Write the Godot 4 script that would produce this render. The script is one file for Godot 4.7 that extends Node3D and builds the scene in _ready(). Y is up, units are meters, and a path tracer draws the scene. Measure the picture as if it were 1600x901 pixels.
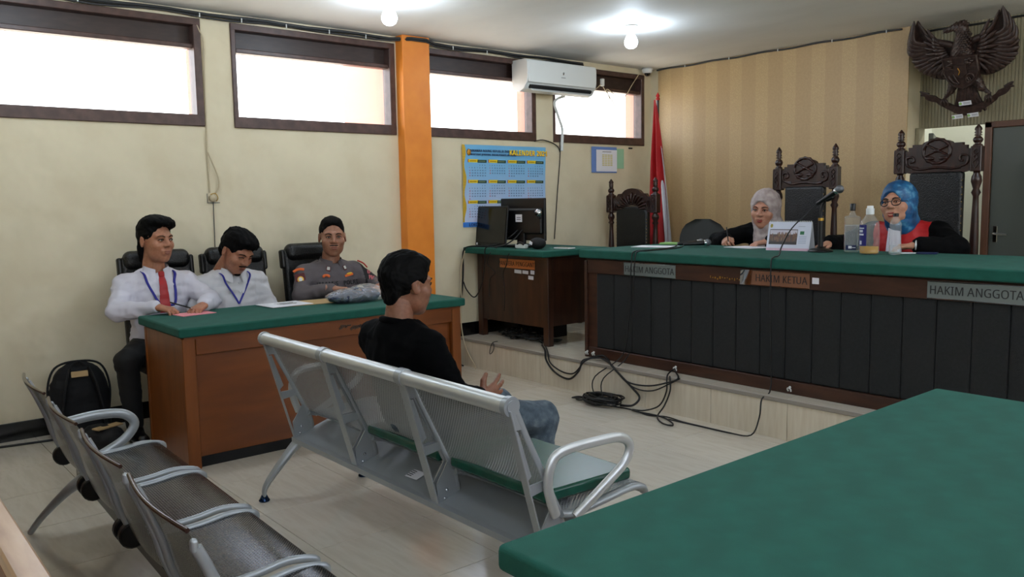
extends Node3D

# ---------------------------------------------------------------- mesh builder
class MB:
	var v := PackedVector3Array()
	var n := PackedVector3Array()
	var t := PackedVector2Array()
	var ix := PackedInt32Array()
	var xf := Transform3D()

	func at(o: Vector3, b := Basis()) -> MB:
		xf = Transform3D(b, o)
		return self

	func vert(p: Vector3, nn: Vector3, uv := Vector2.ZERO) -> int:
		v.append(xf * p)
		n.append((xf.basis * nn).normalized())
		t.append(uv)
		return v.size() - 1

	func tri(a: int, b: int, c: int) -> void:   # counterclockwise from outside
		ix.append(a); ix.append(c); ix.append(b)

	func quad(a: Vector3, b: Vector3, c: Vector3, d: Vector3) -> void:
		var nn := (b - a).cross(c - a)
		if nn.length_squared() < 1e-16:
			nn = (c - a).cross(d - a)
		var i := vert(a, nn, Vector2(0, 1))
		vert(b, nn, Vector2(1, 1)); vert(c, nn, Vector2(1, 0)); vert(d, nn, Vector2(0, 0))
		tri(i, i + 1, i + 2); tri(i, i + 2, i + 3)

	# box with chamfered edges
	func box(c: Vector3, s: Vector3, bev := 0.003, b := Basis()) -> MB:
		var keep := xf
		xf = xf * Transform3D(b, c)
		var h := s * 0.5
		var e: float = minf(bev, minf(h.x, minf(h.y, h.z)) * 0.6)
		for ax in 3:
			var u := (ax + 1) % 3
			var w := (ax + 2) % 3
			for sg in [-1.0, 1.0]:
				var pts := []
				for q in [[-1, -1], [1, -1], [1, 1], [-1, 1]]:
					var p := Vector3()
					p[ax] = sg * h[ax]
					p[u] = q[0] * (h[u] - e)
					p[w] = q[1] * (h[w] - e)
					pts.append(p)
				if sg < 0: pts.reverse()
				quad(pts[0], pts[1], pts[2], pts[3])
		if e > 0.0002:
			for ax in 3:
				var u := (ax + 1) % 3
				var w := (ax + 2) % 3
				for su in [-1.0, 1.0]:
					for sw in [-1.0, 1.0]:
						var p := [Vector3(), Vector3(), Vector3(), Vector3()]
						var l: float = h[ax] - e
						p[0][ax] = -l; p[0][u] = su * h[u]; p[0][w] = sw * (h[w] - e)
						p[1][ax] = l; p[1][u] = su * h[u]; p[1][w] = sw * (h[w] - e)
						p[2][ax] = l; p[2][u] = su * (h[u] - e); p[2][w] = sw * h[w]
						p[3][ax] = -l; p[3][u] = su * (h[u] - e); p[3][w] = sw * h[w]
						if su * sw < 0: p.reverse()
						p.reverse()
						var nn := Vector3(); nn[u] = su; nn[w] = sw
						if (p[1] - p[0]).cross(p[2] - p[0]).dot(nn) < 0: p.reverse()
						quad(p[0], p[1], p[2], p[3])
			for sx in [-1.0, 1.0]:
				for sy in [-1.0, 1.0]:
					for sz in [-1.0, 1.0]:
						var g := Vector3(sx, sy, sz)
						var a := vert(g * (h - Vector3(0, e, e)), g)
						vert(g * (h - Vector3(e, 0, e)), g)
						vert(g * (h - Vector3(e, e, 0)), g)
						if sx * sy * sz > 0: tri(a, a + 1, a + 2)
						else: tri(a, a + 2, a + 1)
		xf = keep
		return self

	# box with round edges (radius r)
	func rbox(c: Vector3, s: Vector3, r: float, k := 3, b := Basis()) -> MB:
		var keep := xf
		xf = xf * Transform3D(b, c)
		r = minf(r, minf(s.x, minf(s.y, s.z)) * 0.499)
		var inn := s * 0.5 - Vector3(r, r, r)
		var rows := []
		for half in 2:
			for i in k + 1:
				var th := (half * PI * 0.5) + PI * 0.5 * i / k
				var row := []
				for qd in 4:
					for j in k + 1:
						var ph := qd * PI * 0.5 + PI * 0.5 * j / k
						var d := Vector3(sin(th) * cos(ph), cos(th), sin(th) * sin(ph))
						var sx := 1.0 if (qd == 0 or qd == 3) else -1.0
						var sz := 1.0 if qd < 2 else -1.0
						var sy := 1.0 if half == 0 else -1.0
						row.append(vert(Vector3(sx * inn.x, sy * inn.y, sz * inn.z) + d * r, d))
				rows.append(row)
		for i in rows.size() - 1:
			var m: int = rows[i].size()
			for j in m:
				var j2 := (j + 1) % m
				tri(rows[i][j], rows[i][j2], rows[i + 1][j]); tri(rows[i][j2], rows[i + 1][j2], rows[i + 1][j])
		var y := s.y * 0.5
		quad(Vector3(-inn.x, y, inn.z), Vector3(inn.x, y, inn.z), Vector3(inn.x, y, -inn.z), Vector3(-inn.x, y, -inn.z))
		quad(Vector3(-inn.x, -y, -inn.z), Vector3(inn.x, -y, -inn.z), Vector3(inn.x, -y, inn.z), Vector3(-inn.x, -y, inn.z))
		xf = keep
		return self

	# tube along a path; rad a number or array; fl flattens the section along the frame's side axis
	func tube(path: Array, rad, sides := 8, caps := true, fl := 1.0, closed := false, up0 := Vector3.UP) -> MB:
		var m := path.size()
		var prev := -1
		var base := v.size()
		var side := Vector3.ZERO
		for i in m:
			var a: Vector3 = path[(i - 1 + m) % m] if (closed or i > 0) else path[0]
			var b: Vector3 = path[(i + 1) % m] if (closed or i < m - 1) else path[m - 1]
			var dir := (b - a).normalized()
			if dir.length_squared() < 0.5: dir = Vector3.UP
			if i == 0:
				side = dir.cross(up0)
				if side.length_squared() < 1e-4: side = dir.cross(Vector3(1, 0.01, 0))
			side = (side - dir * side.dot(dir)).normalized()
			var up := side.cross(dir)
			var r: float = rad[i] if rad is Array else rad
			for j in sides:
				var an := TAU * j / sides
				vert(path[i] + side * cos(an) * r + up * sin(an) * r * fl, side * cos(an) * fl + up * sin(an), Vector2(float(j) / sides, float(i) / m))
		for i in (m if closed else m - 1):
			var i2 := (i + 1) % m
			for j in sides:
				var j2 := (j + 1) % sides
				tri(base + i * sides + j, base + i2 * sides + j, base + i * sides + j2)
				tri(base + i * sides + j2, base + i2 * sides + j, base + i2 * sides + j2)
		if caps and not closed:
			for e in 2:
				var i0 := base + (0 if e == 0 else (m - 1) * sides)
				var d2: Vector3 = (path[0] - path[1]) if e == 0 else (path[m - 1] - path[m - 2])
				var ci := vert(path[0] if e == 0 else path[m - 1], d2)
				var ring := []
				for j in sides:
					v.append(v[i0 + j]); n.append(n[ci]); t.append(Vector2.ZERO)
					ring.append(v.size() - 1)
				for j in sides:
					if e == 0: tri(ci, ring[j], ring[(j + 1) % sides])
					else: tri(ci, ring[(j + 1) % sides], ring[j])
		return self

	# profile of (radius, height) turned round y
	func lathe(prof: Array, seg := 14, sx := 1.0, sz := 1.0) -> MB:
		var base := v.size()
		var m := prof.size()
		for i in m:
			var a: Vector2 = prof[maxi(i - 1, 0)]
			var b: Vector2 = prof[mini(i + 1, m - 1)]
			var d := b - a
			for j in seg + 1:
				var an := TAU * j / seg
				vert(Vector3(cos(an) * prof[i].x * sx, prof[i].y, sin(an) * prof[i].x * sz), Vector3(cos(an) * d.y, -d.x, sin(an) * d.y), Vector2(float(j) / seg, 1.0 - float(i) / (m - 1)))
		for i in m - 1:
			for j in seg:
				var a := base + i * (seg + 1) + j
				tri(a, a + seg + 1, a + 1); tri(a + 1, a + seg + 1, a + seg + 2)
		return self

	func ball(c: Vector3, r: Vector3, seg := 12, b := Basis()) -> MB:
		var keep := xf
		xf = xf * Transform3D(b, c)
		var base := v.size()
		var rows := seg / 2 + 1
		for i in rows:
			var th := PI * i / (rows - 1)
			for j in seg + 1:
				var ph := TAU * j / seg
				var d := Vector3(sin(th) * cos(ph), cos(th), sin(th) * sin(ph))
				vert(d * r, d / r, Vector2(float(j) / seg, float(i) / (rows - 1)))
		for i in rows - 1:
			for j in seg:
				var a := base + i * (seg + 1) + j
				tri(a, a + 1, a + seg + 1); tri(a + 1, a + seg + 2, a + seg + 1)
		xf = keep
		return self

	# flat outline (counterclockwise, xy) given depth along +z from z0, with chamfer
	func slab(poly: PackedVector2Array, depth: float, bev := 0.0, z0 := 0.0) -> MB:
		var area := 0.0
		for i in poly.size():
			var p := poly[i]
			var q := poly[(i + 1) % poly.size()]
			area += p.x * q.y - q.x * p.y
		if area < 0: poly.reverse()
		var inner := poly
		if bev > 0.0:
			var off := Geometry2D.offset_polygon(poly, -bev)
			if off.size() == 1 and off[0].size() == poly.size(): inner = off[0]
			else: bev = 0.0
		if bev > 0.0:
			# match start vertex
			var best := 0
			var bd := 1e9
			for i in inner.size():
				var dd := inner[i].distance_to(poly[0])
				if dd < bd:
					bd = dd
					best = i
			var sh := PackedVector2Array()
			for i in inner.size(): sh.append(inner[(i + best) % inner.size()])
			inner = sh
		var idx := Geometry2D.triangulate_polygon(inner)
		var f0 := v.size()
		for p in inner: vert(Vector3(p.x, p.y, z0 + depth), Vector3.BACK, Vector2(p.x, -p.y))
		for i in range(0, idx.size(), 3):
			var a := inner[idx[i]]; var b := inner[idx[i + 1]]; var c := inner[idx[i + 2]]
			if (b - a).cross(c - a) > 0: tri(f0 + idx[i], f0 + idx[i + 1], f0 + idx[i + 2])
			else: tri(f0 + idx[i], f0 + idx[i + 2], f0 + idx[i + 1])
		var idb := Geometry2D.triangulate_polygon(poly)
		f0 = v.size()
		for p in poly: vert(Vector3(p.x, p.y, z0), Vector3.FORWARD)
		for i in range(0, idb.size(), 3):
			var a := poly[idb[i]]; var b := poly[idb[i + 1]]; var c := poly[idb[i + 2]]
			if (b - a).cross(c - a) > 0: tri(f0 + idb[i], f0 + idb[i + 2], f0 + idb[i + 1])
			else: tri(f0 + idb[i], f0 + idb[i + 1], f0 + idb[i + 2])
		for i in poly.size():
			var p := poly[i]
			var q := poly[(i + 1) % poly.size()]
			quad(Vector3(p.x, p.y, z0), Vector3(q.x, q.y, z0), Vector3(q.x, q.y, z0 + depth - bev), Vector3(p.x, p.y, z0 + depth - bev))
			if bev > 0.0:
				var pi2 := inner[i]
				var qi := inner[(i + 1) % inner.size()]
				quad(Vector3(p.x, p.y, z0 + depth - bev), Vector3(q.x, q.y, z0 + depth - bev), Vector3(qi.x, qi.y, z0 + depth), Vector3(pi2.x, pi2.y, z0 + depth))
		return self

	# smooth surface p(u, w), u and w from 0 to 1
	func grid(nu: int, nw: int, f: Callable, uvs := Vector2.ONE, flip := false) -> MB:
		var P := []
		for i in nu + 1:
			for j in nw + 1:
				P.append(f.call(float(i) / nu, float(j) / nw))
		var base := v.size()
		for i in nu + 1:
			for j in nw + 1:
				var du: Vector3 = P[mini(i + 1, nu) * (nw + 1) + j] - P[maxi(i - 1, 0) * (nw + 1) + j]
				var dw: Vector3 = P[i * (nw + 1) + mini(j + 1, nw)] - P[i * (nw + 1) + maxi(j - 1, 0)]
				var nn := du.cross(dw)
				if nn.length_squared() < 1e-18: nn = Vector3.UP
				vert(P[i * (nw + 1) + j], -nn if flip else nn, Vector2(float(i) / nu * uvs.x, float(j) / nw * uvs.y))
		for i in nu:
			for j in nw:
				var a := base + i * (nw + 1) + j
				var b := a + nw + 1
				if flip:
					tri(a, b + 1, b); tri(a, a + 1, b + 1)
				else:
					tri(a, b, b + 1); tri(a, b + 1, a + 1)
		return self

	# a bar between two points, w across, h along up
	func bar(a: Vector3, b: Vector3, w: float, h: float, bev := 0.002, up := Vector3.UP) -> MB:
		var d := b - a
		var z := d.normalized()
		var x := up.cross(z)
		if x.length_squared() < 1e-5: x = Vector3.RIGHT.cross(z)
		x = x.normalized()
		return box((a + b) * 0.5, Vector3(w, h, d.length()), bev, Basis(x, z.cross(x), z))

	func mesh() -> ArrayMesh:
		var a := []
		a.resize(Mesh.ARRAY_MAX)
		a[Mesh.ARRAY_VERTEX] = v
		a[Mesh.ARRAY_NORMAL] = n
		a[Mesh.ARRAY_TEX_UV] = t
		a[Mesh.ARRAY_INDEX] = ix
		var m := ArrayMesh.new()
		m.add_surface_from_arrays(Mesh.PRIMITIVE_TRIANGLES, a)
		return m


# ---------------------------------------------------------------- distance field meshed as surface nets
class Field:
	var o: Vector3
	var c: float
	var nx: int
	var ny: int
	var nz: int
	var d := PackedFloat32Array()

	func _init(lo: Vector3, hi: Vector3, cell: float) -> void:
		o = lo
		c = cell
		nx = int((hi.x - lo.x) / cell) + 2
		ny = int((hi.y - lo.y) / cell) + 2
		nz = int((hi.z - lo.z) / cell) + 2
		d.resize(nx * ny * nz)
		d.fill(1.0)

	func ell(ct: Vector3, r: Vector3, k := 0.02, sub := false, b := Basis()) -> void:
		var e := k + c * 2.5
		var ext := Vector3.ZERO
		for i in 3: ext[i] = absf(b.x[i]) * r.x + absf(b.y[i]) * r.y + absf(b.z[i]) * r.z + e
		var i0 := maxi(0, int((ct.x - ext.x - o.x) / c)); var i1 := mini(nx - 1, int((ct.x + ext.x - o.x) / c) + 1)
		var j0 := maxi(0, int((ct.y - ext.y - o.y) / c)); var j1 := mini(ny - 1, int((ct.y + ext.y - o.y) / c) + 1)
		var k0 := maxi(0, int((ct.z - ext.z - o.z) / c)); var k1 := mini(nz - 1, int((ct.z + ext.z - o.z) / c) + 1)
		var bt := b.transposed()
		var dx := bt * Vector3(c, 0, 0) / r
		var rm := minf(r.x, minf(r.y, r.z))
		var ik := 0.5 / maxf(k, 1e-5)
		for kz in range(k0, k1 + 1):
			for jy in range(j0, j1 + 1):
				var q := bt * (o + Vector3(i0, jy, kz) * c - ct) / r
				var id := (kz * ny + jy) * nx + i0
				for ixx in range(i0, i1 + 1):
					var l := q.length()
					var f := l * (l - 1.0) / maxf((q / r).length(), 1e-4) if l > 0.3 else (l - 1.0) * rm
					var cur := d[id]
					if sub:
						f = -f
						var h := clampf(0.5 - (f - cur) * -ik, 0.0, 1.0)
						d[id] = lerpf(cur, f, h) + k * h * (1.0 - h)
					else:
						var h := clampf(0.5 + (cur - f) * ik, 0.0, 1.0)
						d[id] = lerpf(cur, f, h) - k * h * (1.0 - h)
					q += dx
					id += 1

	func cap(a: Vector3, b: Vector3, ra: float, rb: float, k := 0.02, sub := false) -> void:
		var e := k + c * 2.5 + maxf(ra, rb)
		var lo := a.min(b) - Vector3(e, e, e) - o
		var hi := a.max(b) + Vector3(e, e, e) - o
		var i0 := maxi(0, int(lo.x / c)); var i1 := mini(nx - 1, int(hi.x / c) + 1)
		var j0 := maxi(0, int(lo.y / c)); var j1 := mini(ny - 1, int(hi.y / c) + 1)
		var k0 := maxi(0, int(lo.z / c)); var k1 := mini(nz - 1, int(hi.z / c) + 1)
		var ba := b - a
		var inv := 1.0 / maxf(ba.length_squared(), 1e-8)
		var ik := 0.5 / maxf(k, 1e-5)
		var dr := rb - ra
		for kz in range(k0, k1 + 1):
			for jy in range(j0, j1 + 1):
				var q := o + Vector3(i0, jy, kz) * c - a
				var id := (kz * ny + jy) * nx + i0
				for ixx in range(i0, i1 + 1):
					var t := clampf(q.dot(ba) * inv, 0.0, 1.0)
					var f := (q - ba * t).length() - ra - dr * t
					var cur := d[id]
					if sub:
						f = -f
						var h := clampf(0.5 + (f - cur) * ik, 0.0, 1.0)
						d[id] = lerpf(cur, f, h) + k * h * (1.0 - h)
					else:
						var h := clampf(0.5 + (cur - f) * ik, 0.0, 1.0)
						d[id] = lerpf(cur, f, h) - k * h * (1.0 - h)
					q.x += c
					id += 1

	func val(p: Vector3) -> float:
		var q := (p - o) / c
		var i := int(q.x); var j := int(q.y); var k := int(q.z)
		if i < 0 or j < 0 or k < 0 or i >= nx - 1 or j >= ny - 1 or k >= nz - 1: return 1.0
		var id := (k * ny + j) * nx + i
		var fx := q.x - i; var fy := q.y - j; var fz := q.z - k
		var s := nx
		var z := nx * ny
		return lerpf(lerpf(lerpf(d[id], d[id + 1], fx), lerpf(d[id + s], d[id + s + 1], fx), fy), lerpf(lerpf(d[id + z], d[id + z + 1], fx), lerpf(d[id + z + s], d[id + z + s + 1], fx), fy), fz)

	# where a ray from p along dir enters the shape
	func hit(p: Vector3, dir: Vector3, far := 0.6) -> Vector3:
		var s := 0.0
		while s < far:
			if val(p + dir * s) < 0.0: return p + dir * (s - c * 0.25)
			s += c * 0.5
		return p + dir * far * 0.5

	# adds the surface to mb; parts: predicate(centroid) -> bool sends a triangle to mb2
	func into(mb: MB, wrinkle = null, mb2: MB = null, pred = null) -> void:
		var sy := nx
		var sz := nx * ny
		var cellv := PackedInt32Array()
		cellv.resize(d.size())
		cellv.fill(-1)
		var sum := PackedVector3Array()
		var cnt := PackedFloat32Array()
		var qa := PackedInt32Array()
		for kz in range(1, nz - 1):
			for jy in range(1, ny - 1):
				var id := (kz * ny + jy) * nx + 1
				for ixx in range(1, nx - 1):
					var a := d[id]
					if a < 0.9:
						for ax in 3:
							var st := 1 if ax == 0 else (sy if ax == 1 else sz)
							var b := d[id + st]
							if (a < 0.0) != (b < 0.0):
								var tt := a / (a - b)
								var p := Vector3(ixx, jy, kz)
								p[ax] += tt
								var su := sy if ax == 0 else (sz if ax == 1 else 1)
								var sw := sz if ax == 0 else (1 if ax == 1 else sy)
								var cs := [id, id - su, id - su - sw, id - sw]
								var vi := [0, 0, 0, 0]
								for m in 4:
									var ci: int = cs[m]
									var x := cellv[ci]
									if x < 0:
										x = sum.size()
										cellv[ci] = x
										sum.append(p)
										cnt.append(1.0)
									else:
										sum[x] += p
										cnt[x] += 1.0
									vi[m] = x
								if a < 0.0:
									qa.append(vi[0]); qa.append(vi[1]); qa.append(vi[2]); qa.append(vi[3])
								else:
									qa.append(vi[3]); qa.append(vi[2]); qa.append(vi[1]); qa.append(vi[0])
					id += 1
		var m0 := sum.size()
		for i in m0: sum[i] = o + sum[i] / cnt[i] * c
		var nn := PackedVector3Array()
		nn.resize(m0)
		for pass2 in (2 if wrinkle != null else 1):
			nn.fill(Vector3.ZERO)
			for i in range(0, qa.size(), 4):
				var p0 := sum[qa[i]]; var p1 := sum[qa[i + 1]]; var p2 := sum[qa[i + 2]]; var p3 := sum[qa[i + 3]]
				var f := (p2 - p0).cross(p3 - p1)
				nn[qa[i]] += f; nn[qa[i + 1]] += f; nn[qa[i + 2]] += f; nn[qa[i + 3]] += f
			if wrinkle != null and pass2 == 0:
				for i in m0: sum[i] += nn[i].normalized() * float(wrinkle.call(sum[i]))
		var base := mb.v.size()
		for i in m0: mb.vert(sum[i], nn[i], Vector2(sum[i].x, sum[i].y))
		var base2 := 0
		if mb2 != null:
			base2 = mb2.v.size()
			for i in m0: mb2.vert(sum[i], nn[i], Vector2(sum[i].x, sum[i].y))
		for i in range(0, qa.size(), 4):
			var tgt := mb
			var bb := base
			if mb2 != null and pred.call((sum[qa[i]] + sum[qa[i + 2]]) * 0.5):
				tgt = mb2
				bb = base2
			tgt.tri(bb + qa[i], bb + qa[i + 1], bb + qa[i + 2])
			tgt.tri(bb + qa[i], bb + qa[i + 2], bb + qa[i + 3])


# ---------------------------------------------------------------- scene helpers
var used := {}
var M := {}
var fnt := {}

func numbered(called: String) -> String:
	var k: int = used.get(called, 0)
	used[called] = k + 1
	return called if k == 0 else "%s_%03d" % [called, k]

func thing(called: String, label: String, category: String, at := Vector3.ZERO, turn := 0.0, group := "") -> Node3D:
	var o := Node3D.new()
	o.name = numbered(called)
	add_child(o)
	o.position = at
	o.rotation.y = turn
	tag(o, label, category, group)
	return o

func tag(o: Node, label: String, category: String, group := "") -> void:
	o.set_meta("label", label)
	o.set_meta("category", category)
	if group: o.set_meta("group", group)

func part(mb, called: String, m: Material, parent: Node, at := Vector3.ZERO, b := Basis(), label := "") -> MeshInstance3D:
	var o := MeshInstance3D.new()
	o.mesh = mb.mesh() if mb is MB else mb
	o.material_override = m
	o.name = called if parent != self else numbered(called)
	parent.add_child(o, true)
	o.transform = Transform3D(b, at)
	if label: o.set_meta("label", label)
	return o

func one(mb, called: String, m: Material, label: String, category: String, at := Vector3.ZERO, b := Basis(), group := "") -> MeshInstance3D:
	var o := part(mb, called, m, self, at, b)
	tag(o, label, category, group)
	return o

func structure(mb, called: String, m: Material, label := "", at := Vector3.ZERO) -> MeshInstance3D:
	var o := part(mb, called, m, self, at)
	o.set_meta("kind", "structure")
	if label: o.set_meta("label", label)
	return o

func structure_root(called: String, label := "") -> Node3D:
	var o := Node3D.new()
	o.name = numbered(called)
	add_child(o)
	o.set_meta("kind", "structure")
	if label: o.set_meta("label", label)
	return o

func copy(o: Node3D, called: String, label: String, at: Vector3, turn: float, group := "") -> Node3D:
	var r: Node3D = o.duplicate()
	r.name = numbered(called)
	add_child(r)
	r.position = at
	r.rotation.y = turn
	r.set_meta("label", label)
	if group: r.set_meta("group", group)
	return r

func font(kind := "Droid Sans", bold := false) -> Font:
	var key := kind + str(bold)
	if not fnt.has(key):
		var f := SystemFont.new()
		f.font_names = PackedStringArray([kind])
		if bold: f.font_weight = 700
		fnt[key] = f
	return fnt[key]

# raised lettering h metres tall, centred, facing +z of the basis
func words(s: String, h: float, m: Material, parent: Node, at: Vector3, b := Basis(), called := "lettering", wide := 1.0, bold := false) -> MeshInstance3D:
	var tm := TextMesh.new()
	tm.text = s
	tm.font = font("Droid Sans", bold)
	tm.font_size = 48
	tm.pixel_size = h / 35.0
	tm.depth = 0.0012
	tm.curve_step = 3.0
	return part(tm, called, m, parent, at, b * Basis.from_scale(Vector3(wide, 1, 1)))

func mat(called: String, col: Color, rough := 0.7, metal := 0.0) -> StandardMaterial3D:
	var m := StandardMaterial3D.new()
	m.resource_name = called
	m.albedo_color = col
	m.roughness = rough
	m.metallic = metal
	M[called] = m
	return m

# a material mottled by noise between colours, laid on by triplanar mapping
func noisy(called: String, cols: Array, freq: float, scale: Vector3, rough := 0.7, octaves := 4, sd := 1, warp := 0.0, world := false) -> StandardMaterial3D:
	var m := mat(called, Color.WHITE, rough)
	m.albedo_texture = noise_tex(cols, freq, octaves, sd, warp)
	m.uv1_triplanar = true
	m.uv1_world_triplanar = world
	m.uv1_scale = scale
	m.uv1_triplanar_sharpness = 6.0
	return m

func noise_tex(cols: Array, freq: float, octaves := 4, sd := 1, warp := 0.0, size := 256) -> NoiseTexture2D:
	var f := FastNoiseLite.new()
	f.seed = sd
	f.noise_type = FastNoiseLite.TYPE_SIMPLEX_SMOOTH
	f.frequency = freq
	f.fractal_octaves = octaves
	if warp > 0.0:
		f.domain_warp_enabled = true
		f.domain_warp_amplitude = warp
		f.domain_warp_frequency = freq * 0.6
	var t := NoiseTexture2D.new()
	t.width = size
	t.height = size
	t.seamless = true
	t.noise = f
	var g := Gradient.new()
	var offs := PackedFloat32Array()
	var cc := PackedColorArray()
	for i in cols.size():
		offs.append(0.15 + 0.7 * i / maxf(1.0, cols.size() - 1.0))
		cc.append(cols[i])
	g.offsets = offs
	g.colors = cc
	t.color_ramp = g
	return t

func bump(m: StandardMaterial3D, freq: float, depth: float, sd := 7, octaves := 3) -> StandardMaterial3D:
	var f := FastNoiseLite.new()
	f.seed = sd
	f.frequency = freq
	f.fractal_octaves = octaves
	var t := NoiseTexture2D.new()
	t.width = 256
	t.height = 256
	t.seamless = true
	t.as_normal_map = true
	t.bump_strength = depth
	t.noise = f
	m.normal_enabled = true
	m.normal_texture = t
	if not m.uv1_triplanar:
		m.uv1_triplanar = true
	return m

func rot(x: float, y: float, z: float) -> Basis:   # degrees, y then x then z
	return Basis.from_euler(Vector3(deg_to_rad(x), deg_to_rad(y), deg_to_rad(z)))

# smooth curve through points
func curve(pts: Array, k := 6, closed := false) -> Array:
	var out := []
	var m := pts.size()
	for i in (m if closed else m - 1):
		var p0: Vector3 = pts[(i - 1 + m) % m] if closed else pts[maxi(i - 1, 0)]
		var p1: Vector3 = pts[i]
		var p2: Vector3 = pts[(i + 1) % m]
		var p3: Vector3 = pts[(i + 2) % m] if closed else pts[mini(i + 2, m - 1)]
		for j in k: out.append(p1.cubic_interpolate(p2, p0, p3, float(j) / k))
	if not closed: out.append(pts[m - 1])
	return out

const CEIL := 2.635
const DAIS := 0.238
const BACK := -6.5
const SIDE := 6.3
const FRONT := 2.6

func _ready() -> void:
	# ---- camera
	var cam := Camera3D.new()
	cam.name = "camera"
	add_child(cam)
	var rx := Vector3(0.64308716, -0.0165257, -0.76561466)
	var uy := Vector3(-0.06957143, 0.99437201, -0.07990075)
	var fw := Vector3(-0.7626262, -0.10464805, -0.63831815)
	cam.transform = Transform3D(Basis(rx, uy, -fw), Vector3(5.5712, 1.36, 0.0))
	cam.fov = 38.407
	cam.near = 0.02
	cam.far = 200.0
	cam.current = true
	# ---- sky and exposure
	var we := WorldEnvironment.new()
	we.name = "world_environment"
	add_child(we)
	var env := Environment.new()
	we.environment = env
	env.background_mode = Environment.BG_SKY
	var sky := Sky.new()
	var sm := ProceduralSkyMaterial.new()
	sm.sky_top_color = Color(0.86, 0.91, 1.0)
	sm.sky_horizon_color = Color(1.0, 0.99, 0.97)
	sm.ground_horizon_color = Color(0.97, 0.95, 0.90)
	sm.ground_bottom_color = Color(0.93, 0.90, 0.84)
	sm.sun_angle_max = 1.0
	sky.sky_material = sm
	env.sky = sky
	env.background_energy_multiplier = SKY_E
	env.tonemap_mode = Environment.TONE_MAPPER_LINEAR
	env.tonemap_exposure = EXPO
	env.sdfgi_enabled = true
	env.ssao_enabled = true
	env.ssil_enabled = true
	# ---- lamps: bare bulbs on the ceiling, two of them in view, the rest of their grid out of frame
	materials()
	more_materials()
	for p in [[1.34, -4.73, "bare white bulb in a cone holder on ceiling near the air conditioner"], [1.0, -2.86, "bare white bulb on ceiling above the officer's table, cut by the frame"],
			[1.0, -1.0, "bare white bulb on ceiling above the row of black seats"], [4.6, -4.73, "bare white bulb on ceiling above the judges' bench end"],
			[4.6, -2.86, "bare white bulb on ceiling above the near green table"], [4.6, -0.6, "bare white bulb on ceiling behind the photographer"], [2.8, 1.2, "bare white bulb on ceiling over the public gallery"]]:
		bulb(Vector3(p[0], CEIL, p[1]), p[2])
	room()
	furniture()
	people()
	details()

const SKY_E := 5.3
const EXPO := 1.38
const BULB_E := 0.3

func bulb(at: Vector3, label: String) -> void:
	var t := thing("light_bulb", label, "light bulb", at, 0.0, "ceiling bulbs")
	part(MB.new().lathe([Vector2(0, 0), Vector2(0.048, 0), Vector2(0.05, -0.008), Vector2(0.042, -0.02), Vector2(0.03, -0.055), Vector2(0.027, -0.07), Vector2(0, -0.07)].map(func(q): return q), 20), "holder", M.porcelain, t)
	var b := part(MB.new().lathe([Vector2(0, -0.168), Vector2(0.02, -0.165), Vector2(0.04, -0.152), Vector2(0.05, -0.13), Vector2(0.05, -0.113), Vector2(0.042, -0.09), Vector2(0.03, -0.068), Vector2(0, -0.068)], 20), "bulb", M.bulb_glow, t)
	b.cast_shadow = GeometryInstance3D.SHADOW_CASTING_SETTING_ON
	var l := OmniLight3D.new()
	l.name = "bulb_light"
	t.add_child(l)
	l.position = Vector3(0, -0.12, 0)
	l.light_color = Color(0.86, 0.93, 1.0)
	l.light_energy = BULB_E
	l.light_size = 0.05
	l.omni_range = 15.0
	l.omni_attenuation = 2.0
	l.shadow_enabled = true

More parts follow.
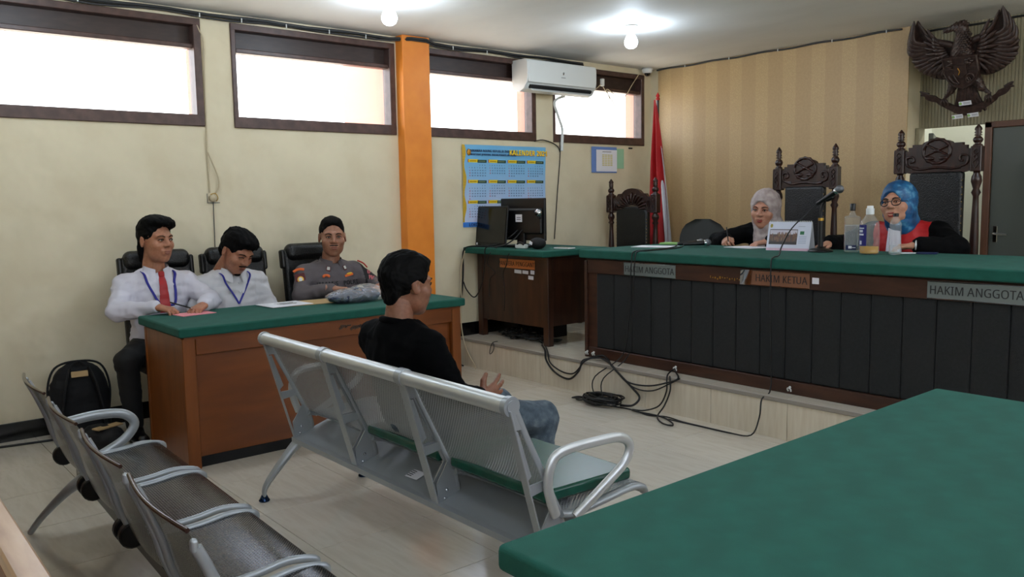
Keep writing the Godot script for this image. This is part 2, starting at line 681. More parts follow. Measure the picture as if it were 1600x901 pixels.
func materials() -> void:
	mat("porcelain", Color(0.88, 0.88, 0.86), 0.35)
	var g := mat("bulb_glow", Color(1, 1, 1), 0.4)
	g.emission_enabled = true
	g.emission = Color(0.92, 0.97, 1.0)
	g.emission_energy_multiplier = 6.0
	bump(noisy("plaster", [Color(0.825, 0.775, 0.655), Color(0.84, 0.795, 0.68), Color(0.85, 0.805, 0.69)], 0.012, Vector3(0.7, 0.7, 0.7), 0.62, 5, 3), 0.02, 1.2)
	bump(noisy("ceiling_paint", [Color(0.855, 0.855, 0.845), Color(0.87, 0.87, 0.86), Color(0.88, 0.88, 0.87)], 0.01, Vector3(0.35, 0.35, 0.8), 0.7, 5, 8, 20.0), 0.012, 0.3)
	noisy("orange_paint", [Color(0.87, 0.50, 0.14), Color(0.90, 0.54, 0.17)], 0.02, Vector3(1, 1, 1), 0.5, 3, 5)
	mat("salmon_paint", Color(0.78, 0.54, 0.47), 0.8)
	noisy("frame_brown", [Color(0.25, 0.165, 0.145), Color(0.29, 0.20, 0.175), Color(0.33, 0.235, 0.21)], 0.02, Vector3(2, 2, 2), 0.42, 4, 11)
	noisy("transom_brown", [Color(0.17, 0.115, 0.10), Color(0.22, 0.155, 0.14)], 0.03, Vector3(1.5, 4, 1), 0.45, 4, 12)
	var gl := mat("pane_glass", Color(0.95, 0.98, 0.97, 0.06), 0.02)
	gl.transparency = BaseMaterial3D.TRANSPARENCY_ALPHA
	mat("skirting_black", Color(0.035, 0.033, 0.035), 0.22)
	mat("grout", Color(0.42, 0.385, 0.33), 0.9)
	for i in 4:
		var tl := noisy("tile_%d" % i, [Color(0.80, 0.765, 0.70), Color(0.82, 0.785, 0.72), Color(0.835, 0.805, 0.745), Color(0.81, 0.775, 0.71)], 0.016, Vector3(0.55, 0.55, 3.2), 0.13, 5, 20 + i, 12.0)
		tl.uv1_offset = Vector3(0.37 * i, 0.11 * i, 0.53 * i)
	for i in 3:
		noisy("riser_%d" % i, [Color(0.80, 0.75, 0.66), Color(0.82, 0.775, 0.69), Color(0.84, 0.80, 0.72)], 0.02, Vector3(5.0, 0.5, 5.0), 0.18, 5, 30 + i, 6.0).uv1_offset = Vector3(0.41 * i, 0.2 * i, 0)
	mat("nosing_grey", Color(0.56, 0.53, 0.49), 0.4)
	# wallpaper: broad stripes, every other one with fine gold leaf strokes
	var im := Image.create(512, 512, false, Image.FORMAT_RGB8)
	var rng := RandomNumberGenerator.new()
	rng.seed = 5
	var nf := FastNoiseLite.new()
	nf.seed = 4
	nf.frequency = 0.02
	for y in 512:
		for x in 512:
			var s := nf.get_noise_2d(x, y) * 0.02
			var c := Color(0.71 + s, 0.60 + s, 0.435 + s)
			if x > 256:
				var wv := sin((y * 0.16 + 9.0 * sin(x * 0.03 + y * 0.012) + nf.get_noise_2d(x * 2.0, y * 1.5) * 7.0))
				var edge := clampf(minf(x - 256.0, 512.0 - x) / 18.0, 0.0, 1.0)
				c = c.lerp(Color(0.74, 0.63, 0.455), 0.5 * edge)
				if wv > 0.62 and nf.get_noise_2d(x * 1.7 + 90.0, y * 1.1) > -0.12: c = c.lerp(Color(0.84, 0.735, 0.545), 0.55 * edge)
			im.set_pixel(x, y, c)
	var wp := mat("wallpaper", Color.WHITE, 0.5)
	wp.albedo_texture = ImageTexture.create_from_image(im)
	noisy("ribbed_board", [Color(0.55, 0.52, 0.42), Color(0.60, 0.57, 0.47)], 0.02, Vector3(1, 1, 1), 0.6, 3, 33)
	mat("corridor_white", Color(0.84, 0.85, 0.80), 0.7)
	mat("door_panel", Color(0.30, 0.315, 0.29), 0.4)
	noisy("door_wood", [Color(0.32, 0.195, 0.12), Color(0.38, 0.235, 0.15)], 0.02, Vector3(5, 0.8, 5), 0.4, 4, 34)
	# woods
	noisy("wood_table", [Color(0.40, 0.205, 0.062), Color(0.44, 0.23, 0.072), Color(0.47, 0.25, 0.082)], 0.018, Vector3(1.2, 1.6, 0.35), 0.36, 5, 41, 14.0)
	noisy("wood_table_side", [Color(0.43, 0.225, 0.07), Color(0.465, 0.25, 0.082), Color(0.495, 0.27, 0.092)], 0.018, Vector3(2.4, 0.4, 2.4), 0.38, 5, 42, 14.0)
	noisy("wood_bench", [Color(0.205, 0.12, 0.085), Color(0.245, 0.145, 0.10), Color(0.28, 0.17, 0.118)], 0.02, Vector3(0.5, 2.6, 2.6), 0.34, 5, 43, 10.0)
	noisy("wood_desk", [Color(0.17, 0.10, 0.065), Color(0.22, 0.13, 0.085), Color(0.255, 0.155, 0.10)], 0.02, Vector3(2.2, 0.4, 2.2), 0.32, 5, 44, 10.0)
	noisy("wood_rail_top", [Color(0.62, 0.48, 0.36), Color(0.70, 0.56, 0.43), Color(0.76, 0.63, 0.50)], 0.02, Vector3(0.5, 3, 3), 0.3, 5, 45, 8.0)
	noisy("wood_carved", [Color(0.12, 0.055, 0.04), Color(0.17, 0.08, 0.055), Color(0.22, 0.105, 0.075)], 0.03, Vector3(3, 1, 3), 0.3, 4, 46, 6.0)
	noisy("wood_eagle", [Color(0.16, 0.105, 0.09), Color(0.21, 0.145, 0.125), Color(0.27, 0.195, 0.17)], 0.04, Vector3(3, 3, 3), 0.42, 4, 47, 6.0)
	# cloths
	var gc := noisy("green_cloth", [Color(0.03, 0.30, 0.25), Color(0.034, 0.315, 0.263), Color(0.038, 0.33, 0.277)], 0.004, Vector3(6, 6, 6), 0.9, 5, 51)
	bump(gc, 0.35, 1.2, 52)
	noisy("pad_cloth", [Color(0.075, 0.082, 0.085), Color(0.095, 0.102, 0.105)], 0.06, Vector3(3, 3, 3), 0.85, 4, 53)
	bump(M.pad_cloth, 0.3, 1.2, 54)
	bump(mat("black_leather", Color(0.035, 0.037, 0.042), 0.38), 0.12, 2.0, 55)
	M.black_leather.uv1_scale = Vector3(3, 3, 3)
	mat("dark_fabric", Color(0.22, 0.225, 0.215), 0.9)
	mat("black_plastic", Color(0.022, 0.022, 0.024), 0.4)
	mat("matt_black", Color(0.018, 0.018, 0.02), 0.75)
	mat("cable_black", Color(0.02, 0.02, 0.022), 0.5)
	mat("cable_white", Color(0.80, 0.79, 0.75), 0.5)
	mat("cable_grey", Color(0.20, 0.205, 0.21), 0.55)
	mat("white_plastic", Color(0.85, 0.86, 0.85), 0.35)
	mat("grey_plastic", Color(0.42, 0.43, 0.44), 0.45)
	mat("paper", Color(0.88, 0.88, 0.90), 0.8)
	mat("paper_pink", Color(0.88, 0.55, 0.58), 0.8)
	mat("paper_green", Color(0.60, 0.78, 0.64), 0.8)
	mat("envelope", Color(0.72, 0.60, 0.42), 0.8)
	mat("ink", Color(0.03, 0.03, 0.05), 0.6)
	mat("steel_grey", Color(0.66, 0.68, 0.69), 0.36, 0.45)
	mat("steel_bright", Color(0.80, 0.81, 0.80), 0.36, 0.55)
	mat("chrome", Color(0.85, 0.86, 0.88), 0.08, 1.0)
	mat("plate_silver", Color(0.55, 0.58, 0.57), 0.24, 0.5)
	mat("plate_brown_reflection", Color(0.62, 0.45, 0.36), 0.24, 0.5)  # mirror silver like the others; the brown it reflects is put into the colour
	mat("plate_orange", Color(0.78, 0.47, 0.24), 0.35, 0.2)
	mat("brass", Color(0.75, 0.6, 0.28), 0.3, 0.9)
	# perforated sheet metal
	for q in [["perforated_grey", Color(0.64, 0.655, 0.66), 0.42, 0.4, 10.0], ["perforated_black", Color(0.04, 0.034, 0.032), 0.22, 0.4, 8.5]]:
		var pm := mat(q[0], q[1], q[2], q[3])
		var pi := Image.create(64, 64, false, Image.FORMAT_RGBA8)
		for y in 64:
			for x in 64:
				var dd := 99.0
				for h in [Vector2(16, 16), Vector2(48, 48), Vector2(-16, 48), Vector2(80, 16), Vector2(48, -16), Vector2(16, 80)]: dd = minf(dd, h.distance_to(Vector2(x + 0.5, y + 0.5)))
				pi.set_pixel(x, y, Color(1, 1, 1, clampf((dd - q[4]) * 0.5 + 0.5, 0, 1)))
		pm.albedo_texture = ImageTexture.create_from_image(pi)
		pm.transparency = BaseMaterial3D.TRANSPARENCY_ALPHA_SCISSOR
		pm.alpha_scissor_threshold = 0.5
		pm.cull_mode = BaseMaterial3D.CULL_DISABLED
	mat("enamel_black", Color(0.05, 0.042, 0.04), 0.25, 0.3)

# ---------------------------------------------------------------- the room
func room() -> void:
	# floor: grout bed and one slab per tile
	var fl := structure(MB.new().box(Vector3(SIDE * 0.5, -0.06, (FRONT - 4.07) * 0.5), Vector3(SIDE + 0.4, 0.11, FRONT + 4.07), 0.0), "floor", M.grout, "polished beige stone tile floor")
	var px := 0.5105
	var tm := MB.new().box(Vector3.ZERO, Vector3(px - 0.003, 0.012, px - 0.003), 0.0008).mesh()
	var k := 0
	for i in 13:
		for j in 14:
			var x := 2.65 + px * (i - 6) + px * 0.5
			var z := -1.42 + px * (j - 6) + px * 0.5
			if x > SIDE + 0.3 or x < -0.3 or z > FRONT: continue
			var sx0: float = maxf(x - px * 0.5, 0.0); var sx1: float = minf(x + px * 0.5, SIDE)
			var sz0: float = maxf(z - px * 0.5, -4.08); var sz1: float = z + px * 0.5
			if sx1 - sx0 < 0.02 or sz1 - sz0 < 0.02: continue
			k += 1
			var m: StandardMaterial3D = M["tile_%d" % ((i * 7 + j * 3 + (i * j) % 5) % 4)]
			if sx1 - sx0 > px - 0.001 and sz1 - sz0 > px - 0.001: part(tm, "tile", m, fl, Vector3(x, -0.005, z))
			else: part(MB.new().box(Vector3((sx0 + sx1) * 0.5, -0.005, (sz0 + sz1) * 0.5), Vector3(sx1 - sx0 - 0.003, 0.012, sz1 - sz0 - 0.003), 0.0008), "tile", m, fl)
	# dais
	var da := structure(MB.new().box(Vector3(SIDE * 0.5, DAIS * 0.5 - 0.012, -6.1), Vector3(SIDE, DAIS - 0.002, 4.02), 0.0), "floor_dais", M.grout, "raised tiled dais under the judges' bench")
	for i in 13:
		var x0: float = maxf(0.0, 0.508 + 0.515 * (i - 1)); var x1: float = minf(SIDE, 0.508 + 0.515 * i)
		if x1 - x0 < 0.02: continue
		part(MB.new().box(Vector3((x0 + x1) * 0.5, 0.107, -4.077), Vector3(x1 - x0 - 0.003, 0.214, 0.014), 0.0008), "riser_tile", M["riser_%d" % (i % 3)], da)
		for j in 8:
			var z1 := -4.07 - 0.515 * j
			var z0: float = maxf(z1 - 0.515, -8.1)
			part(MB.new().box(Vector3((x0 + x1) * 0.5, DAIS - 0.006, (z0 + z1) * 0.5), Vector3(x1 - x0 - 0.003, 0.012, z1 - z0 - 0.003), 0.0008), "tile", M["tile_%d" % ((i * 5 + j * 3) % 4)], da)
	part(MB.new().box(Vector3(SIDE * 0.5, DAIS - 0.012, -4.066), Vector3(SIDE, 0.023, 0.012), 0.003), "nosing", M.nosing_grey, da)
	# ceiling
	structure(MB.new().box(Vector3(SIDE * 0.5, CEIL + 0.06, -2.8), Vector3(SIDE + 0.6, 0.12, 11.2), 0.0), "ceiling", M.ceiling_paint, "plain off-white painted ceiling")
	# wall with the high windows
	var wins := [[-0.75, -2.03], [-2.231, -3.515], [-3.70, -4.964], [-5.17, -6.41]]
	var w := MB.new()
	var th := 0.22
	var yb := 1.887
	var yt := 2.575
	var za := FRONT
	w.box(Vector3(-th * 0.5, yb * 0.5, (FRONT - 8.1) * 0.5), Vector3(th, yb, FRONT + 8.1), 0.0)
	w.box(Vector3(-th * 0.5, (yt + CEIL) * 0.5, (FRONT - 8.1) * 0.5), Vector3(th, CEIL - yt, FRONT + 8.1), 0.0)
	for q in wins + [[-8.1, -8.1]]:
		w.box(Vector3(-th * 0.5, (yb + yt) * 0.5, (za + q[0]) * 0.5), Vector3(th, yt - yb, za - q[0]), 0.0)
		za = q[1]
	structure(w, "wall_left", M.plaster, "cream painted wall under a row of high windows")
	structure(MB.new().box(Vector3(0.05, CEIL * 0.5, -3.655), Vector3(0.10, CEIL, 0.25), 0.004), "trim_1", M.orange_paint, "orange painted pillar between two windows")
	structure(MB.new().box(Vector3(0.006, 2.26, -5.066), Vector3(0.012, 0.75, 0.2), 0.0), "trim_2", M.plaster, "cream pilaster below the air conditioner")
	structure(MB.new().box(Vector3(0.006, 0.055, (FRONT - 4.07) * 0.5), Vector3(0.012, 0.11, FRONT + 4.07), 0.002), "baseboard_left", M.skirting_black, "glossy black tile skirting")
	structure(MB.new().box(Vector3(0.006, DAIS + 0.055, -5.28), Vector3(0.012, 0.11, 2.42), 0.002), "baseboard_dais", M.skirting_black, "glossy black tile skirting on the dais")
	structure(MB.new().box(Vector3(-0.50, 1.5, -3.56), Vector3(0.56, 3.0, 0.12), 0.0), "wall_exterior", M.salmon_paint, "salmon painted fin wall outside a window")
	for i in 4:
		var z0: float = wins[i][0]
		var z1: float = wins[i][1]
		var wd := structure_root("window_%d" % (i + 1), "high fixed window in dark brown frame, bright daylight outside")
		var zc := (z0 + z1) * 0.5
		var wz := z0 - z1
		part(MB.new().box(Vector3(-0.04, yb + 0.037, zc), Vector3(0.11, 0.075, wz), 0.004), "bottom_rail", M.frame_brown, wd)
		part(MB.new().box(Vector3(-0.04, yt - 0.018, zc), Vector3(0.11, 0.045, wz), 0.004), "top_rail", M.frame_brown, wd)
		part(MB.new().box(Vector3(-0.04, (yb + yt) * 0.5, z0 - 0.016), Vector3(0.108, yt - yb - 0.06, 0.032), 0.004), "jamb", M.frame_brown, wd)
		part(MB.new().box(Vector3(-0.04, (yb + yt) * 0.5, z1 + 0.024), Vector3(0.108, yt - yb - 0.06, 0.048), 0.004), "jamb", M.frame_brown, wd)
		part(MB.new().box(Vector3(-0.05, 2.405, zc), Vector3(0.08, 0.03, wz - 0.08), 0.004), "mid_rail", M.frame_brown, wd)
		part(MB.new().box(Vector3(-0.075, 2.478, zc), Vector3(0.02, 0.13, wz - 0.08), 0.002), "transom_board", M.transom_brown, wd)
		part(MB.new().box(Vector3(-0.06, 2.178, zc), Vector3(0.004, 0.44, wz - 0.075), 0.0), "pane", M.pane_glass, wd)
		part(MB.new().box(Vector3(-0.16, 2.178, z1 + 0.012), Vector3(0.12, 0.46, 0.024), 0.0), "reveal", M.salmon_paint, wd)
	# back wall: painted strip, papered panel, recess with ribbed board over a doorway
	var bw := structure(MB.new().box(Vector3(1.285, CEIL * 0.5, BACK - 0.15), Vector3(2.57, CEIL, 0.26), 0.0), "wall_back", M.plaster, "back wall with striped gold wallpaper")
	var pm := MB.new()
	pm.quad(Vector3(0.105, DAIS, BACK - 0.008), Vector3(2.572, DAIS, BACK - 0.008), Vector3(2.572, CEIL, BACK - 0.008), Vector3(0.105, CEIL, BACK - 0.008))
	for i in 4: pm.t[i] = Vector2(pm.v[i].x / 0.27, -pm.v[i].y / 0.27)
	pm.box(Vector3(1.3385, (CEIL + DAIS) * 0.5, BACK - 0.015), Vector3(2.467, CEIL - DAIS, 0.012), 0.0)
	for i in range(4, pm.v.size()): pm.t[i] = Vector2(pm.v[i].x / 0.27, -pm.v[i].y / 0.27)
	part(pm, "wallpaper_panel", M.wallpaper, bw)
	var ZR := -6.72
	var rb := MB.new()
	var nrib := 62
	for i in nrib:
		var x0 := 2.572 + i * 0.024
		rb.quad(Vector3(x0, 1.875, ZR), Vector3(x0 + 0.014, 1.875, ZR), Vector3(x0 + 0.014, CEIL, ZR), Vector3(x0, CEIL, ZR))
		rb.quad(Vector3(x0 + 0.014, 1.875, ZR), Vector3(x0 + 0.018, 1.875, ZR - 0.006), Vector3(x0 + 0.018, CEIL, ZR - 0.006), Vector3(x0 + 0.014, CEIL, ZR))
		rb.quad(Vector3(x0 + 0.018, 1.875, ZR - 0.006), Vector3(x0 + 0.024, 1.875, ZR), Vector3(x0 + 0.024, CEIL, ZR), Vector3(x0 + 0.018, CEIL, ZR - 0.006))
	rb.box(Vector3(3.3, (1.873 + CEIL) * 0.5, ZR - 0.02), Vector3(1.46, CEIL - 1.873, 0.026), 0.0)
	structure(rb, "wall_recess", M.ribbed_board, "ribbed grey-green board wall above the doorway")
	structure(MB.new().box(Vector3(5.17, CEIL * 0.5, BACK - 0.15), Vector3(2.28, CEIL, 0.26), 0.0), "wall_back_right", M.plaster, "painted back wall beyond the recess")
	structure(MB.new().box(Vector3(2.59, 1.057, -6.70), Vector3(0.03, 1.638, 0.10), 0.003), "trim_3", M.ribbed_board, "door jamb beside the wallpaper")
	# corridor behind the doorway
	structure(MB.new().box(Vector3(3.2, 1.3, -7.75), Vector3(2.6, 2.6, 0.1), 0.0), "wall_corridor", M.corridor_white, "white corridor wall seen through the doorway")
	structure(MB.new().box(Vector3(2.20, 1.3, -7.30), Vector3(0.1, 2.6, 0.9), 0.0).box(Vector3(4.45, 1.3, -7.2), Vector3(0.1, 2.6, 1.1), 0.0), "wall_corridor_end", M.corridor_white, "white end walls of the corridor")
	var cl := OmniLight3D.new()
	var ct := thing("corridor_lamp", "white globe lamp on the corridor ceiling behind the doorway", "lamp", Vector3(3.3, CEIL - 0.001, -7.25))
	part(MB.new().ball(Vector3(0, -0.09, 0), Vector3(0.09, 0.08, 0.09), 16), "globe", M.bulb_glow, ct)
	part(MB.new().lathe([Vector2(0, -0.02), Vector2(0.06, -0.02), Vector2(0.06, 0), Vector2(0, 0)], 16), "base", M.porcelain, ct)
	ct.add_child(cl)
	cl.name = "corridor_light"
	cl.position = Vector3(0, -0.09, 0)
	cl.light_energy = 0.5
	cl.light_size = 0.08
	cl.omni_range = 8.0
	cl.omni_attenuation = 2.0
	cl.shadow_enabled = true
	var d1 := structure_root("door_1", "dark grey-green door leaf in brown wood frame")
	part(MB.new().box(Vector3(3.095, 1.06, ZR), Vector3(0.05, 1.645, 0.09), 0.004), "door_frame", M.door_wood, d1)
	part(MB.new().box(Vector3(3.50, 1.862, ZR), Vector3(0.86, 0.045, 0.09), 0.004), "door_frame", M.door_wood, d1)
	part(MB.new().box(Vector3(3.905, 1.06, ZR), Vector3(0.05, 1.645, 0.09), 0.004), "door_frame", M.door_wood, d1)
	part(MB.new().box(Vector3(3.50, 1.04, ZR + 0.005), Vector3(0.76, 1.598, 0.04), 0.003), "door_leaf", M.door_panel, d1)
	var hd := MB.new().tube(curve([Vector3(3.165, 1.065, ZR + 0.02), Vector3(3.165, 1.065, ZR + 0.07), Vector3(3.20, 1.063, ZR + 0.075), Vector3(3.26, 1.06, ZR + 0.07)], 4), 0.008, 8)
	hd.box(Vector3(3.165, 1.06, ZR + 0.03), Vector3(0.03, 0.12, 0.008), 0.003)
	part(hd, "handle", M.chrome, d1)
	var d2 := structure_root("door_2", "dark door leaf standing open into the corridor")
	part(MB.new().box(Vector3(0, 1.04, -0.36), Vector3(0.035, 1.60, 0.70), 0.003), "door_leaf", M.door_panel, d2)
	d2.position = Vector3(2.635, 0, -6.79)
	d2.rotation.y = 0.36
	# walls out of view
	var wr := MB.new()
	wr.box(Vector3(SIDE + 0.1, 0.70, -2.7), Vector3(0.2, 1.40, 10.9), 0.0)
	wr.box(Vector3(SIDE + 0.1, (yt + CEIL) * 0.5, -2.7), Vector3(0.2, CEIL - yt, 10.9), 0.0)
	za = 2.75
	var fill_windows := [[1.9, 0.4], [-0.1, -1.6], [-2.1, -3.6], [-4.1, -5.6]]  # unseen window openings, added to let in fill daylight from the camera side
	for q in fill_windows + [[-8.1, -8.1]]:
		wr.box(Vector3(SIDE + 0.1, (1.40 + yt) * 0.5, (za + q[0]) * 0.5), Vector3(0.2, yt - 1.40, za - q[0]), 0.0)
		za = q[1]
	structure(wr, "wall_right", M.plaster, "cream painted side wall behind the photographer")
	for i in 4:
		var wd := structure_root("window_%d" % (i + 5), "added unseen window giving fill daylight from behind the photographer")
		var zc: float = (fill_windows[i][0] + fill_windows[i][1]) * 0.5
		for y in [1.43, yt - 0.03]: part(MB.new().box(Vector3(SIDE + 0.06, y, zc), Vector3(0.10, 0.06, 1.5), 0.003), "rail", M.frame_brown, wd)
		for z in [-0.72, 0.0, 0.72]: part(MB.new().box(Vector3(SIDE + 0.06, (1.4 + yt) * 0.5, zc + z), Vector3(0.10, yt - 1.52, 0.06), 0.003), "stile", M.frame_brown, wd)
		part(MB.new().box(Vector3(SIDE + 0.08, (1.4 + yt) * 0.5, zc), Vector3(0.004, yt - 1.50, 1.42), 0.0), "pane", M.pane_glass, wd)
	structure(MB.new().box(Vector3(SIDE * 0.5, CEIL * 0.5, FRONT + 0.1), Vector3(SIDE + 0.6, CEIL, 0.2), 0.0), "wall_front", M.plaster, "cream painted rear wall of the public gallery")
	structure(MB.new().box(Vector3(SIDE * 0.5, CEIL * 0.5, -8.2), Vector3(SIDE + 0.6, CEIL, 0.2), 0.0), "wall_far", M.plaster, "wall behind the corridor")

func more_materials() -> void:
	mat("edge_brown", Color(0.24, 0.165, 0.14), 0.2, 0.3)
	mat("wire_cream", Color(0.74, 0.68, 0.56), 0.5)
	mat("note_yellow", Color(0.82, 0.78, 0.52), 0.7)
	mat("label_frost", Color(0.72, 0.74, 0.75, 0.3), 0.4).transparency = BaseMaterial3D.TRANSPARENCY_ALPHA
	noisy("cushion_green", [Color(0.055, 0.285, 0.225), Color(0.06, 0.30, 0.24), Color(0.065, 0.315, 0.25)], 0.02, Vector3(2, 2, 2), 0.24, 3, 61)

# ---------------------------------------------------------------- furniture
const ZY := Basis(Vector3(0, 0, 1), Vector3(0, 1, 0), Vector3(-1, 0, 0))   # drawing plane: x -> z, y -> y, depth -> -x

func furniture() -> void:
	tables()
	judges_bench()
	clerk_desk()
	grey_seats()
	black_seats()
	carved_chairs()
	black_chairs()
	# rail of the public gallery
	var r := thing("gallery_rail", "pale topped wooden rail in front of the public gallery", "railing", Vector3(2.3, 0, -0.21))
	part(MB.new().box(Vector3(0, 0.785, -0.003), Vector3(4.5, 0.03, 0.046), 0.004), "top_rail", M.wood_rail_top, r)
	part(MB.new().box(Vector3(0, 0.40, 0.004), Vector3(4.46, 0.74, 0.03), 0.002), "panel", M.wood_table, r)
	for x in [-2.2, -1.1, 0.0, 1.1, 2.2]: part(MB.new().box(Vector3(x, 0.385, 0.0), Vector3(0.06, 0.77, 0.045), 0.003), "post", M.wood_table_side, r)

func table_parts(t: Node3D) -> void:
	# front faces +x; 0.66 deep, 1.78 long
	var hl := 0.875
	part(MB.new().rbox(Vector3(0, 0.724, 0), Vector3(0.70, 0.05, 1.80), 0.012, 3), "green_top", M.green_cloth, t)
	part(MB.new().box(Vector3(0.0, 0.690, 0), Vector3(0.64, 0.02, 1.74), 0.002), "top_board", M.wood_table, t)
	for s in [-1, 1]:
		part(MB.new().box(Vector3(0.0, 0.345, s * (hl - 0.012)), Vector3(0.63, 0.69, 0.022), 0.002), "side_panel", M.wood_table_side, t)
		part(MB.new().box(Vector3(0.304, 0.345, s * (hl - 0.03)), Vector3(0.032, 0.69, 0.066), 0.003), "stile", M.wood_table_side, t)
		part(MB.new().box(Vector3(-0.304, 0.345, s * (hl - 0.016)), Vector3(0.032, 0.69, 0.036), 0.003), "stile", M.wood_table_side, t)
	part(MB.new().box(Vector3(0.304, 0.645, 0), Vector3(0.030, 0.09, hl * 2 - 0.13), 0.003), "top_rail", M.wood_table, t)
	part(MB.new().box(Vector3(0.275, 0.33, 0), Vector3(0.018, 0.56, hl * 2 - 0.06), 0.001), "front_panel", M.wood_table, t)
	part(MB.new().box(Vector3(0.282, 0.028, 0), Vector3(0.02, 0.055, hl * 2 - 0.13), 0.001), "kick_strip", M.matt_black, t)

func tables() -> void:
	var a := thing("courtroom_table", "green-topped brown wooden table where the three seated men sit", "table", Vector3(0.985, 0, -2.257))
	table_parts(a)
	var b := copy(a, "courtroom_table", "large green cloth table top nearest the camera, its legs out of view", Vector3(4.80, 0, -1.79), PI)
	b.set_meta("category", "table")
	# worn-off nameplate glue on the front rail of the first
	var g := MB.new()
	var rng := RandomNumberGenerator.new()
	rng.seed = 3
	for i in 26:
		var x := -0.02 - i * 0.0175
		g.at(Vector3(0.3205, 0.648 + rng.randf_range(-0.014, 0.014), x), rot(0, 90, rng.randf_range(-40, 40)))
		g.rbox(Vector3.ZERO, Vector3(rng.randf_range(0.015, 0.04), rng.randf_range(0.008, 0.026), 0.0018), 0.0008, 1)
	part(g, "torn_nameplate", noisy("glue_rest", [Color(0.10, 0.075, 0.06), Color(0.26, 0.16, 0.09), Color(0.42, 0.30, 0.17)], 0.06, Vector3(8, 8, 8), 0.5), a, Vector3.ZERO, Basis(), "torn remains of a nameplate")

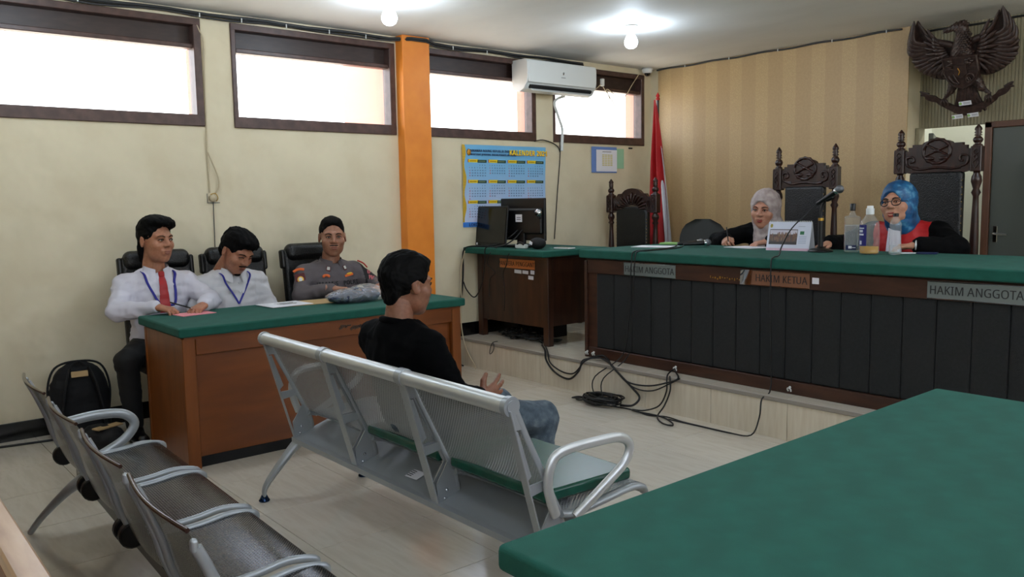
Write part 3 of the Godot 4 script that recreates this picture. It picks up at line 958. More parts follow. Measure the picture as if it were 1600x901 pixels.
func judges_bench() -> void:
	var zf := -4.19
	var t := thing("judges_bench", "long dark wooden judges' bench with padded front and green top", "bench desk", Vector3(2.93, DAIS, zf))
	var x0 := 1.377 - 2.93
	var x1 := 4.483 - 2.93
	var L := x1 - x0
	var H := 0.952 - DAIS
	part(MB.new().rbox(Vector3((x0 + x1) * 0.5, 0.982 - DAIS, -0.44), Vector3(L + 0.05, 0.06, 0.95), 0.012, 3), "green_top", M.green_cloth, t)
	part(MB.new().box(Vector3((x0 + x1) * 0.5, H - 0.007, -0.44), Vector3(L - 0.02, 0.014, 0.86), 0.0), "top_board", M.wood_bench, t)
	part(MB.new().box(Vector3(x0 + 0.012, H * 0.5 - 0.01, -0.02), Vector3(0.024, H - 0.02, 0.05), 0.003), "stile", M.wood_bench, t)
	part(MB.new().box(Vector3(x0 + 0.068, H * 0.5 - 0.01, -0.028), Vector3(0.088, H - 0.02, 0.03), 0.002), "stile", M.wood_bench, t)
	part(MB.new().box(Vector3(x1 - 0.055, H * 0.5 - 0.01, -0.02), Vector3(0.11, H - 0.02, 0.04), 0.003), "stile", M.wood_bench, t)
	part(MB.new().box(Vector3((x0 + x1) * 0.5, 0.895 - DAIS, -0.014), Vector3(L - 0.06, 0.10, 0.028), 0.003), "top_rail", M.wood_bench, t)
	part(MB.new().box(Vector3((x0 + x1) * 0.5, 0.038, -0.014), Vector3(L - 0.06, 0.074, 0.028), 0.003), "bottom_rail", M.wood_bench, t)
	part(MB.new().box(Vector3((x0 + x1) * 0.5, 0.36, -0.055), Vector3(L - 0.05, 0.60, 0.02), 0.0), "back_board", M.wood_bench, t)
	for s in [x0 + 0.012, x1 - 0.012]: part(MB.new().box(Vector3(s, H * 0.5 - 0.01, -0.45), Vector3(0.024, H - 0.02, 0.80), 0.002), "end_panel", M.wood_bench, t)
	# upholstered strips
	var pm := MB.new().rbox(Vector3.ZERO, Vector3(0.1655, 0.54, 0.032), 0.013, 3).mesh()
	for i in 18:
		var xc := 1.5655 + 0.1662 * i - 2.93
		if xc > x1 - 0.15: break
		part(pm, "padded_strip", M.pad_cloth, t, Vector3(xc, 0.583 - DAIS, -0.028))
	# nameplates
	var dk := mat("plate_letters", Color(0.04, 0.045, 0.045), 0.6)
	for q in [[1.98, "HAKIM ANGGOTA", M.plate_silver], [2.915, "HAKIM KETUA", M.plate_brown_reflection], [3.99, "HAKIM ANGGOTA", M.plate_silver]]:
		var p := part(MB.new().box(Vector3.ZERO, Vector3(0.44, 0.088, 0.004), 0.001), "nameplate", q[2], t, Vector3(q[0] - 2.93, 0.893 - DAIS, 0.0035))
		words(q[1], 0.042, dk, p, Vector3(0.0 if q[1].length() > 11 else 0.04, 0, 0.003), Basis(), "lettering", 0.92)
		for s in [-1, 1]: part(MB.new().box(Vector3(0, s * 0.042, 0.0025), Vector3(0.44, 0.003, 0.002), 0.0), "bevel_edge", M.chrome, p)
	var lift := MB.new().grid(6, 2, func(u, w): return Vector3(-0.225 + u * 0.07 + w * 0.012, -0.044 + w * 0.088, 0.006 + 0.016 * (1.0 - u) * (1.0 - u) * (0.4 + w * 0.6)))
	part(lift, "peeling_film", M.chrome, t, Vector3(2.915 - 2.93, 0.893 - DAIS, 0.003))
	part(MB.new().box(Vector3.ZERO, Vector3(0.04, 0.034, 0.002), 0.0), "inventory_sticker", M.paper, t, Vector3(3.17 - 2.93, 0.897 - DAIS, 0.002))
	var go := MB.new()
	var rng := RandomNumberGenerator.new()
	rng.seed = 9
	for i in 13: go.rbox(Vector3(2.47 + i * 0.0175 - 2.93, 0.875 - DAIS + rng.randf_range(-0.006, 0.006), 0.0015), Vector3(rng.randf_range(0.005, 0.013), rng.randf_range(0.006, 0.016), 0.002), 0.001, 1)
	part(go, "gold_letter_remains", M.brass, t)
	for q in [1.41, 1.475, 2.21, 3.03]:
		var c := thing("cable_clip", ["white cable clip at the corner post of judges' bench", "white cable clip on base of the bench beside its corner", "white cable clip at base of bench holding two loops", "white cable clip on bench base with a single cable"][[1.41, 1.475, 2.21, 3.03].find(q)], "clip", Vector3(q, DAIS + 0.03, zf + 0.012), 0.0, "cable clips")
		part(MB.new().tube(curve([Vector3(-0.008, -0.010, 0), Vector3(-0.010, 0.004, 0.008), Vector3(0, 0.010, 0.012), Vector3(0.010, 0.004, 0.008), Vector3(0.008, -0.010, 0)], 4), 0.0045, 6), "hook", M.white_plastic, c)
		part(MB.new().ball(Vector3(0, 0.012, -0.002), Vector3(0.008, 0.008, 0.008), 8), "nail_block", M.white_plastic, c)

func clerk_desk() -> void:
	var t := thing("clerk_desk", "dark brown clerk's desk with green top against the window wall", "desk", Vector3(0.48, DAIS, -4.26))
	part(MB.new().rbox(Vector3(0.045, 0.7255, -0.20), Vector3(0.99, 0.05, 0.70), 0.012, 3), "green_top", M.green_cloth, t)
	part(MB.new().box(Vector3(0, 0.346 + 0.07, -0.012), Vector3(0.80, 0.545, 0.02), 0.001), "front_panel", M.wood_desk, t)
	part(MB.new().box(Vector3(0, 0.688, -0.29), Vector3(0.88, 0.025, 0.58), 0.002), "top_board", M.wood_desk, t)
	for s in [-1, 1]:
		for z in [-0.02, -0.56]: part(MB.new().box(Vector3(s * 0.41, 0.345, z), Vector3(0.062, 0.69, 0.055), 0.004), "leg", M.wood_desk, t)
		part(MB.new().box(Vector3(s * 0.425, 0.42, -0.29), Vector3(0.02, 0.53, 0.52), 0.001), "side_panel", M.wood_desk, t)
	var p := part(MB.new().box(Vector3.ZERO, Vector3(0.43, 0.072, 0.003), 0.001), "nameplate", M.plate_orange, t, Vector3(0.068, 0.625, 0.001))
	words("PANITERA PENGGANTI", 0.036, M.ink, p, Vector3(0, 0, 0.0025), Basis(), "lettering", 0.92)
	for q in [[0.08, 0.565, 0.085, 0.028], [0.17, 0.564, 0.07, 0.026], [0.255, 0.567, 0.045, 0.03], [0.235, 0.524, 0.06, 0.028]]:
		part(MB.new().box(Vector3.ZERO, Vector3(q[2], q[3], 0.0015), 0.0), "paper_sticker", M.paper, t, Vector3(q[0], q[1], 0.0012), rot(0, 0, -2))

# perforated sheet with rolled edges: profile of (z, y), from x0 to x1
func sheet(prof: Array, x0: float, x1: float, dip := 0.0, nx := 6) -> MB:
	var pts := curve(prof.map(func(q): return Vector3(0, q.y, q.x)), 5)
	var len := 0.0
	for i in pts.size() - 1: len += pts[i].distance_to(pts[i + 1])
	var m := MB.new()
	m.grid(nx, pts.size() - 1, func(u, w):
		var p: Vector3 = pts[int(round(w * (pts.size() - 1)))]
		return Vector3(lerpf(x0, x1, u), p.y, p.z - dip * sin(u * PI)), Vector2((x1 - x0) / 0.0125, len / 0.0125))
	return m

func grey_seats() -> void:
	var t := thing("grey_metal_seats", "three-seat grey perforated metal waiting bench with armrests", "bench", Vector3(2.03, 0, -1.51))
	var P := 0.58
	var prof := [Vector2(-0.018, 0.752), Vector2(-0.062, 0.66), Vector2(-0.108, 0.57), Vector2(-0.152, 0.48), Vector2(-0.185, 0.415), Vector2(-0.22, 0.378)]
	var sprof := [Vector2(-0.19, 0.405), Vector2(-0.25, 0.392), Vector2(-0.36, 0.40), Vector2(-0.50, 0.412), Vector2(-0.565, 0.405), Vector2(-0.585, 0.38)]
	var back := sheet(prof, 0.012, P - 0.022, 0.012).mesh()
	var seat := sheet(sprof, 0.012, P - 0.022, 0.0).mesh()
	var rim := MB.new()
	for x in [0.006, P - 0.016]:
		rim.tube(curve(sprof.map(func(q): return Vector3(x, q.y - 0.012, q.x)), 4), 0.02, 6, true, 0.6)
	rim.tube([Vector3(0.006, 0.375, -0.583), Vector3(P - 0.016, 0.375, -0.583)], 0.012, 8)
	var railm := MB.new().tube([Vector3(0.0, 0.765, 0), Vector3(P - 0.03, 0.765, 0)], 0.0265, 18).mesh()
	# side plate with two openings, in the zy plane
	var plates := []
	for x in [0.004, P - 0.018]:
		var pl := MB.new()
		var fl := 0.018 if x < 0.1 else 0.032
		var top := Vector3(x, 0.755, 0.012)
		var bot := Vector3(x, 0.285, -0.118)
		pl.bar(top, bot, fl, 0.006, 0.002, Vector3(0, 0.26, 1))
		var f := curve([Vector3(x, 0.755, -0.016), Vector3(x, 0.66, -0.060), Vector3(x, 0.57, -0.105), Vector3(x, 0.48, -0.148), Vector3(x, 0.41, -0.182), Vector3(x, 0.345, -0.205), Vector3(x, 0.30, -0.205)], 4)
		pl.tube(f, 0.012, 6, true, 0.35, false, Vector3.RIGHT)
		var poly := PackedVector2Array([Vector2(-0.118, 0.283), Vector2(-0.205, 0.283), Vector2(-0.206, 0.345), Vector2(-0.182, 0.41), Vector2(-0.165, 0.44), Vector2(-0.112, 0.36)])
		pl.at(Vector3(x + 0.003, 0, 0), ZY)
		pl.slab(poly, 0.006, 0.001)
		pl.slab(PackedVector2Array([Vector2(-0.068, 0.475), Vector2(-0.145, 0.487), Vector2(-0.134, 0.515), Vector2(-0.056, 0.51)]), 0.006)
		pl.slab(PackedVector2Array([Vector2(-0.004, 0.69), Vector2(0.012, 0.757), Vector2(-0.018, 0.757), Vector2(-0.05, 0.69)]), 0.006)
		pl.slab(PackedVector2Array([Vector2(-0.052, 0.52), Vector2(-0.008, 0.685), Vector2(-0.024, 0.685), Vector2(-0.074, 0.54)]), 0.006)
		pl.at(Vector3.ZERO)
		plates.append(pl.mesh())
	var caps := []
	for q in [[-0.012, 0.014], [P - 0.034, 0.022]]:
		var cap := MB.new()
		cap.tube([Vector3(q[0], 0.765, 0), Vector3(q[0] + q[1], 0.765, 0)], 0.0305, 20)
		cap.tube([Vector3(q[0] + q[1] - 0.001, 0.765, 0), Vector3(q[0] + q[1] + 0.003, 0.765, 0)], 0.019, 16)
		caps.append(cap.mesh())
	var bolt := MB.new()
	for x in [0.014, P - 0.03]:
		for y in [0.305, 0.335]: bolt.ball(Vector3(x, y, -0.14 - (y - 0.3) * 0.3), Vector3(0.005, 0.007, 0.007), 8)
	var bolts := bolt.mesh()
	for i in 3:
		var o := Vector3(P * i, 0, 0)
		part(back, "backrest", M.perforated_grey, t, o)
		part(seat, "seat", M.perforated_grey, t, o)
		part(rim.mesh(), "seat_frame", M.steel_grey, t, o)
		part(railm, "top_rail", M.steel_bright, t, o)
		for e in 2:
			part(plates[e], "side_plate", M.steel_grey, t, o)
			part(caps[e], "rail_cap", M.steel_grey, t, o)
		part(bolts, "bolts", M.chrome, t, o).set_meta("kind", "stuff")
	# wide pressed beam under the backs
	var bm := MB.new()
	bm.at(Vector3(P * 3 - 0.01, 0, 0), ZY)
	bm.slab(PackedVector2Array([Vector2(-0.105, 0.268), Vector2(-0.105, 0.290), Vector2(-0.13, 0.292), Vector2(-0.30, 0.345), Vector2(-0.33, 0.33), Vector2(-0.30, 0.285)]), P * 3 - 0.01)
	part(bm, "beam", M.steel_grey, t)
	part(MB.new().rbox(Vector3.ZERO, Vector3(0.075, 0.002, 0.05), 0.0009, 1), "inventory_label", M.paper, t, Vector3(P + 0.33, 0.316, -0.19), rot(17.5, 4, 0))
	var lb := MB.new()
	for i in 4: lb.box(Vector3(-0.02, 0.002, -0.015 + i * 0.01), Vector3(0.026, 0.0008, 0.003), 0.0)
	part(lb, "label_print", M.ink, t, Vector3(P + 0.33, 0.316, -0.19), rot(17.5, 4, 0))
	for e in [0, 1]:
		var x := -0.004 if e == 0 else P * 3 - 0.004
		var dx := -0.045 if e == 0 else 0.045
		for s in [0, 1]:
			var foot := Vector3(x + dx, 0.022, 0.02) if s == 0 else Vector3(x + dx, 0.022, -0.50)
			var kn := Vector3(x + dx * 0.6, 0.17, -0.065) if s == 0 else Vector3(x + dx * 0.6, 0.17, -0.36)
			var leg := MB.new().tube(curve([Vector3(x + 0.01 * (1 - 2 * e), 0.275, -0.20), Vector3(x + dx * 0.25, 0.255, -0.145 if s == 0 else -0.27), kn, foot + Vector3(0, 0.05, -0.012 if s == 0 else 0.012), foot], 5), [0.05, 0.05, 0.05, 0.048, 0.046, 0.043, 0.041, 0.039, 0.037, 0.035, 0.033, 0.032, 0.03, 0.029, 0.027, 0.026, 0.024, 0.022, 0.02, 0.018, 0.016], 10, true, 0.55)
			var l := part(leg, "leg", M.steel_grey, t)
			part(MB.new().lathe([Vector2(0, 0), Vector2(0.024, 0), Vector2(0.026, 0.006), Vector2(0.02, 0.014), Vector2(0.012, 0.03), Vector2(0, 0.03)], 14), "foot_glide", mat("glide_blue", Color(0.12, 0.2, 0.32), 0.15, 0.8), l, Vector3(foot.x, 0, foot.z))
		var ax := -0.02 if e == 0 else P * 3 + 0.002
		part(MB.new().tube(curve([Vector3(ax, 0.40, -0.155), Vector3(ax, 0.50, -0.125), Vector3(ax, 0.575, -0.145), Vector3(ax, 0.597, -0.20), Vector3(ax, 0.598, -0.32), Vector3(ax, 0.59, -0.44), Vector3(ax, 0.555, -0.49), Vector3(ax, 0.50, -0.465), Vector3(ax, 0.44, -0.36), Vector3(ax, 0.375, -0.235)], 6), 0.017, 10, true, 0.75, false, Vector3.RIGHT), "armrest", M.steel_bright, t)
	# cushions
	for i in [1, 2]:
		var cm := MB.new().rbox(Vector3.ZERO, Vector3(0.51, 0.042, 0.40), 0.014, 3)
		one(cm, "seat_cushion", M.cushion_green, ["green vinyl cushion under the man in black", "shiny green vinyl cushion on the free seat beside the armrest"][i - 1], "cushion", Vector3(2.03 + P * i + 0.275, 0.434, -1.51 - 0.36), rot(-1.5, 0, 0), "bench cushions")

func black_seats() -> void:
	var t := thing("black_metal_seats", "four-seat black perforated metal bench with grey armrest in left corner", "bench", Vector3(1.70, 0, -0.61), -0.03)
	var P := 0.555
	var prof := [Vector2(0.005, 0.69), Vector2(-0.03, 0.62), Vector2(-0.068, 0.52), Vector2(-0.09, 0.43), Vector2(-0.115, 0.36), Vector2(-0.15, 0.32)]
	var sprof := [Vector2(-0.14, 0.325), Vector2(-0.22, 0.302), Vector2(-0.33, 0.300), Vector2(-0.43, 0.312), Vector2(-0.495, 0.308), Vector2(-0.52, 0.28)]
	var back := sheet(prof, 0.03, P - 0.055, -0.02).mesh()
	var seat := sheet(sprof, 0.03, P - 0.055).mesh()
	var edge := MB.new()
	edge.tube(range(9).map(func(i): return Vector3(lerpf(0.03, P - 0.055, i / 8.0), 0.692, 0.005 + 0.02 * sin(i / 8.0 * PI))), 0.006, 6)
	var frs := []
	for x in [0.022, P - 0.047]:
		var fr := MB.new()
		var path := curve([Vector3(x, 0.655, -0.008), Vector3(x, 0.60, -0.032), Vector3(x, 0.50, -0.068), Vector3(x, 0.42, -0.088), Vector3(x, 0.33, -0.13), Vector3(x, 0.298, -0.20), Vector3(x, 0.300, -0.33), Vector3(x, 0.312, -0.43), Vector3(x, 0.295, -0.515), Vector3(x, 0.268, -0.52)], 4)
		fr.tube(path, 0.013, 8, true, 0.8, false, Vector3.RIGHT)
		fr.rbox(Vector3(x, 0.66, -0.004), Vector3(0.022, 0.03, 0.016), 0.007, 2)
		frs.append(fr.mesh())
	var br := MB.new().tube([Vector3(-0.014, 0, 0), Vector3(-0.011, 0, 0), Vector3(0.011, 0, 0), Vector3(0.014, 0, 0)], [0.038, 0.043, 0.043, 0.038], 18).mesh()
	for i in 4:
		var o := Vector3(P * i, 0, 0)
		part(back, "backrest", M.perforated_black, t, o)
		part(seat, "seat", M.perforated_black, t, o)
		part(edge.mesh(), "back_edge", M.edge_brown, t, o)
		for e in 2:
			part(frs[e], "side_frame", M.steel_grey, t, o)
			part(br, "bracket", M.black_plastic, t, o + Vector3([0.022, P - 0.047][e], 0.325, -0.12), rot(-20, 0, 0))
	part(MB.new().box(Vector3(P * 2 - 0.01, 0.24, -0.20), Vector3(P * 4 - 0.04, 0.05, 0.075), 0.006), "beam", M.enamel_black, t)
	for e in [0, 1]:
		var x := 0.10 if e == 0 else P * 4 - 0.14
		var l := part(MB.new().tube(curve([Vector3(x, 0.235, -0.19), Vector3(x - 0.03, 0.185, -0.12), Vector3(x - 0.08, 0.085, -0.03), Vector3(x - 0.11, 0.012, 0.02)], 5), [0.062, 0.058, 0.054, 0.050, 0.046, 0.042, 0.039, 0.036, 0.034, 0.032, 0.030, 0.029, 0.028, 0.027, 0.026, 0.025], 10, true, 0.5), "leg", M.steel_grey, t)
		part(MB.new().tube(curve([Vector3(x, 0.235, -0.19), Vector3(x - 0.01, 0.185, -0.26), Vector3(x - 0.02, 0.085, -0.36), Vector3(x - 0.03, 0.012, -0.42)], 5), 0.026, 10, true, 0.6), "leg", M.steel_grey, t)
		var ax := 0.0 if e == 0 else P * 4 - 0.03
		part(MB.new().tube(curve([Vector3(ax, 0.445, -0.075), Vector3(ax, 0.458, -0.15), Vector3(ax, 0.468, -0.26), Vector3(ax, 0.455, -0.365), Vector3(ax, 0.405, -0.41), Vector3(ax, 0.345, -0.37), Vector3(ax, 0.30, -0.29), Vector3(ax, 0.27, -0.21)], 6), 0.021, 10, true, 0.7, false, Vector3.RIGHT), "armrest", M.steel_grey, t)

func turned(y0: float, y1: float, r: float) -> Array:
	# balustrade column between two heights
	var h := y1 - y0
	return [Vector2(0, y0), Vector2(r * 1.15, y0), Vector2(r * 1.15, y0 + h * 0.03), Vector2(r * 0.75, y0 + h * 0.05), Vector2(r * 1.2, y0 + h * 0.08), Vector2(r * 0.8, y0 + h * 0.11), Vector2(r * 1.05, y0 + h * 0.25), Vector2(r * 1.0, y0 + h * 0.45), Vector2(r * 0.72, y0 + h * 0.72), Vector2(r * 0.66, y0 + h * 0.80), Vector2(r * 1.1, y0 + h * 0.83), Vector2(r * 0.7, y0 + h * 0.86), Vector2(r * 1.25, y0 + h * 0.92), Vector2(r * 1.1, y0 + h * 0.96), Vector2(r * 0.7, y0 + h * 0.985), Vector2(r * 0.8, y1), Vector2(0, y1)]

func finial(y0: float, y1: float, r: float) -> Array:
	var h := y1 - y0
	return [Vector2(r * 1.1, y0), Vector2(r * 1.1, y0 + h * 0.05), Vector2(r * 0.6, y0 + h * 0.12), Vector2(r * 1.0, y0 + h * 0.2), Vector2(r * 1.15, y0 + h * 0.3), Vector2(r * 0.85, y0 + h * 0.40), Vector2(r * 0.5, y0 + h * 0.46), Vector2(r * 0.95, y0 + h * 0.50), Vector2(r * 0.55, y0 + h * 0.55), Vector2(r * 0.9, y0 + h * 0.62), Vector2(r * 0.6, y0 + h * 0.68), Vector2(r * 0.85, y0 + h * 0.76), Vector2(r * 0.75, y0 + h * 0.84), Vector2(r * 0.4, y0 + h * 0.93), Vector2(r * 0.12, y1), Vector2(0, y1)]

# at: middle of the back on the dais; heights are above the dais
func carved_chair(label: String, at: Vector3, turn: float, w: float, top: float, b1: float, b0: float, crest: float, lt: float, fan: bool) -> void:
	var t := thing("carved_chair", label, "chair", at, turn, "carved wooden armchairs")
	var hw := w * 0.5
	var bw := 0.028
	for s in [-1, 1]:
		var p := MB.new()
		p.at(Vector3(s * hw, 0, 0))
		p.lathe(turned(0.46, b0, 0.027), 14)
		p.lathe(turned(0.0, 0.46, 0.026), 14)
		p.lathe(finial(b1, top, 0.027), 14)
		p.box(Vector3(0, (b0 + b1) * 0.5, 0), Vector3(bw * 2 + 0.012, b1 - b0, 0.06), 0.004)
		var o := part(p, "post", M.wood_carved, t)
		var cv := MB.new()
		cv.at(Vector3(s * hw, (b0 + b1) * 0.5, 0.032))
		var hh := (b1 - b0) * 0.5
		for sg in [-1, 1]: cv.tube(curve([Vector3(0, -hh * 0.75, 0), Vector3(sg * 0.016, -hh * 0.3, 0), Vector3(-sg * 0.012, 0.1 * hh, 0.003), Vector3(sg * 0.014, hh * 0.5, 0), Vector3(0, hh * 0.75, 0)], 5), 0.004, 6)
		for sx in [-1, 1]: cv.bar(Vector3(sx * 0.029, -hh * 0.9, 0), Vector3(sx * 0.029, hh * 0.9, 0), 0.005, 0.005, 0.001)
		part(cv, "carving", M.wood_carved, o)
		# arm and front leg
		var a := MB.new()
		a.tube(curve([Vector3(s * hw, 0.66, 0.02), Vector3(s * (hw + 0.02), 0.67, 0.2), Vector3(s * (hw + 0.02), 0.65, 0.40), Vector3(s * (hw + 0.02), 0.62, 0.46)], 4), 0.024, 8, true, 0.8)
		part(a, "arm", M.wood_carved, t)
		part(MB.new().at(Vector3(s * (hw + 0.01), 0, 0.42)).lathe(turned(0.0, 0.64, 0.026), 12), "front_leg", M.wood_carved, t)
	# crest board
	var poly := PackedVector2Array()
	var ib := hw - 0.03
	var b0c := lt - 0.01
	if fan:
		poly.append_array([Vector2(-ib, b0), Vector2(-ib * 0.72, b0 + 0.01)])
		for i in range(9): # arch over the leather
			var an := PI - PI * i / 8.0
			poly.append(Vector2(cos(an) * ib * 0.62, b0 + 0.02 + sin(an) * (lt - b0 - 0.015)))
		poly.append_array([Vector2(ib * 0.72, b0 + 0.01), Vector2(ib, b0), Vector2(ib, b1 - 0.03), Vector2(ib * 0.8, b1 - 0.02), Vector2(ib * 0.7, b1 + 0.008), Vector2(ib * 0.5, b1 + 0.012)])
		for i in range(7):
			var an := PI * 0.12 + PI * 0.76 * i / 6.0
			poly.append(Vector2(cos(an) * ib * 0.5, b1 + sin(an) * (crest - b1)))
		poly.append_array([Vector2(-ib * 0.5, b1 + 0.012), Vector2(-ib * 0.7, b1 + 0.008), Vector2(-ib * 0.8, b1 - 0.02), Vector2(-ib, b1 - 0.03)])
	else:
		poly.append_array([Vector2(-ib, b0 + 0.012), Vector2(-ib * 0.75, b0c), Vector2(ib * 0.75, b0c), Vector2(ib, b0 + 0.012), Vector2(ib, b1 - 0.012), Vector2(ib * 0.86, b1 - 0.012), Vector2(ib * 0.86, b1 + 0.012), Vector2(ib * 0.74, b1 + 0.012), Vector2(ib * 0.74, b1 + 0.03), Vector2(ib * 0.45, b1 + 0.03)])
		for i in range(1, 8):
			var an := PI * i / 8.0
			poly.append(Vector2(cos(an) * ib * 0.44, b1 + 0.03 + sin(an) * (crest - b1 - 0.035)))
		poly.append_array([Vector2(-ib * 0.45, b1 + 0.03), Vector2(-ib * 0.74, b1 + 0.03), Vector2(-ib * 0.74, b1 + 0.012), Vector2(-ib * 0.86, b1 + 0.012), Vector2(-ib * 0.86, b1 - 0.012), Vector2(-ib, b1 - 0.012)])
	var cr := part(MB.new().slab(poly, 0.034, 0.003, -0.017), "crest_board", M.wood_carved, t)
	var cv2 := MB.new()
	var yc := (lt + crest) * 0.5
	if fan:
		for i in 13:
			var an := PI * 0.04 + PI * 0.92 * i / 12.0
			var r0 := 0.075
			var r1 := 0.155 + 0.012 * sin(i * 2.4)
			var cc := Vector3(0, lt - 0.035, 0.02)
			var d := Vector3(cos(an) * 1.15, sin(an) * 0.9, 0)
			cv2.tube(curve([cc + d * r0, cc + d * (r0 + r1) * 0.5 + Vector3(0, 0, 0.008), cc + d * r1, cc + d * (r1 + 0.01) + Vector3(d.y, -d.x, 0) * 0.012], 4), [0.005, 0.006, 0.007, 0.009, 0.010, 0.011, 0.011, 0.010, 0.010, 0.009, 0.008, 0.006, 0.003], 7)
		cv2.tube(curve([Vector3(-0.03, lt + 0.02, 0.02), Vector3(-0.02, lt + 0.045, 0.024), Vector3(0.01, lt + 0.05, 0.026), Vector3(0.025, lt + 0.03, 0.024), Vector3(0.005, lt + 0.022, 0.022)], 4), 0.006, 6)
		for s in [-1, 1]:
			for k in 4: cv2.tube(curve([Vector3(s * (ib - 0.01 - k * 0.02), b0 + 0.02, 0.018), Vector3(s * (ib - 0.03 - k * 0.02), b0 + 0.06, 0.022), Vector3(s * (ib - 0.015 - k * 0.018), b0 + 0.11, 0.018)], 4), 0.005, 6)
	else:
		var rr := 0.088
		var cc := Vector3(0, yc + 0.028, 0.019)
		cv2.tube(range(28).map(func(i): return cc + Vector3(cos(i * TAU / 28) * rr, sin(i * TAU / 28) * rr * 0.92, 0.004 * sin(i * 2.2))), range(28).map(func(i): return 0.011 + 0.003 * sin(i * 2.9)), 7, false, 1.0, true)
		cv2.tube([cc + Vector3(-0.075, -0.03, 0.004), cc + Vector3(0.075, 0.035, 0.008)], 0.008, 7)
		cv2.tube([cc + Vector3(-0.07, 0.045, 0.004), cc + Vector3(0.085, -0.035, 0.008)], 0.008, 7)
		cv2.ball(cc + Vector3(0, 0.004, 0.006), Vector3(0.022, 0.015, 0.014), 10)
		for s in [-1, 1]: cv2.ball(cc + Vector3(s * 0.045, -0.048, 0.004), Vector3(0.032, 0.015, 0.012), 10)
		cv2.tube(curve([Vector3(-ib * 0.72, lt + 0.028, 0.018), Vector3(-0.1, lt + 0.02, 0.022), Vector3(0, lt + 0.03, 0.024), Vector3(0.1, lt + 0.02, 0.022), Vector3(ib * 0.72, lt + 0.028, 0.018)], 5), 0.009, 7)
		for s in [-1, 1]:
			cv2.tube(curve([Vector3(s * ib * 0.55, lt + 0.03, 0.018), Vector3(s * ib * 0.86, lt + 0.045, 0.022), Vector3(s * ib * 0.9, lt + 0.095, 0.022), Vector3(s * ib * 0.72, lt + 0.105, 0.022), Vector3(s * ib * 0.68, lt + 0.075, 0.022), Vector3(s * ib * 0.78, lt + 0.068, 0.022)], 5), 0.008, 7)
	part(cv2, "carving", M.wood_carved, cr)
	# leather back and seat
	var lw := w * 0.70
	var bk := MB.new()
	if fan:
		var lp := PackedVector2Array([Vector2(-lw * 0.5, 0.44), Vector2(lw * 0.5, 0.44), Vector2(lw * 0.5, b0 + 0.01)])
		for i in range(1, 10):
			var an := PI * i / 10.0
			lp.append(Vector2(cos(an) * lw * 0.46, b0 + 0.02 + sin(an) * (lt - b0 - 0.02)))
		lp.append(Vector2(-lw * 0.5, b0 + 0.01))
		bk.slab(lp, 0.05, 0.014, -0.02)
	else:
		bk.rbox(Vector3(0, (lt + 0.44) * 0.5, 0.005), Vector3(lw, lt - 0.44, 0.06), 0.022, 4)
	var lb := part(bk, "leather_back", M.black_leather, t)
	var st := MB.new()
	for s in [-1, 1]:
		for k in 16: st.ball(Vector3(s * (lw * 0.5 - 0.004), 0.5 + k * (lt - 0.56 - (0.06 if fan else 0.0)) / 15.0, 0.024), Vector3(0.004, 0.004, 0.004), 6)
	part(st, "studs", M.brass, lb).set_meta("kind", "stuff")
	part(MB.new().rbox(Vector3(0, 0.45, 0.22), Vector3(w - 0.03, 0.09, 0.46), 0.03, 3), "seat", M.black_leather, t)
	part(MB.new().box(Vector3(0, 0.38, 0.22), Vector3(w - 0.02, 0.06, 0.44), 0.004), "seat_rail", M.wood_carved, t)

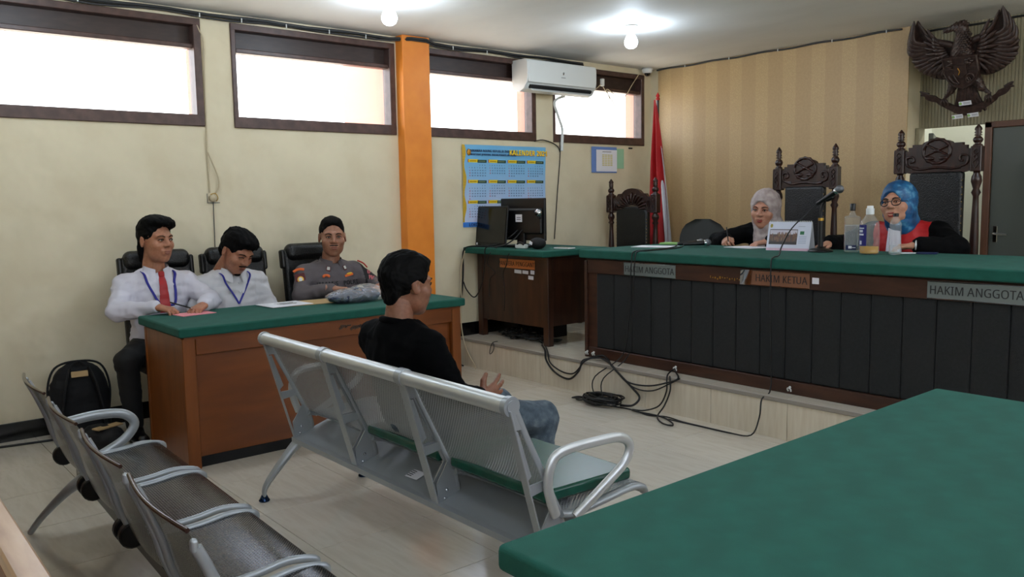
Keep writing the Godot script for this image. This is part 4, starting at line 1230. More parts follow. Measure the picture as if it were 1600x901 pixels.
func carved_chairs() -> void:
	var D := DAIS
	carved_chair("smallest carved chair with a fan-shaped crest in the corner by the flag", Vector3(0.454, D, -5.74), 0.0, 0.535, 1.552 - D, 1.402 - D, 1.238 - D, 1.46 - D, 1.297 - D, true)
	carved_chair("carved chair with round scales emblem behind the woman in grey headscarf", Vector3(2.11, D, -5.865), 0.0, 0.474, 1.749 - D, 1.579 - D, 1.412 - D, 1.651 - D, 1.437 - D, false)
	carved_chair("tallest carved chair behind the judge in blue headscarf", Vector3(3.085, D, -5.865), 0.0, 0.503, 1.811 - D, 1.67 - D, 1.505 - D, 1.732 - D, 1.511 - D, false)
	# office chair at the back wall
	var t := thing("office_chair", "dark grey fabric office chair with rounded back near the flag", "chair", Vector3(1.33, DAIS, -5.70))
	var bk := MB.new()
	bk.grid(14, 10, func(u, w):
		var x: float = (u - 0.5) * 2.0
		var y: float = 0.52 + w * 0.43
		var hw: float = 0.245 * pow(maxf(0.0, 1.0 - pow(absf(w - 0.42) / 0.60, 3.2)), 0.5)
		return Vector3(x * hw, y, 0.03 + 0.05 * x * x + 0.03 * (1.0 - x * x) * (1.0 - pow(2.0 * w - 1.0, 2.0))), Vector2.ONE)
	bk.grid(14, 10, func(u, w):
		var x: float = (u - 0.5) * 2.0
		var y: float = 0.52 + w * 0.43
		var hw: float = 0.245 * pow(maxf(0.0, 1.0 - pow(absf(w - 0.42) / 0.60, 3.2)), 0.5)
		return Vector3(x * hw, y, 0.03 + 0.05 * x * x - 0.03 * (1.0 - x * x) * (1.0 - pow(2.0 * w - 1.0, 2.0))), Vector2.ONE, true)
	part(bk, "backrest", M.dark_fabric, t)
	part(MB.new().rbox(Vector3(0, 0.46, 0.26), Vector3(0.46, 0.07, 0.44), 0.03, 3), "seat", M.dark_fabric, t)
	part(MB.new().tube(curve([Vector3(0, 0.62, 0.0), Vector3(0, 0.48, -0.03), Vector3(0, 0.41, 0.1), Vector3(0, 0.41, 0.24)], 4), 0.022, 8, true, 0.5), "back_bracket", M.black_plastic, t)
	part(MB.new().tube([Vector3(0, 0.08, 0.25), Vector3(0, 0.44, 0.25)], 0.025, 10), "gas_lift", M.black_plastic, t)
	for i in 5:
		var an := TAU * i / 5.0 + 0.3
		var e := Vector3(cos(an) * 0.26, 0.055, 0.25 + sin(an) * 0.26)
		var l := part(MB.new().tube([Vector3(0, 0.095, 0.25), e], [0.025, 0.015], 8), "base_arm", M.black_plastic, t)
		part(MB.new().ball(Vector3(e.x, 0.026, e.z), Vector3(0.02, 0.026, 0.02), 10), "castor", M.black_plastic, l)

func black_chairs() -> void:
	# faces +x; padded black chair with a roll along its top
	var t := thing("padded_chair", "black padded chair behind the young man with red tie", "chair", Vector3(0.20, 0, -1.62), 0.0, "black padded chairs")
	var b := rot(0, 0, 6)
	part(MB.new().rbox(Vector3(-0.02, 0.76, 0), Vector3(0.07, 0.60, 0.43), 0.03, 4, b), "backrest", M.black_leather, t)
	part(MB.new().rbox(Vector3(-0.03, 1.035, 0), Vector3(0.10, 0.12, 0.40), 0.048, 5, b), "head_roll", M.black_leather, t)
	for s in [-1, 1]: part(MB.new().rbox(Vector3(-0.045, 0.99, s * 0.215), Vector3(0.05, 0.13, 0.03), 0.014, 3, b), "roll_end", M.black_plastic, t)
	part(MB.new().rbox(Vector3(0.22, 0.43, 0), Vector3(0.46, 0.08, 0.46), 0.03, 3), "seat", M.black_leather, t)
	for s in [-1, 1]:
		part(MB.new().tube(curve([Vector3(0.02, 0.40, s * 0.20), Vector3(0.0, 0.2, s * 0.21), Vector3(-0.02, 0.012, s * 0.21)], 4), 0.013, 8), "leg", M.black_plastic, t)
		part(MB.new().tube(curve([Vector3(0.40, 0.40, s * 0.20), Vector3(0.41, 0.2, s * 0.21), Vector3(0.42, 0.012, s * 0.21)], 4), 0.013, 8), "leg", M.black_plastic, t)
	copy(t, "padded_chair", "black padded chair behind the man looking down", Vector3(0.20, 0, -2.12), 0.05)
	copy(t, "padded_chair", "black padded chair behind the uniformed officer", Vector3(0.22, 0, -2.66), 0.1)

# ---------------------------------------------------------------- people
var fold := FastNoiseLite.new()

func folds(amp: float, f := 1.0, seed_shift := 0.0) -> Callable:
	return func(p: Vector3) -> float:
		var a := fold.get_noise_3d(p.x * 900.0 * f + seed_shift, p.y * 420.0 * f, p.z * 900.0 * f)
		var b := fold.get_noise_3d(p.x * 380.0 * f, p.y * 1500.0 * f + seed_shift, p.z * 380.0 * f)
		return amp * ((1.0 - 2.0 * absf(a)) * 0.6 + (1.0 - 2.2 * absf(b)) * 0.5 - 0.45)

# head in its own frame: eyes at the origin's height, face to +z, 0.235 tall
func head_into(mb: MB, xf: Transform3D, o: Dictionary) -> void:
	var f := Field.new(Vector3(-0.11, -0.21, -0.135), Vector3(0.11, 0.14, 0.135), 0.0042)
	var fw: float = o.get("face_w", 1.0)
	f.ell(Vector3(0, 0.036, -0.02), Vector3(0.074, 0.086, 0.094), 0.01)
	f.ell(Vector3(0, -0.028, 0.024), Vector3(0.062 * fw, 0.086, 0.066), 0.03)
	f.ell(Vector3(0, -0.072, 0.03), Vector3(0.052 * fw, 0.040, 0.052), 0.025)
	f.ell(Vector3(0, -0.100, 0.062), Vector3(0.024, 0.017, 0.02), 0.02)
	for s in [-1.0, 1.0]:
		f.ell(Vector3(s * 0.041 * fw, -0.026, 0.056), Vector3(0.024, 0.022, 0.024), 0.022)
		f.cap(Vector3(s * 0.012, 0.026, 0.082), Vector3(s * 0.045, 0.024, 0.068), 0.010, 0.009, 0.014)
		f.ell(Vector3(s * 0.031, 0.004, 0.094), Vector3(0.018, 0.011, 0.013), 0.012, true)
		f.ell(Vector3(s * 0.031, 0.003, 0.076), Vector3(0.0135, 0.0105, 0.0115), 0.004)
		f.ell(Vector3(s * 0.078, -0.006, -0.012), Vector3(0.009, 0.031, 0.019), 0.006, false, rot(-12, s * 22, 0))
		f.ell(Vector3(s * 0.086, -0.004, -0.004), Vector3(0.005, 0.018, 0.009), 0.006, true, rot(-12, s * 22, 0))
	f.cap(Vector3(0, 0.014, 0.086), Vector3(0, -0.020, 0.104), 0.007, 0.011, 0.014)
	for s in [-1.0, 1.0]: f.ell(Vector3(s * 0.013, -0.025, 0.094), Vector3(0.010, 0.008, 0.011), 0.008)
	f.cap(Vector3(-0.02, -0.055, 0.083), Vector3(0.02, -0.055, 0.083), 0.008, 0.008, 0.012)
	f.cap(Vector3(-0.014, -0.068, 0.083), Vector3(0.014, -0.068, 0.083), 0.008, 0.008, 0.010)
	f.cap(Vector3(-0.026, -0.0615, 0.094), Vector3(0.026, -0.0615, 0.094), 0.0028, 0.0028, 0.003, true)
	f.cap(Vector3(0, -0.05, -0.03), Vector3(0, -0.22, -0.055), 0.045, 0.05, 0.018)
	var keep := mb.xf
	mb.xf = xf
	f.into(mb)
	mb.xf = keep

# hand: wrist at origin, fingers to +z, back of hand up; sx is the thumb's side
func hand_into(mb: MB, xf: Transform3D, sx: float, curls: Array, spread := 1.0, thumb := Vector3(0.055, -0.018, 0.075)) -> void:
	var f := Field.new(Vector3(-0.10, -0.11, -0.05), Vector3(0.10, 0.08, 0.20), 0.0036)
	f.cap(Vector3(0, 0, -0.045), Vector3(0, 0, 0.01), 0.026, 0.023, 0.01)
	var xs := [0.030, 0.0105, -0.0095, -0.028]
	var ln := [0.070, 0.079, 0.073, 0.056]
	for i in 4:
		var b := Vector3(sx * xs[i], 0.003 - 0.003 * absf(i - 1.2), 0.086 - 0.004 * absf(i - 1.0))
		f.cap(Vector3(sx * xs[i] * 0.6, 0, 0.008), b, 0.0135, 0.0115, 0.014)
		var yaw: float = sx * xs[i] * 4.2 * spread
		var pitch := 0.0
		var p := b
		var r := 0.0098 if i < 3 else 0.0085
		for j in 3:
			pitch += deg_to_rad(curls[i][j])
			var seg: float = ln[i] * [0.46, 0.30, 0.24][j]
			var d := Vector3(sin(yaw) * cos(pitch), -sin(pitch), cos(yaw) * cos(pitch))
			var q := p + d * seg
			f.cap(p, q, r, r * 0.88, 0.003)
			p = q
			r *= 0.89
	var tb := Vector3(sx * 0.020, -0.006, 0.018)
	var te := Vector3(sx * thumb.x, thumb.y, thumb.z)
	var tm := tb.lerp(te, 0.52) + Vector3(sx * 0.012, 0.002, -0.004)
	f.cap(tb, tm, 0.016, 0.0125, 0.012)
	f.cap(tm, te, 0.0115, 0.009, 0.004)
	var keep := mb.xf
	mb.xf = xf
	f.into(mb)
	mb.xf = keep

const RELAX := [[22, 28, 18], [26, 32, 20], [30, 34, 20], [34, 34, 20]]
const GRIP := [[42, 58, 30], [50, 62, 34], [56, 66, 34], [60, 66, 34]]
const OPEN := [[6, 10, 6], [10, 12, 8], [14, 16, 8], [8, 14, 8]]

# builds body, garment and trousers of a seated person in local axes facing +z
func person(label: String, at: Vector3, turn: float, o: Dictionary) -> Dictionary:
	var t := thing("person", label, "person", at, turn)
	var neck: Vector3 = o.neck
	var chest: Vector3 = o.chest
	var hip: Vector3 = o.get("hip", Vector3(0, 0.54, 0))
	var hs: float = o.get("hs", 1.1)
	var hx := Transform3D(o.head_basis * Basis.from_scale(Vector3(hs, hs, hs)), o.head)
	var sh: Array = o.sh
	var el: Array = o.el
	var wr: Array = o.wr
	var waist := hip.lerp(chest, 0.5)
	var sw: float = o.get("bulk", 1.0)
	# skin
	var skin := MB.new()
	head_into(skin, hx, o)
	for i in 2:
		if o.hands[i] != null:
			var hd: Dictionary = o.hands[i]
			hand_into(skin, Transform3D(hd.b, wr[i]), hd.sx, hd.get("curl", RELAX), hd.get("spread", 1.0), hd.get("thumb", Vector3(0.055, -0.018, 0.075)))
	var lo := Vector3(-0.6, 0.0, -0.35)
	var hi := Vector3(0.6, neck.y + 0.12, 0.62)
	var bf := Field.new(Vector3(-0.5, 0.35, -0.3), Vector3(0.5, neck.y + 0.10, 0.5), 0.018)
	bf.ell(waist, Vector3(0.13 * sw, 0.16, 0.09 * sw), 0.03)
	bf.ell(chest, Vector3(0.135 * sw, 0.13, 0.085), 0.03)
	bf.cap(neck + Vector3(0, -0.04, -0.01), neck + Vector3(0, 0.06, 0.0), 0.058, 0.053, 0.03)
	for i in 2:
		bf.cap(neck + Vector3(0, -0.05, -0.01), sh[i] + Vector3(0, -0.025, 0), 0.038, 0.028, 0.02)
		bf.cap(sh[i] + Vector3(0, -0.025, 0), el[i], 0.032, 0.028, 0.02)
		bf.cap(el[i], wr[i], 0.030, 0.024, 0.015)
	bf.into(skin)
	var body := part(skin, "body", o.skin, t)
	# garment
	var sleeve: float = o.get("sleeve", 0.93)
	var g := Field.new(lo, hi, 0.0105)
	var k := 0.05
	g.ell(hip + Vector3(0, 0.02, 0.01), Vector3(0.165 * sw, 0.12, 0.125 * sw), k)
	g.ell(waist + Vector3(0, 0, 0.01), Vector3(0.158 * sw, 0.16, 0.118 * sw), k)
	g.ell(chest, Vector3(0.178 * sw, 0.16, 0.112 * sw), k)
	g.ell(chest + Vector3(0, 0.07, -0.01), Vector3(0.17 * sw, 0.09, 0.09), k)
	for i in 2:
		g.cap(neck + Vector3(0, -0.045, -0.012), sh[i] + Vector3(0, -0.012, 0), 0.058, 0.050, 0.05)
		g.cap(sh[i] + Vector3(0, -0.012, 0), el[i], 0.058 * o.get("arm", 1.0), 0.052 * o.get("arm", 1.0), 0.04)
		var cuff: Vector3 = el[i].lerp(wr[i], sleeve)
		g.cap(el[i], cuff, 0.053 * o.get("arm", 1.0), 0.036 * o.get("cuff", 1.0), 0.02)
	g.cap(neck + Vector3(0, -0.005, 0.0), neck + Vector3(0, 0.12, 0.01), 0.060, 0.07, 0.012, true)
	if o.has("neck_v"): g.cap(neck + Vector3(0, 0.05, 0.09), neck + Vector3(0, -0.06, 0.125), 0.035, 0.012, 0.01, true)
	var gm := MB.new()
	var gm2: MB = MB.new() if o.has("pred") else null
	g.into(gm, folds(o.get("fold", 0.006), 1.0, at.x * 100.0), gm2, o.get("pred"))
	part(gm, o.garment, o.cloth, t)
	if gm2: part(gm2, o.garment2, o.cloth2, t)
	# trousers and shoes
	if o.has("legs"):
		var lf := Field.new(Vector3(-0.36, 0.0, -0.25), Vector3(0.36, 0.70, 0.75), 0.012)
		lf.ell(hip + Vector3(0, -0.02, 0), Vector3(0.165 * sw, 0.10, 0.125), 0.04)
		for i in 2:
			var s := -1.0 if i == 0 else 1.0
			var kn: Vector3 = o.knee[i]
			var an: Vector3 = o.ankle[i]
			lf.cap(hip + Vector3(s * 0.085, -0.015, 0.02), kn, 0.088, 0.067, 0.03)
			lf.cap(kn, an + Vector3(0, 0.02, 0), 0.066, 0.05, 0.025)
		var lm := MB.new()
		lf.into(lm, folds(0.007, 0.9, at.z * 70.0))
		part(lm, "trousers", o.legs, t)
		for i in 2:
			var an: Vector3 = o.ankle[i]
			var sf := Field.new(Vector3(an.x - 0.1, 0.0 - 0.02, an.z - 0.12), Vector3(an.x + 0.1, 0.16, an.z + 0.26), 0.008)
			sf.cap(Vector3(an.x, 0.045, an.z - 0.04), Vector3(an.x, 0.038, an.z + 0.15), 0.044, 0.036, 0.02)
			sf.cap(Vector3(an.x, 0.10, an.z), Vector3(an.x, 0.05, an.z), 0.042, 0.046, 0.02)
			sf.ell(Vector3(an.x, -0.05, an.z), Vector3(0.4, 0.052, 0.4), 0.004, true)
			var sm := MB.new()
			sf.into(sm)
			part(sm, "shoe", o.shoe, t)
	# face details
	var fd: Node3D = body
	for s in [-1.0, 1.0]:
		if o.get("eyes", "open") == "open":
			var e := part(MB.new().ball(Vector3(s * 0.031, 0.0035, 0.0795), Vector3(0.0115, 0.0042, 0.0092), 12, rot(0, s * 12, 0)), "eye", M.eye_white, fd, hx.origin, hx.basis)
			part(MB.new().ball(Vector3(s * 0.031 + o.get("look", 0.0), 0.0035, 0.0852), Vector3(0.0052, 0.0046, 0.004), 10), "iris", M.eye_dark, e)
		part(MB.new().tube(curve([Vector3(s * 0.018, 0.005, 0.0885), Vector3(s * 0.026, 0.0105, 0.0895), Vector3(s * 0.036, 0.0098, 0.0865), Vector3(s * 0.046, 0.004, 0.077)], 4), 0.0021, 6), "eyelash", M.hair_black, fd, hx.origin, hx.basis)
		if o.get("brow", true): part(MB.new().tube(curve([Vector3(s * 0.012, 0.021, 0.0935), Vector3(s * 0.026, 0.0275, 0.0905), Vector3(s * 0.041, 0.026, 0.0815), Vector3(s * 0.051, 0.019, 0.070)], 4), [0.003, 0.0036, 0.004, 0.0042, 0.0042, 0.004, 0.0038, 0.0036, 0.0033, 0.003, 0.0026, 0.002, 0.0012], 6, true, 0.6), "eyebrow", M.hair_black, fd, hx.origin, hx.basis)
	var lp := MB.new()
	var sm2: float = o.get("smile", 0.0)
	lp.tube(curve([Vector3(-0.024, -0.060 + sm2, 0.0855), Vector3(-0.012, -0.0565, 0.0915), Vector3(0, -0.0575, 0.0935), Vector3(0.012, -0.0565, 0.0915), Vector3(0.024, -0.060 + sm2, 0.0855)], 4), [0.0015, 0.0024, 0.003, 0.0034, 0.0036, 0.0036, 0.0034, 0.0032, 0.0032, 0.0032, 0.0034, 0.0036, 0.0036, 0.0034, 0.003, 0.0024, 0.0015], 7)
	lp.tube(curve([Vector3(-0.022, -0.062 + sm2, 0.0855), Vector3(-0.011, -0.0665 - sm2 * 0.5, 0.0905), Vector3(0, -0.068 - sm2 * 0.6, 0.0918), Vector3(0.011, -0.0665 - sm2 * 0.5, 0.0905), Vector3(0.022, -0.062 + sm2, 0.0855)], 4), [0.0015, 0.0026, 0.0034, 0.004, 0.0044, 0.0046, 0.0047, 0.0048, 0.0048, 0.0048, 0.0047, 0.0046, 0.0044, 0.004, 0.0034, 0.0026, 0.0015], 7)
	part(lp, "lips", o.lips, fd, hx.origin, hx.basis)
	return {"root": t, "hx": hx, "garment": g, "body": body}

# cap of hair round the skull; tufts: extra ellipsoids [centre, radii]; cuts: where the face shows
func hair(r: Dictionary, base: float, tufts: Array, cuts: Array, rough: float, m: Material, called := "hair") -> void:
	var f := Field.new(Vector3(-0.125, -0.16, -0.15), Vector3(0.125, 0.18, 0.15), 0.0045)
	f.ell(Vector3(0, 0.038, -0.022), Vector3(0.074, 0.086, 0.094) + Vector3(base, base, base), 0.01)
	for q in tufts: f.ell(q[0], q[1], q[2] if q.size() > 2 else 0.02, false, q[3] if q.size() > 3 else Basis())
	for q in cuts: f.ell(q[0], q[1], 0.01, true, q[2] if q.size() > 2 else Basis())
	var mb := MB.new()
	f.into(mb, func(p: Vector3) -> float:
		return rough * (fold.get_noise_3d(p.x * 5200.0, p.y * 2600.0, p.z * 1500.0) + 0.5 * fold.get_noise_3d(p.x * 1400.0, p.y * 1400.0, p.z * 1400.0 + 50.0)))
	part(mb, called, m, r.body, r.hx.origin, r.hx.basis)

func collar(r: Dictionary, neck: Vector3, m: Material, rad := 0.064, drop := 0.03, called := "collar") -> void:
	var mb := MB.new()
	var f := func(u, w):
		var an: float = lerpf(-2.82, 2.82, u)
		var fr: float = pow(absf(an) / 2.82, 2.0)
		var rr: float = rad + (0.004 if w < 0.4 else (w - 0.4) / 0.6 * (0.018 + 0.018 * fr))
		var y: float = 0.03 * (1.0 - absf(w - 0.4) / 0.4 * 0.8) if w < 0.4 else 0.03 - (w - 0.4) / 0.6 * (0.045 + drop * fr)
		return neck + Vector3(sin(an) * rr * 1.02, y - 0.035 * fr + 0.012, -cos(an) * rr + 0.006)
	mb.grid(30, 8, f)
	mb.grid(30, 8, func(u, w): return f.call(u, w) + (f.call(u, w) - neck - Vector3(0, 0.02, 0)) * -0.05, Vector2.ONE, true)
	part(mb, called, m, r.root)

# ribbon on the garment through points (x, y): follows the chest front
func ribbon(r: Dictionary, pts: Array, w: float, m: Material, called: String, off := 0.004) -> void:
	var g: Field = r.garment
	var P := []
	for q in pts:
		if q is Vector3: P.append(q)
		else: P.append(g.hit(Vector3(q.x, q.y, 0.45), Vector3(0, 0, -1)) + Vector3(0, 0, off))
	var path := curve(P, 4)
	part(MB.new().tube(path, w, 6, true, 0.22, false, Vector3.BACK), called, m, r.root)

func people() -> void:
	fold.seed = 12
	fold.frequency = 0.01
	fold.noise_type = FastNoiseLite.TYPE_SIMPLEX_SMOOTH
	fold.fractal_octaves = 2
	mat("eye_white", Color(0.66, 0.62, 0.58), 0.3)
	mat("eye_dark", Color(0.03, 0.02, 0.015), 0.12)
	mat("hair_black", Color(0.012, 0.010, 0.010), 0.7).metallic_specular = 0.25
	mat("hair_brownish", Color(0.018, 0.014, 0.013), 0.75).metallic_specular = 0.25
	for q in [["skin_a", Color(0.66, 0.445, 0.335)], ["skin_b", Color(0.62, 0.41, 0.31)], ["skin_c", Color(0.59, 0.40, 0.305)], ["skin_d", Color(0.73, 0.52, 0.42)], ["skin_e", Color(0.75, 0.54, 0.43)], ["skin_f", Color(0.50, 0.32, 0.23)]]:
		var s := noisy(q[0], [q[1].darkened(0.06), q[1], q[1].lightened(0.05)], 0.05, Vector3(4, 4, 4), 0.48, 3, 70)
		s.subsurf_scatter_enabled = true
		s.subsurf_scatter_strength = 0.12
	mat("lips_a", Color(0.50, 0.27, 0.22), 0.45)
	mat("lips_red", Color(0.55, 0.14, 0.13), 0.4)
	mat("shirt_white", Color(0.80, 0.79, 0.83), 0.75)
	mat("shirt_white_b", Color(0.77, 0.765, 0.78), 0.75)
	mat("trouser_black", Color(0.018, 0.018, 0.022), 0.8)
	mat("shoe_black", Color(0.02, 0.018, 0.018), 0.3)
	mat("tie_red", Color(0.62, 0.03, 0.06), 0.45)
	mat("lanyard_blue", Color(0.07, 0.08, 0.52), 0.5)
	mat("uniform_grey", Color(0.335, 0.305, 0.315), 0.75)
	mat("armband_black", Color(0.05, 0.035, 0.04), 0.7)
	mat("print_red", Color(0.72, 0.13, 0.10), 0.6)
	mat("print_pink", Color(0.80, 0.42, 0.44), 0.6)
	mat("badge_orange", Color(0.85, 0.38, 0.12), 0.5)
	mat("badge_yellow", Color(0.88, 0.68, 0.20), 0.5)
	mat("badge_maroon", Color(0.33, 0.04, 0.05), 0.5)
	mat("robe_black", Color(0.012, 0.012, 0.015), 0.85).metallic_specular = 0.25
	mat("robe_red", Color(0.70, 0.03, 0.05), 0.6)
	mat("jabot_white", Color(0.84, 0.83, 0.88), 0.7)
	noisy("scarf_grey", [Color(0.58, 0.52, 0.51), Color(0.66, 0.60, 0.585), Color(0.72, 0.67, 0.65)], 0.02, Vector3(3, 3, 3), 0.7, 3, 71)
	noisy("scarf_blue", [Color(0.04, 0.23, 0.39), Color(0.05, 0.29, 0.47), Color(0.08, 0.36, 0.55), Color(0.36, 0.58, 0.71)], 0.012, Vector3(3, 3, 3), 0.5, 4, 72, 20.0)
	mat("tshirt_black", Color(0.014, 0.014, 0.018), 0.9).metallic_specular = 0.2
	noisy("denim", [Color(0.20, 0.25, 0.29), Color(0.29, 0.34, 0.38), Color(0.38, 0.43, 0.46)], 0.02, Vector3(3, 3, 3), 0.85, 4, 73)
	bump(M.denim, 0.3, 1.5, 74)
	young_man()
	bowed_man()
	officer()
	man_on_bench()
	judge_grey()
	judge_blue()

func common_legs(o: Dictionary, m: Material, shoe: Material, kz := 0.40) -> void:
	o.legs = m
	o.shoe = shoe
	o.knee = [Vector3(-0.13, 0.50, kz), Vector3(0.13, 0.50, kz)]
	o.ankle = [Vector3(-0.13, 0.09, kz + 0.02), Vector3(0.13, 0.09, kz + 0.02)]

func young_man() -> void:
	var o := {"neck": Vector3(0, 0.985, 0.015), "chest": Vector3(0, 0.82, 0.015), "head": Vector3(0.0, 1.165, 0.055), "head_basis": rot(2, 20, 0),
		"sh": [Vector3(-0.18, 0.912, 0.0), Vector3(0.18, 0.912, 0.0)], "el": [Vector3(-0.255, 0.765, 0.11), Vector3(0.27, 0.79, 0.16)], "wr": [Vector3(-0.09, 0.79, 0.30), Vector3(0.155, 0.785, 0.355)],
		"hands": [{"b": rot(8, 42, 0), "sx": 1.0, "curl": [[30, 40, 20], [30, 40, 22], [34, 40, 22], [38, 40, 22]]}, {"b": rot(10, -50, 0), "sx": -1.0, "curl": [[32, 44, 24], [36, 46, 24], [40, 46, 24], [42, 46, 24]]}],
		"skin": M.skin_a, "lips": M.lips_a, "cloth": M.shirt_white, "garment": "shirt", "look": 0.002, "fold": 0.012, "arm": 1.06, "cuff": 1.1}
	common_legs(o, M.trouser_black, M.shoe_black, 0.36)
	o.knee = [Vector3(-0.245, 0.48, 0.20), Vector3(0.10, 0.50, 0.36)]
	o.ankle = [Vector3(-0.215, 0.09, 0.17), Vector3(0.12, 0.09, 0.30)]
	var r := person("young man in white shirt, red tie and blue lanyard, writing at the table", Vector3(0.36, 0, -1.55), PI / 2, o)
	hair(r, 0.006, [[Vector3(0, 0.10, 0.005), Vector3(0.070, 0.036, 0.082)], [Vector3(0.015, 0.096, 0.062), Vector3(0.052, 0.026, 0.034), 0.02], [Vector3(0.048, 0.084, 0.060), Vector3(0.024, 0.020, 0.026)], [Vector3(0, -0.05, -0.07), Vector3(0.064, 0.06, 0.036)], [Vector3(0, -0.105, -0.075), Vector3(0.052, 0.028, 0.024)]],
		[[Vector3(0, -0.032, 0.088), Vector3(0.084, 0.110, 0.082)], [Vector3(0.088, -0.055, 0.03), Vector3(0.036, 0.068, 0.052)], [Vector3(-0.088, -0.055, 0.03), Vector3(0.036, 0.068, 0.052)]], 0.005, M.hair_black)
	var nk: Vector3 = o.neck
	collar(r, nk, M.shirt_white, 0.066, 0.035)
	# tie
	var g: Field = r.garment
	var tie := MB.new()
	var T := func(u, w):
		var y: float = nk.y - 0.022 - w * 0.225
		var hw: float = 0.017 + 0.016 * w if w > 0.12 else 0.018 - w * 0.03
		var p := g.hit(Vector3(0.006, y, 0.45), Vector3(0, 0, -1))
		return Vector3(0.006 + (u - 0.5) * 2.0 * hw, y, maxf(p.z, nk.z + 0.06) + 0.008 + 0.004 * (1.0 - pow(2.0 * u - 1.0, 2.0)))
	tie.grid(6, 16, T, Vector2.ONE, true)
	tie.grid(6, 16, func(u, w): return T.call(u, w) - Vector3(0, 0, 0.005))
	tie.rbox(Vector3(0.006, nk.y - 0.022, nk.z + 0.082), Vector3(0.034, 0.034, 0.022), 0.008, 3)
	part(tie, "tie", M.tie_red, r.root)
	ribbon(r, [nk + Vector3(-0.088, 0.0, 0.0), Vector3(-0.088, nk.y - 0.02, nk.z + 0.075), Vector2(-0.078, nk.y - 0.07), Vector2(-0.055, nk.y - 0.13), Vector2(-0.02, nk.y - 0.19), Vector2(0.06, nk.y - 0.205), Vector2(0.075, nk.y - 0.14), Vector2(0.075, nk.y - 0.07), Vector3(0.088, nk.y - 0.02, nk.z + 0.075), nk + Vector3(0.088, 0.0, 0.0)], 0.0075, M.lanyard_blue, "lanyard", 0.007)
	pen(Vector3(0.36 + 0.40, 0.80, -1.55 - 0.015), Vector3(0.6, -0.35, -0.9), "black pen in the hand of the young man in red tie")

func pen(at: Vector3, dir: Vector3, label: String) -> void:
	var d := dir.normalized() * 0.065
	var t := thing("pen", label, "pen", at)
	part(MB.new().tube([-d, d * 0.8], 0.0042, 8), "barrel", M.black_plastic, t)
	part(MB.new().tube([d * 0.8, d], [0.004, 0.0008], 8), "tip", M.chrome, t)

func bowed_man() -> void:
	var o := {"neck": Vector3(0, 0.952, 0.055), "chest": Vector3(0, 0.80, 0.03), "head": Vector3(0.01, 1.078, 0.14), "head_basis": rot(30, 14, -8),
		"sh": [Vector3(-0.18, 0.885, 0.02), Vector3(0.18, 0.885, 0.02)], "el": [Vector3(-0.24, 0.70, 0.04), Vector3(0.245, 0.70, 0.05)], "wr": [Vector3(-0.09, 0.64, 0.20), Vector3(0.09, 0.64, 0.20)],
		"hands": [{"b": rot(10, 40, 0), "sx": 1.0, "curl": GRIP}, {"b": rot(10, -40, 0), "sx": -1.0, "curl": GRIP}],
		"skin": M.skin_b, "lips": M.lips_a, "cloth": M.shirt_white_b, "garment": "shirt", "eyes": "closed", "fold": 0.012, "hip": Vector3(0, 0.545, 0)}
	common_legs(o, M.trouser_black, M.shoe_black, 0.40)
	var r := person("man in white shirt with blue lanyard looking down behind the table", Vector3(0.38, 0, -1.99), PI / 2, o)
	hair(r, 0.009, [[Vector3(0, 0.095, 0.012), Vector3(0.072, 0.04, 0.082)], [Vector3(0.005, 0.082, 0.07), Vector3(0.060, 0.028, 0.032)], [Vector3(0, -0.03, -0.082), Vector3(0.056, 0.05, 0.026)]],
		[[Vector3(0, -0.045, 0.085), Vector3(0.084, 0.105, 0.084)], [Vector3(0.084, -0.05, 0.012), Vector3(0.034, 0.07, 0.066)], [Vector3(-0.084, -0.05, 0.012), Vector3(0.034, 0.07, 0.066)]], 0.006, M.hair_brownish)
	beard(r, [[Vector3(0, -0.104, 0.07), Vector3(0.022, 0.014, 0.017)], [Vector3(-0.014, -0.046, 0.0905), Vector3(0.017, 0.004, 0.006)], [Vector3(0.014, -0.046, 0.0905), Vector3(0.017, 0.004, 0.006)]])
	var nk: Vector3 = o.neck
	collar(r, nk, M.shirt_white_b, 0.068, 0.03)
	ribbon(r, [nk + Vector3(-0.088, 0.0, 0.0), Vector3(-0.085, nk.y - 0.02, nk.z + 0.075), Vector2(-0.068, nk.y - 0.07), Vector2(-0.03, nk.y - 0.14), Vector2(0.0, nk.y - 0.20)], 0.006, M.lanyard_blue, "lanyard_strap", 0.007)
	ribbon(r, [nk + Vector3(0.088, 0.0, 0.0), Vector3(0.088, nk.y - 0.02, nk.z + 0.075), Vector2(0.075, nk.y - 0.07), Vector2(0.035, nk.y - 0.14), Vector2(0.0, nk.y - 0.20)], 0.006, M.lanyard_blue, "lanyard_strap", 0.007)
	var g: Field = r.garment
	var bt := MB.new()
	for i in 4: bt.ball(g.hit(Vector3(0.012, nk.y - 0.07 - i * 0.055, 0.45), Vector3(0, 0, -1)) + Vector3(0, 0, 0.004), Vector3(0.005, 0.005, 0.003), 8)
	part(bt, "buttons", M.paper, r.root)

func beard(r: Dictionary, els: Array) -> void:
	var f := Field.new(Vector3(-0.06, -0.15, 0.03), Vector3(0.06, -0.02, 0.12), 0.003)
	for q in els: f.ell(q[0], q[1], 0.006)
	var mb := MB.new()
	f.into(mb, func(p: Vector3) -> float: return 0.0012 * fold.get_noise_3d(p.x * 9000.0, p.y * 9000.0, p.z * 9000.0))
	part(mb, "facial_hair", M.hair_brownish, r.body, r.hx.origin, r.hx.basis)

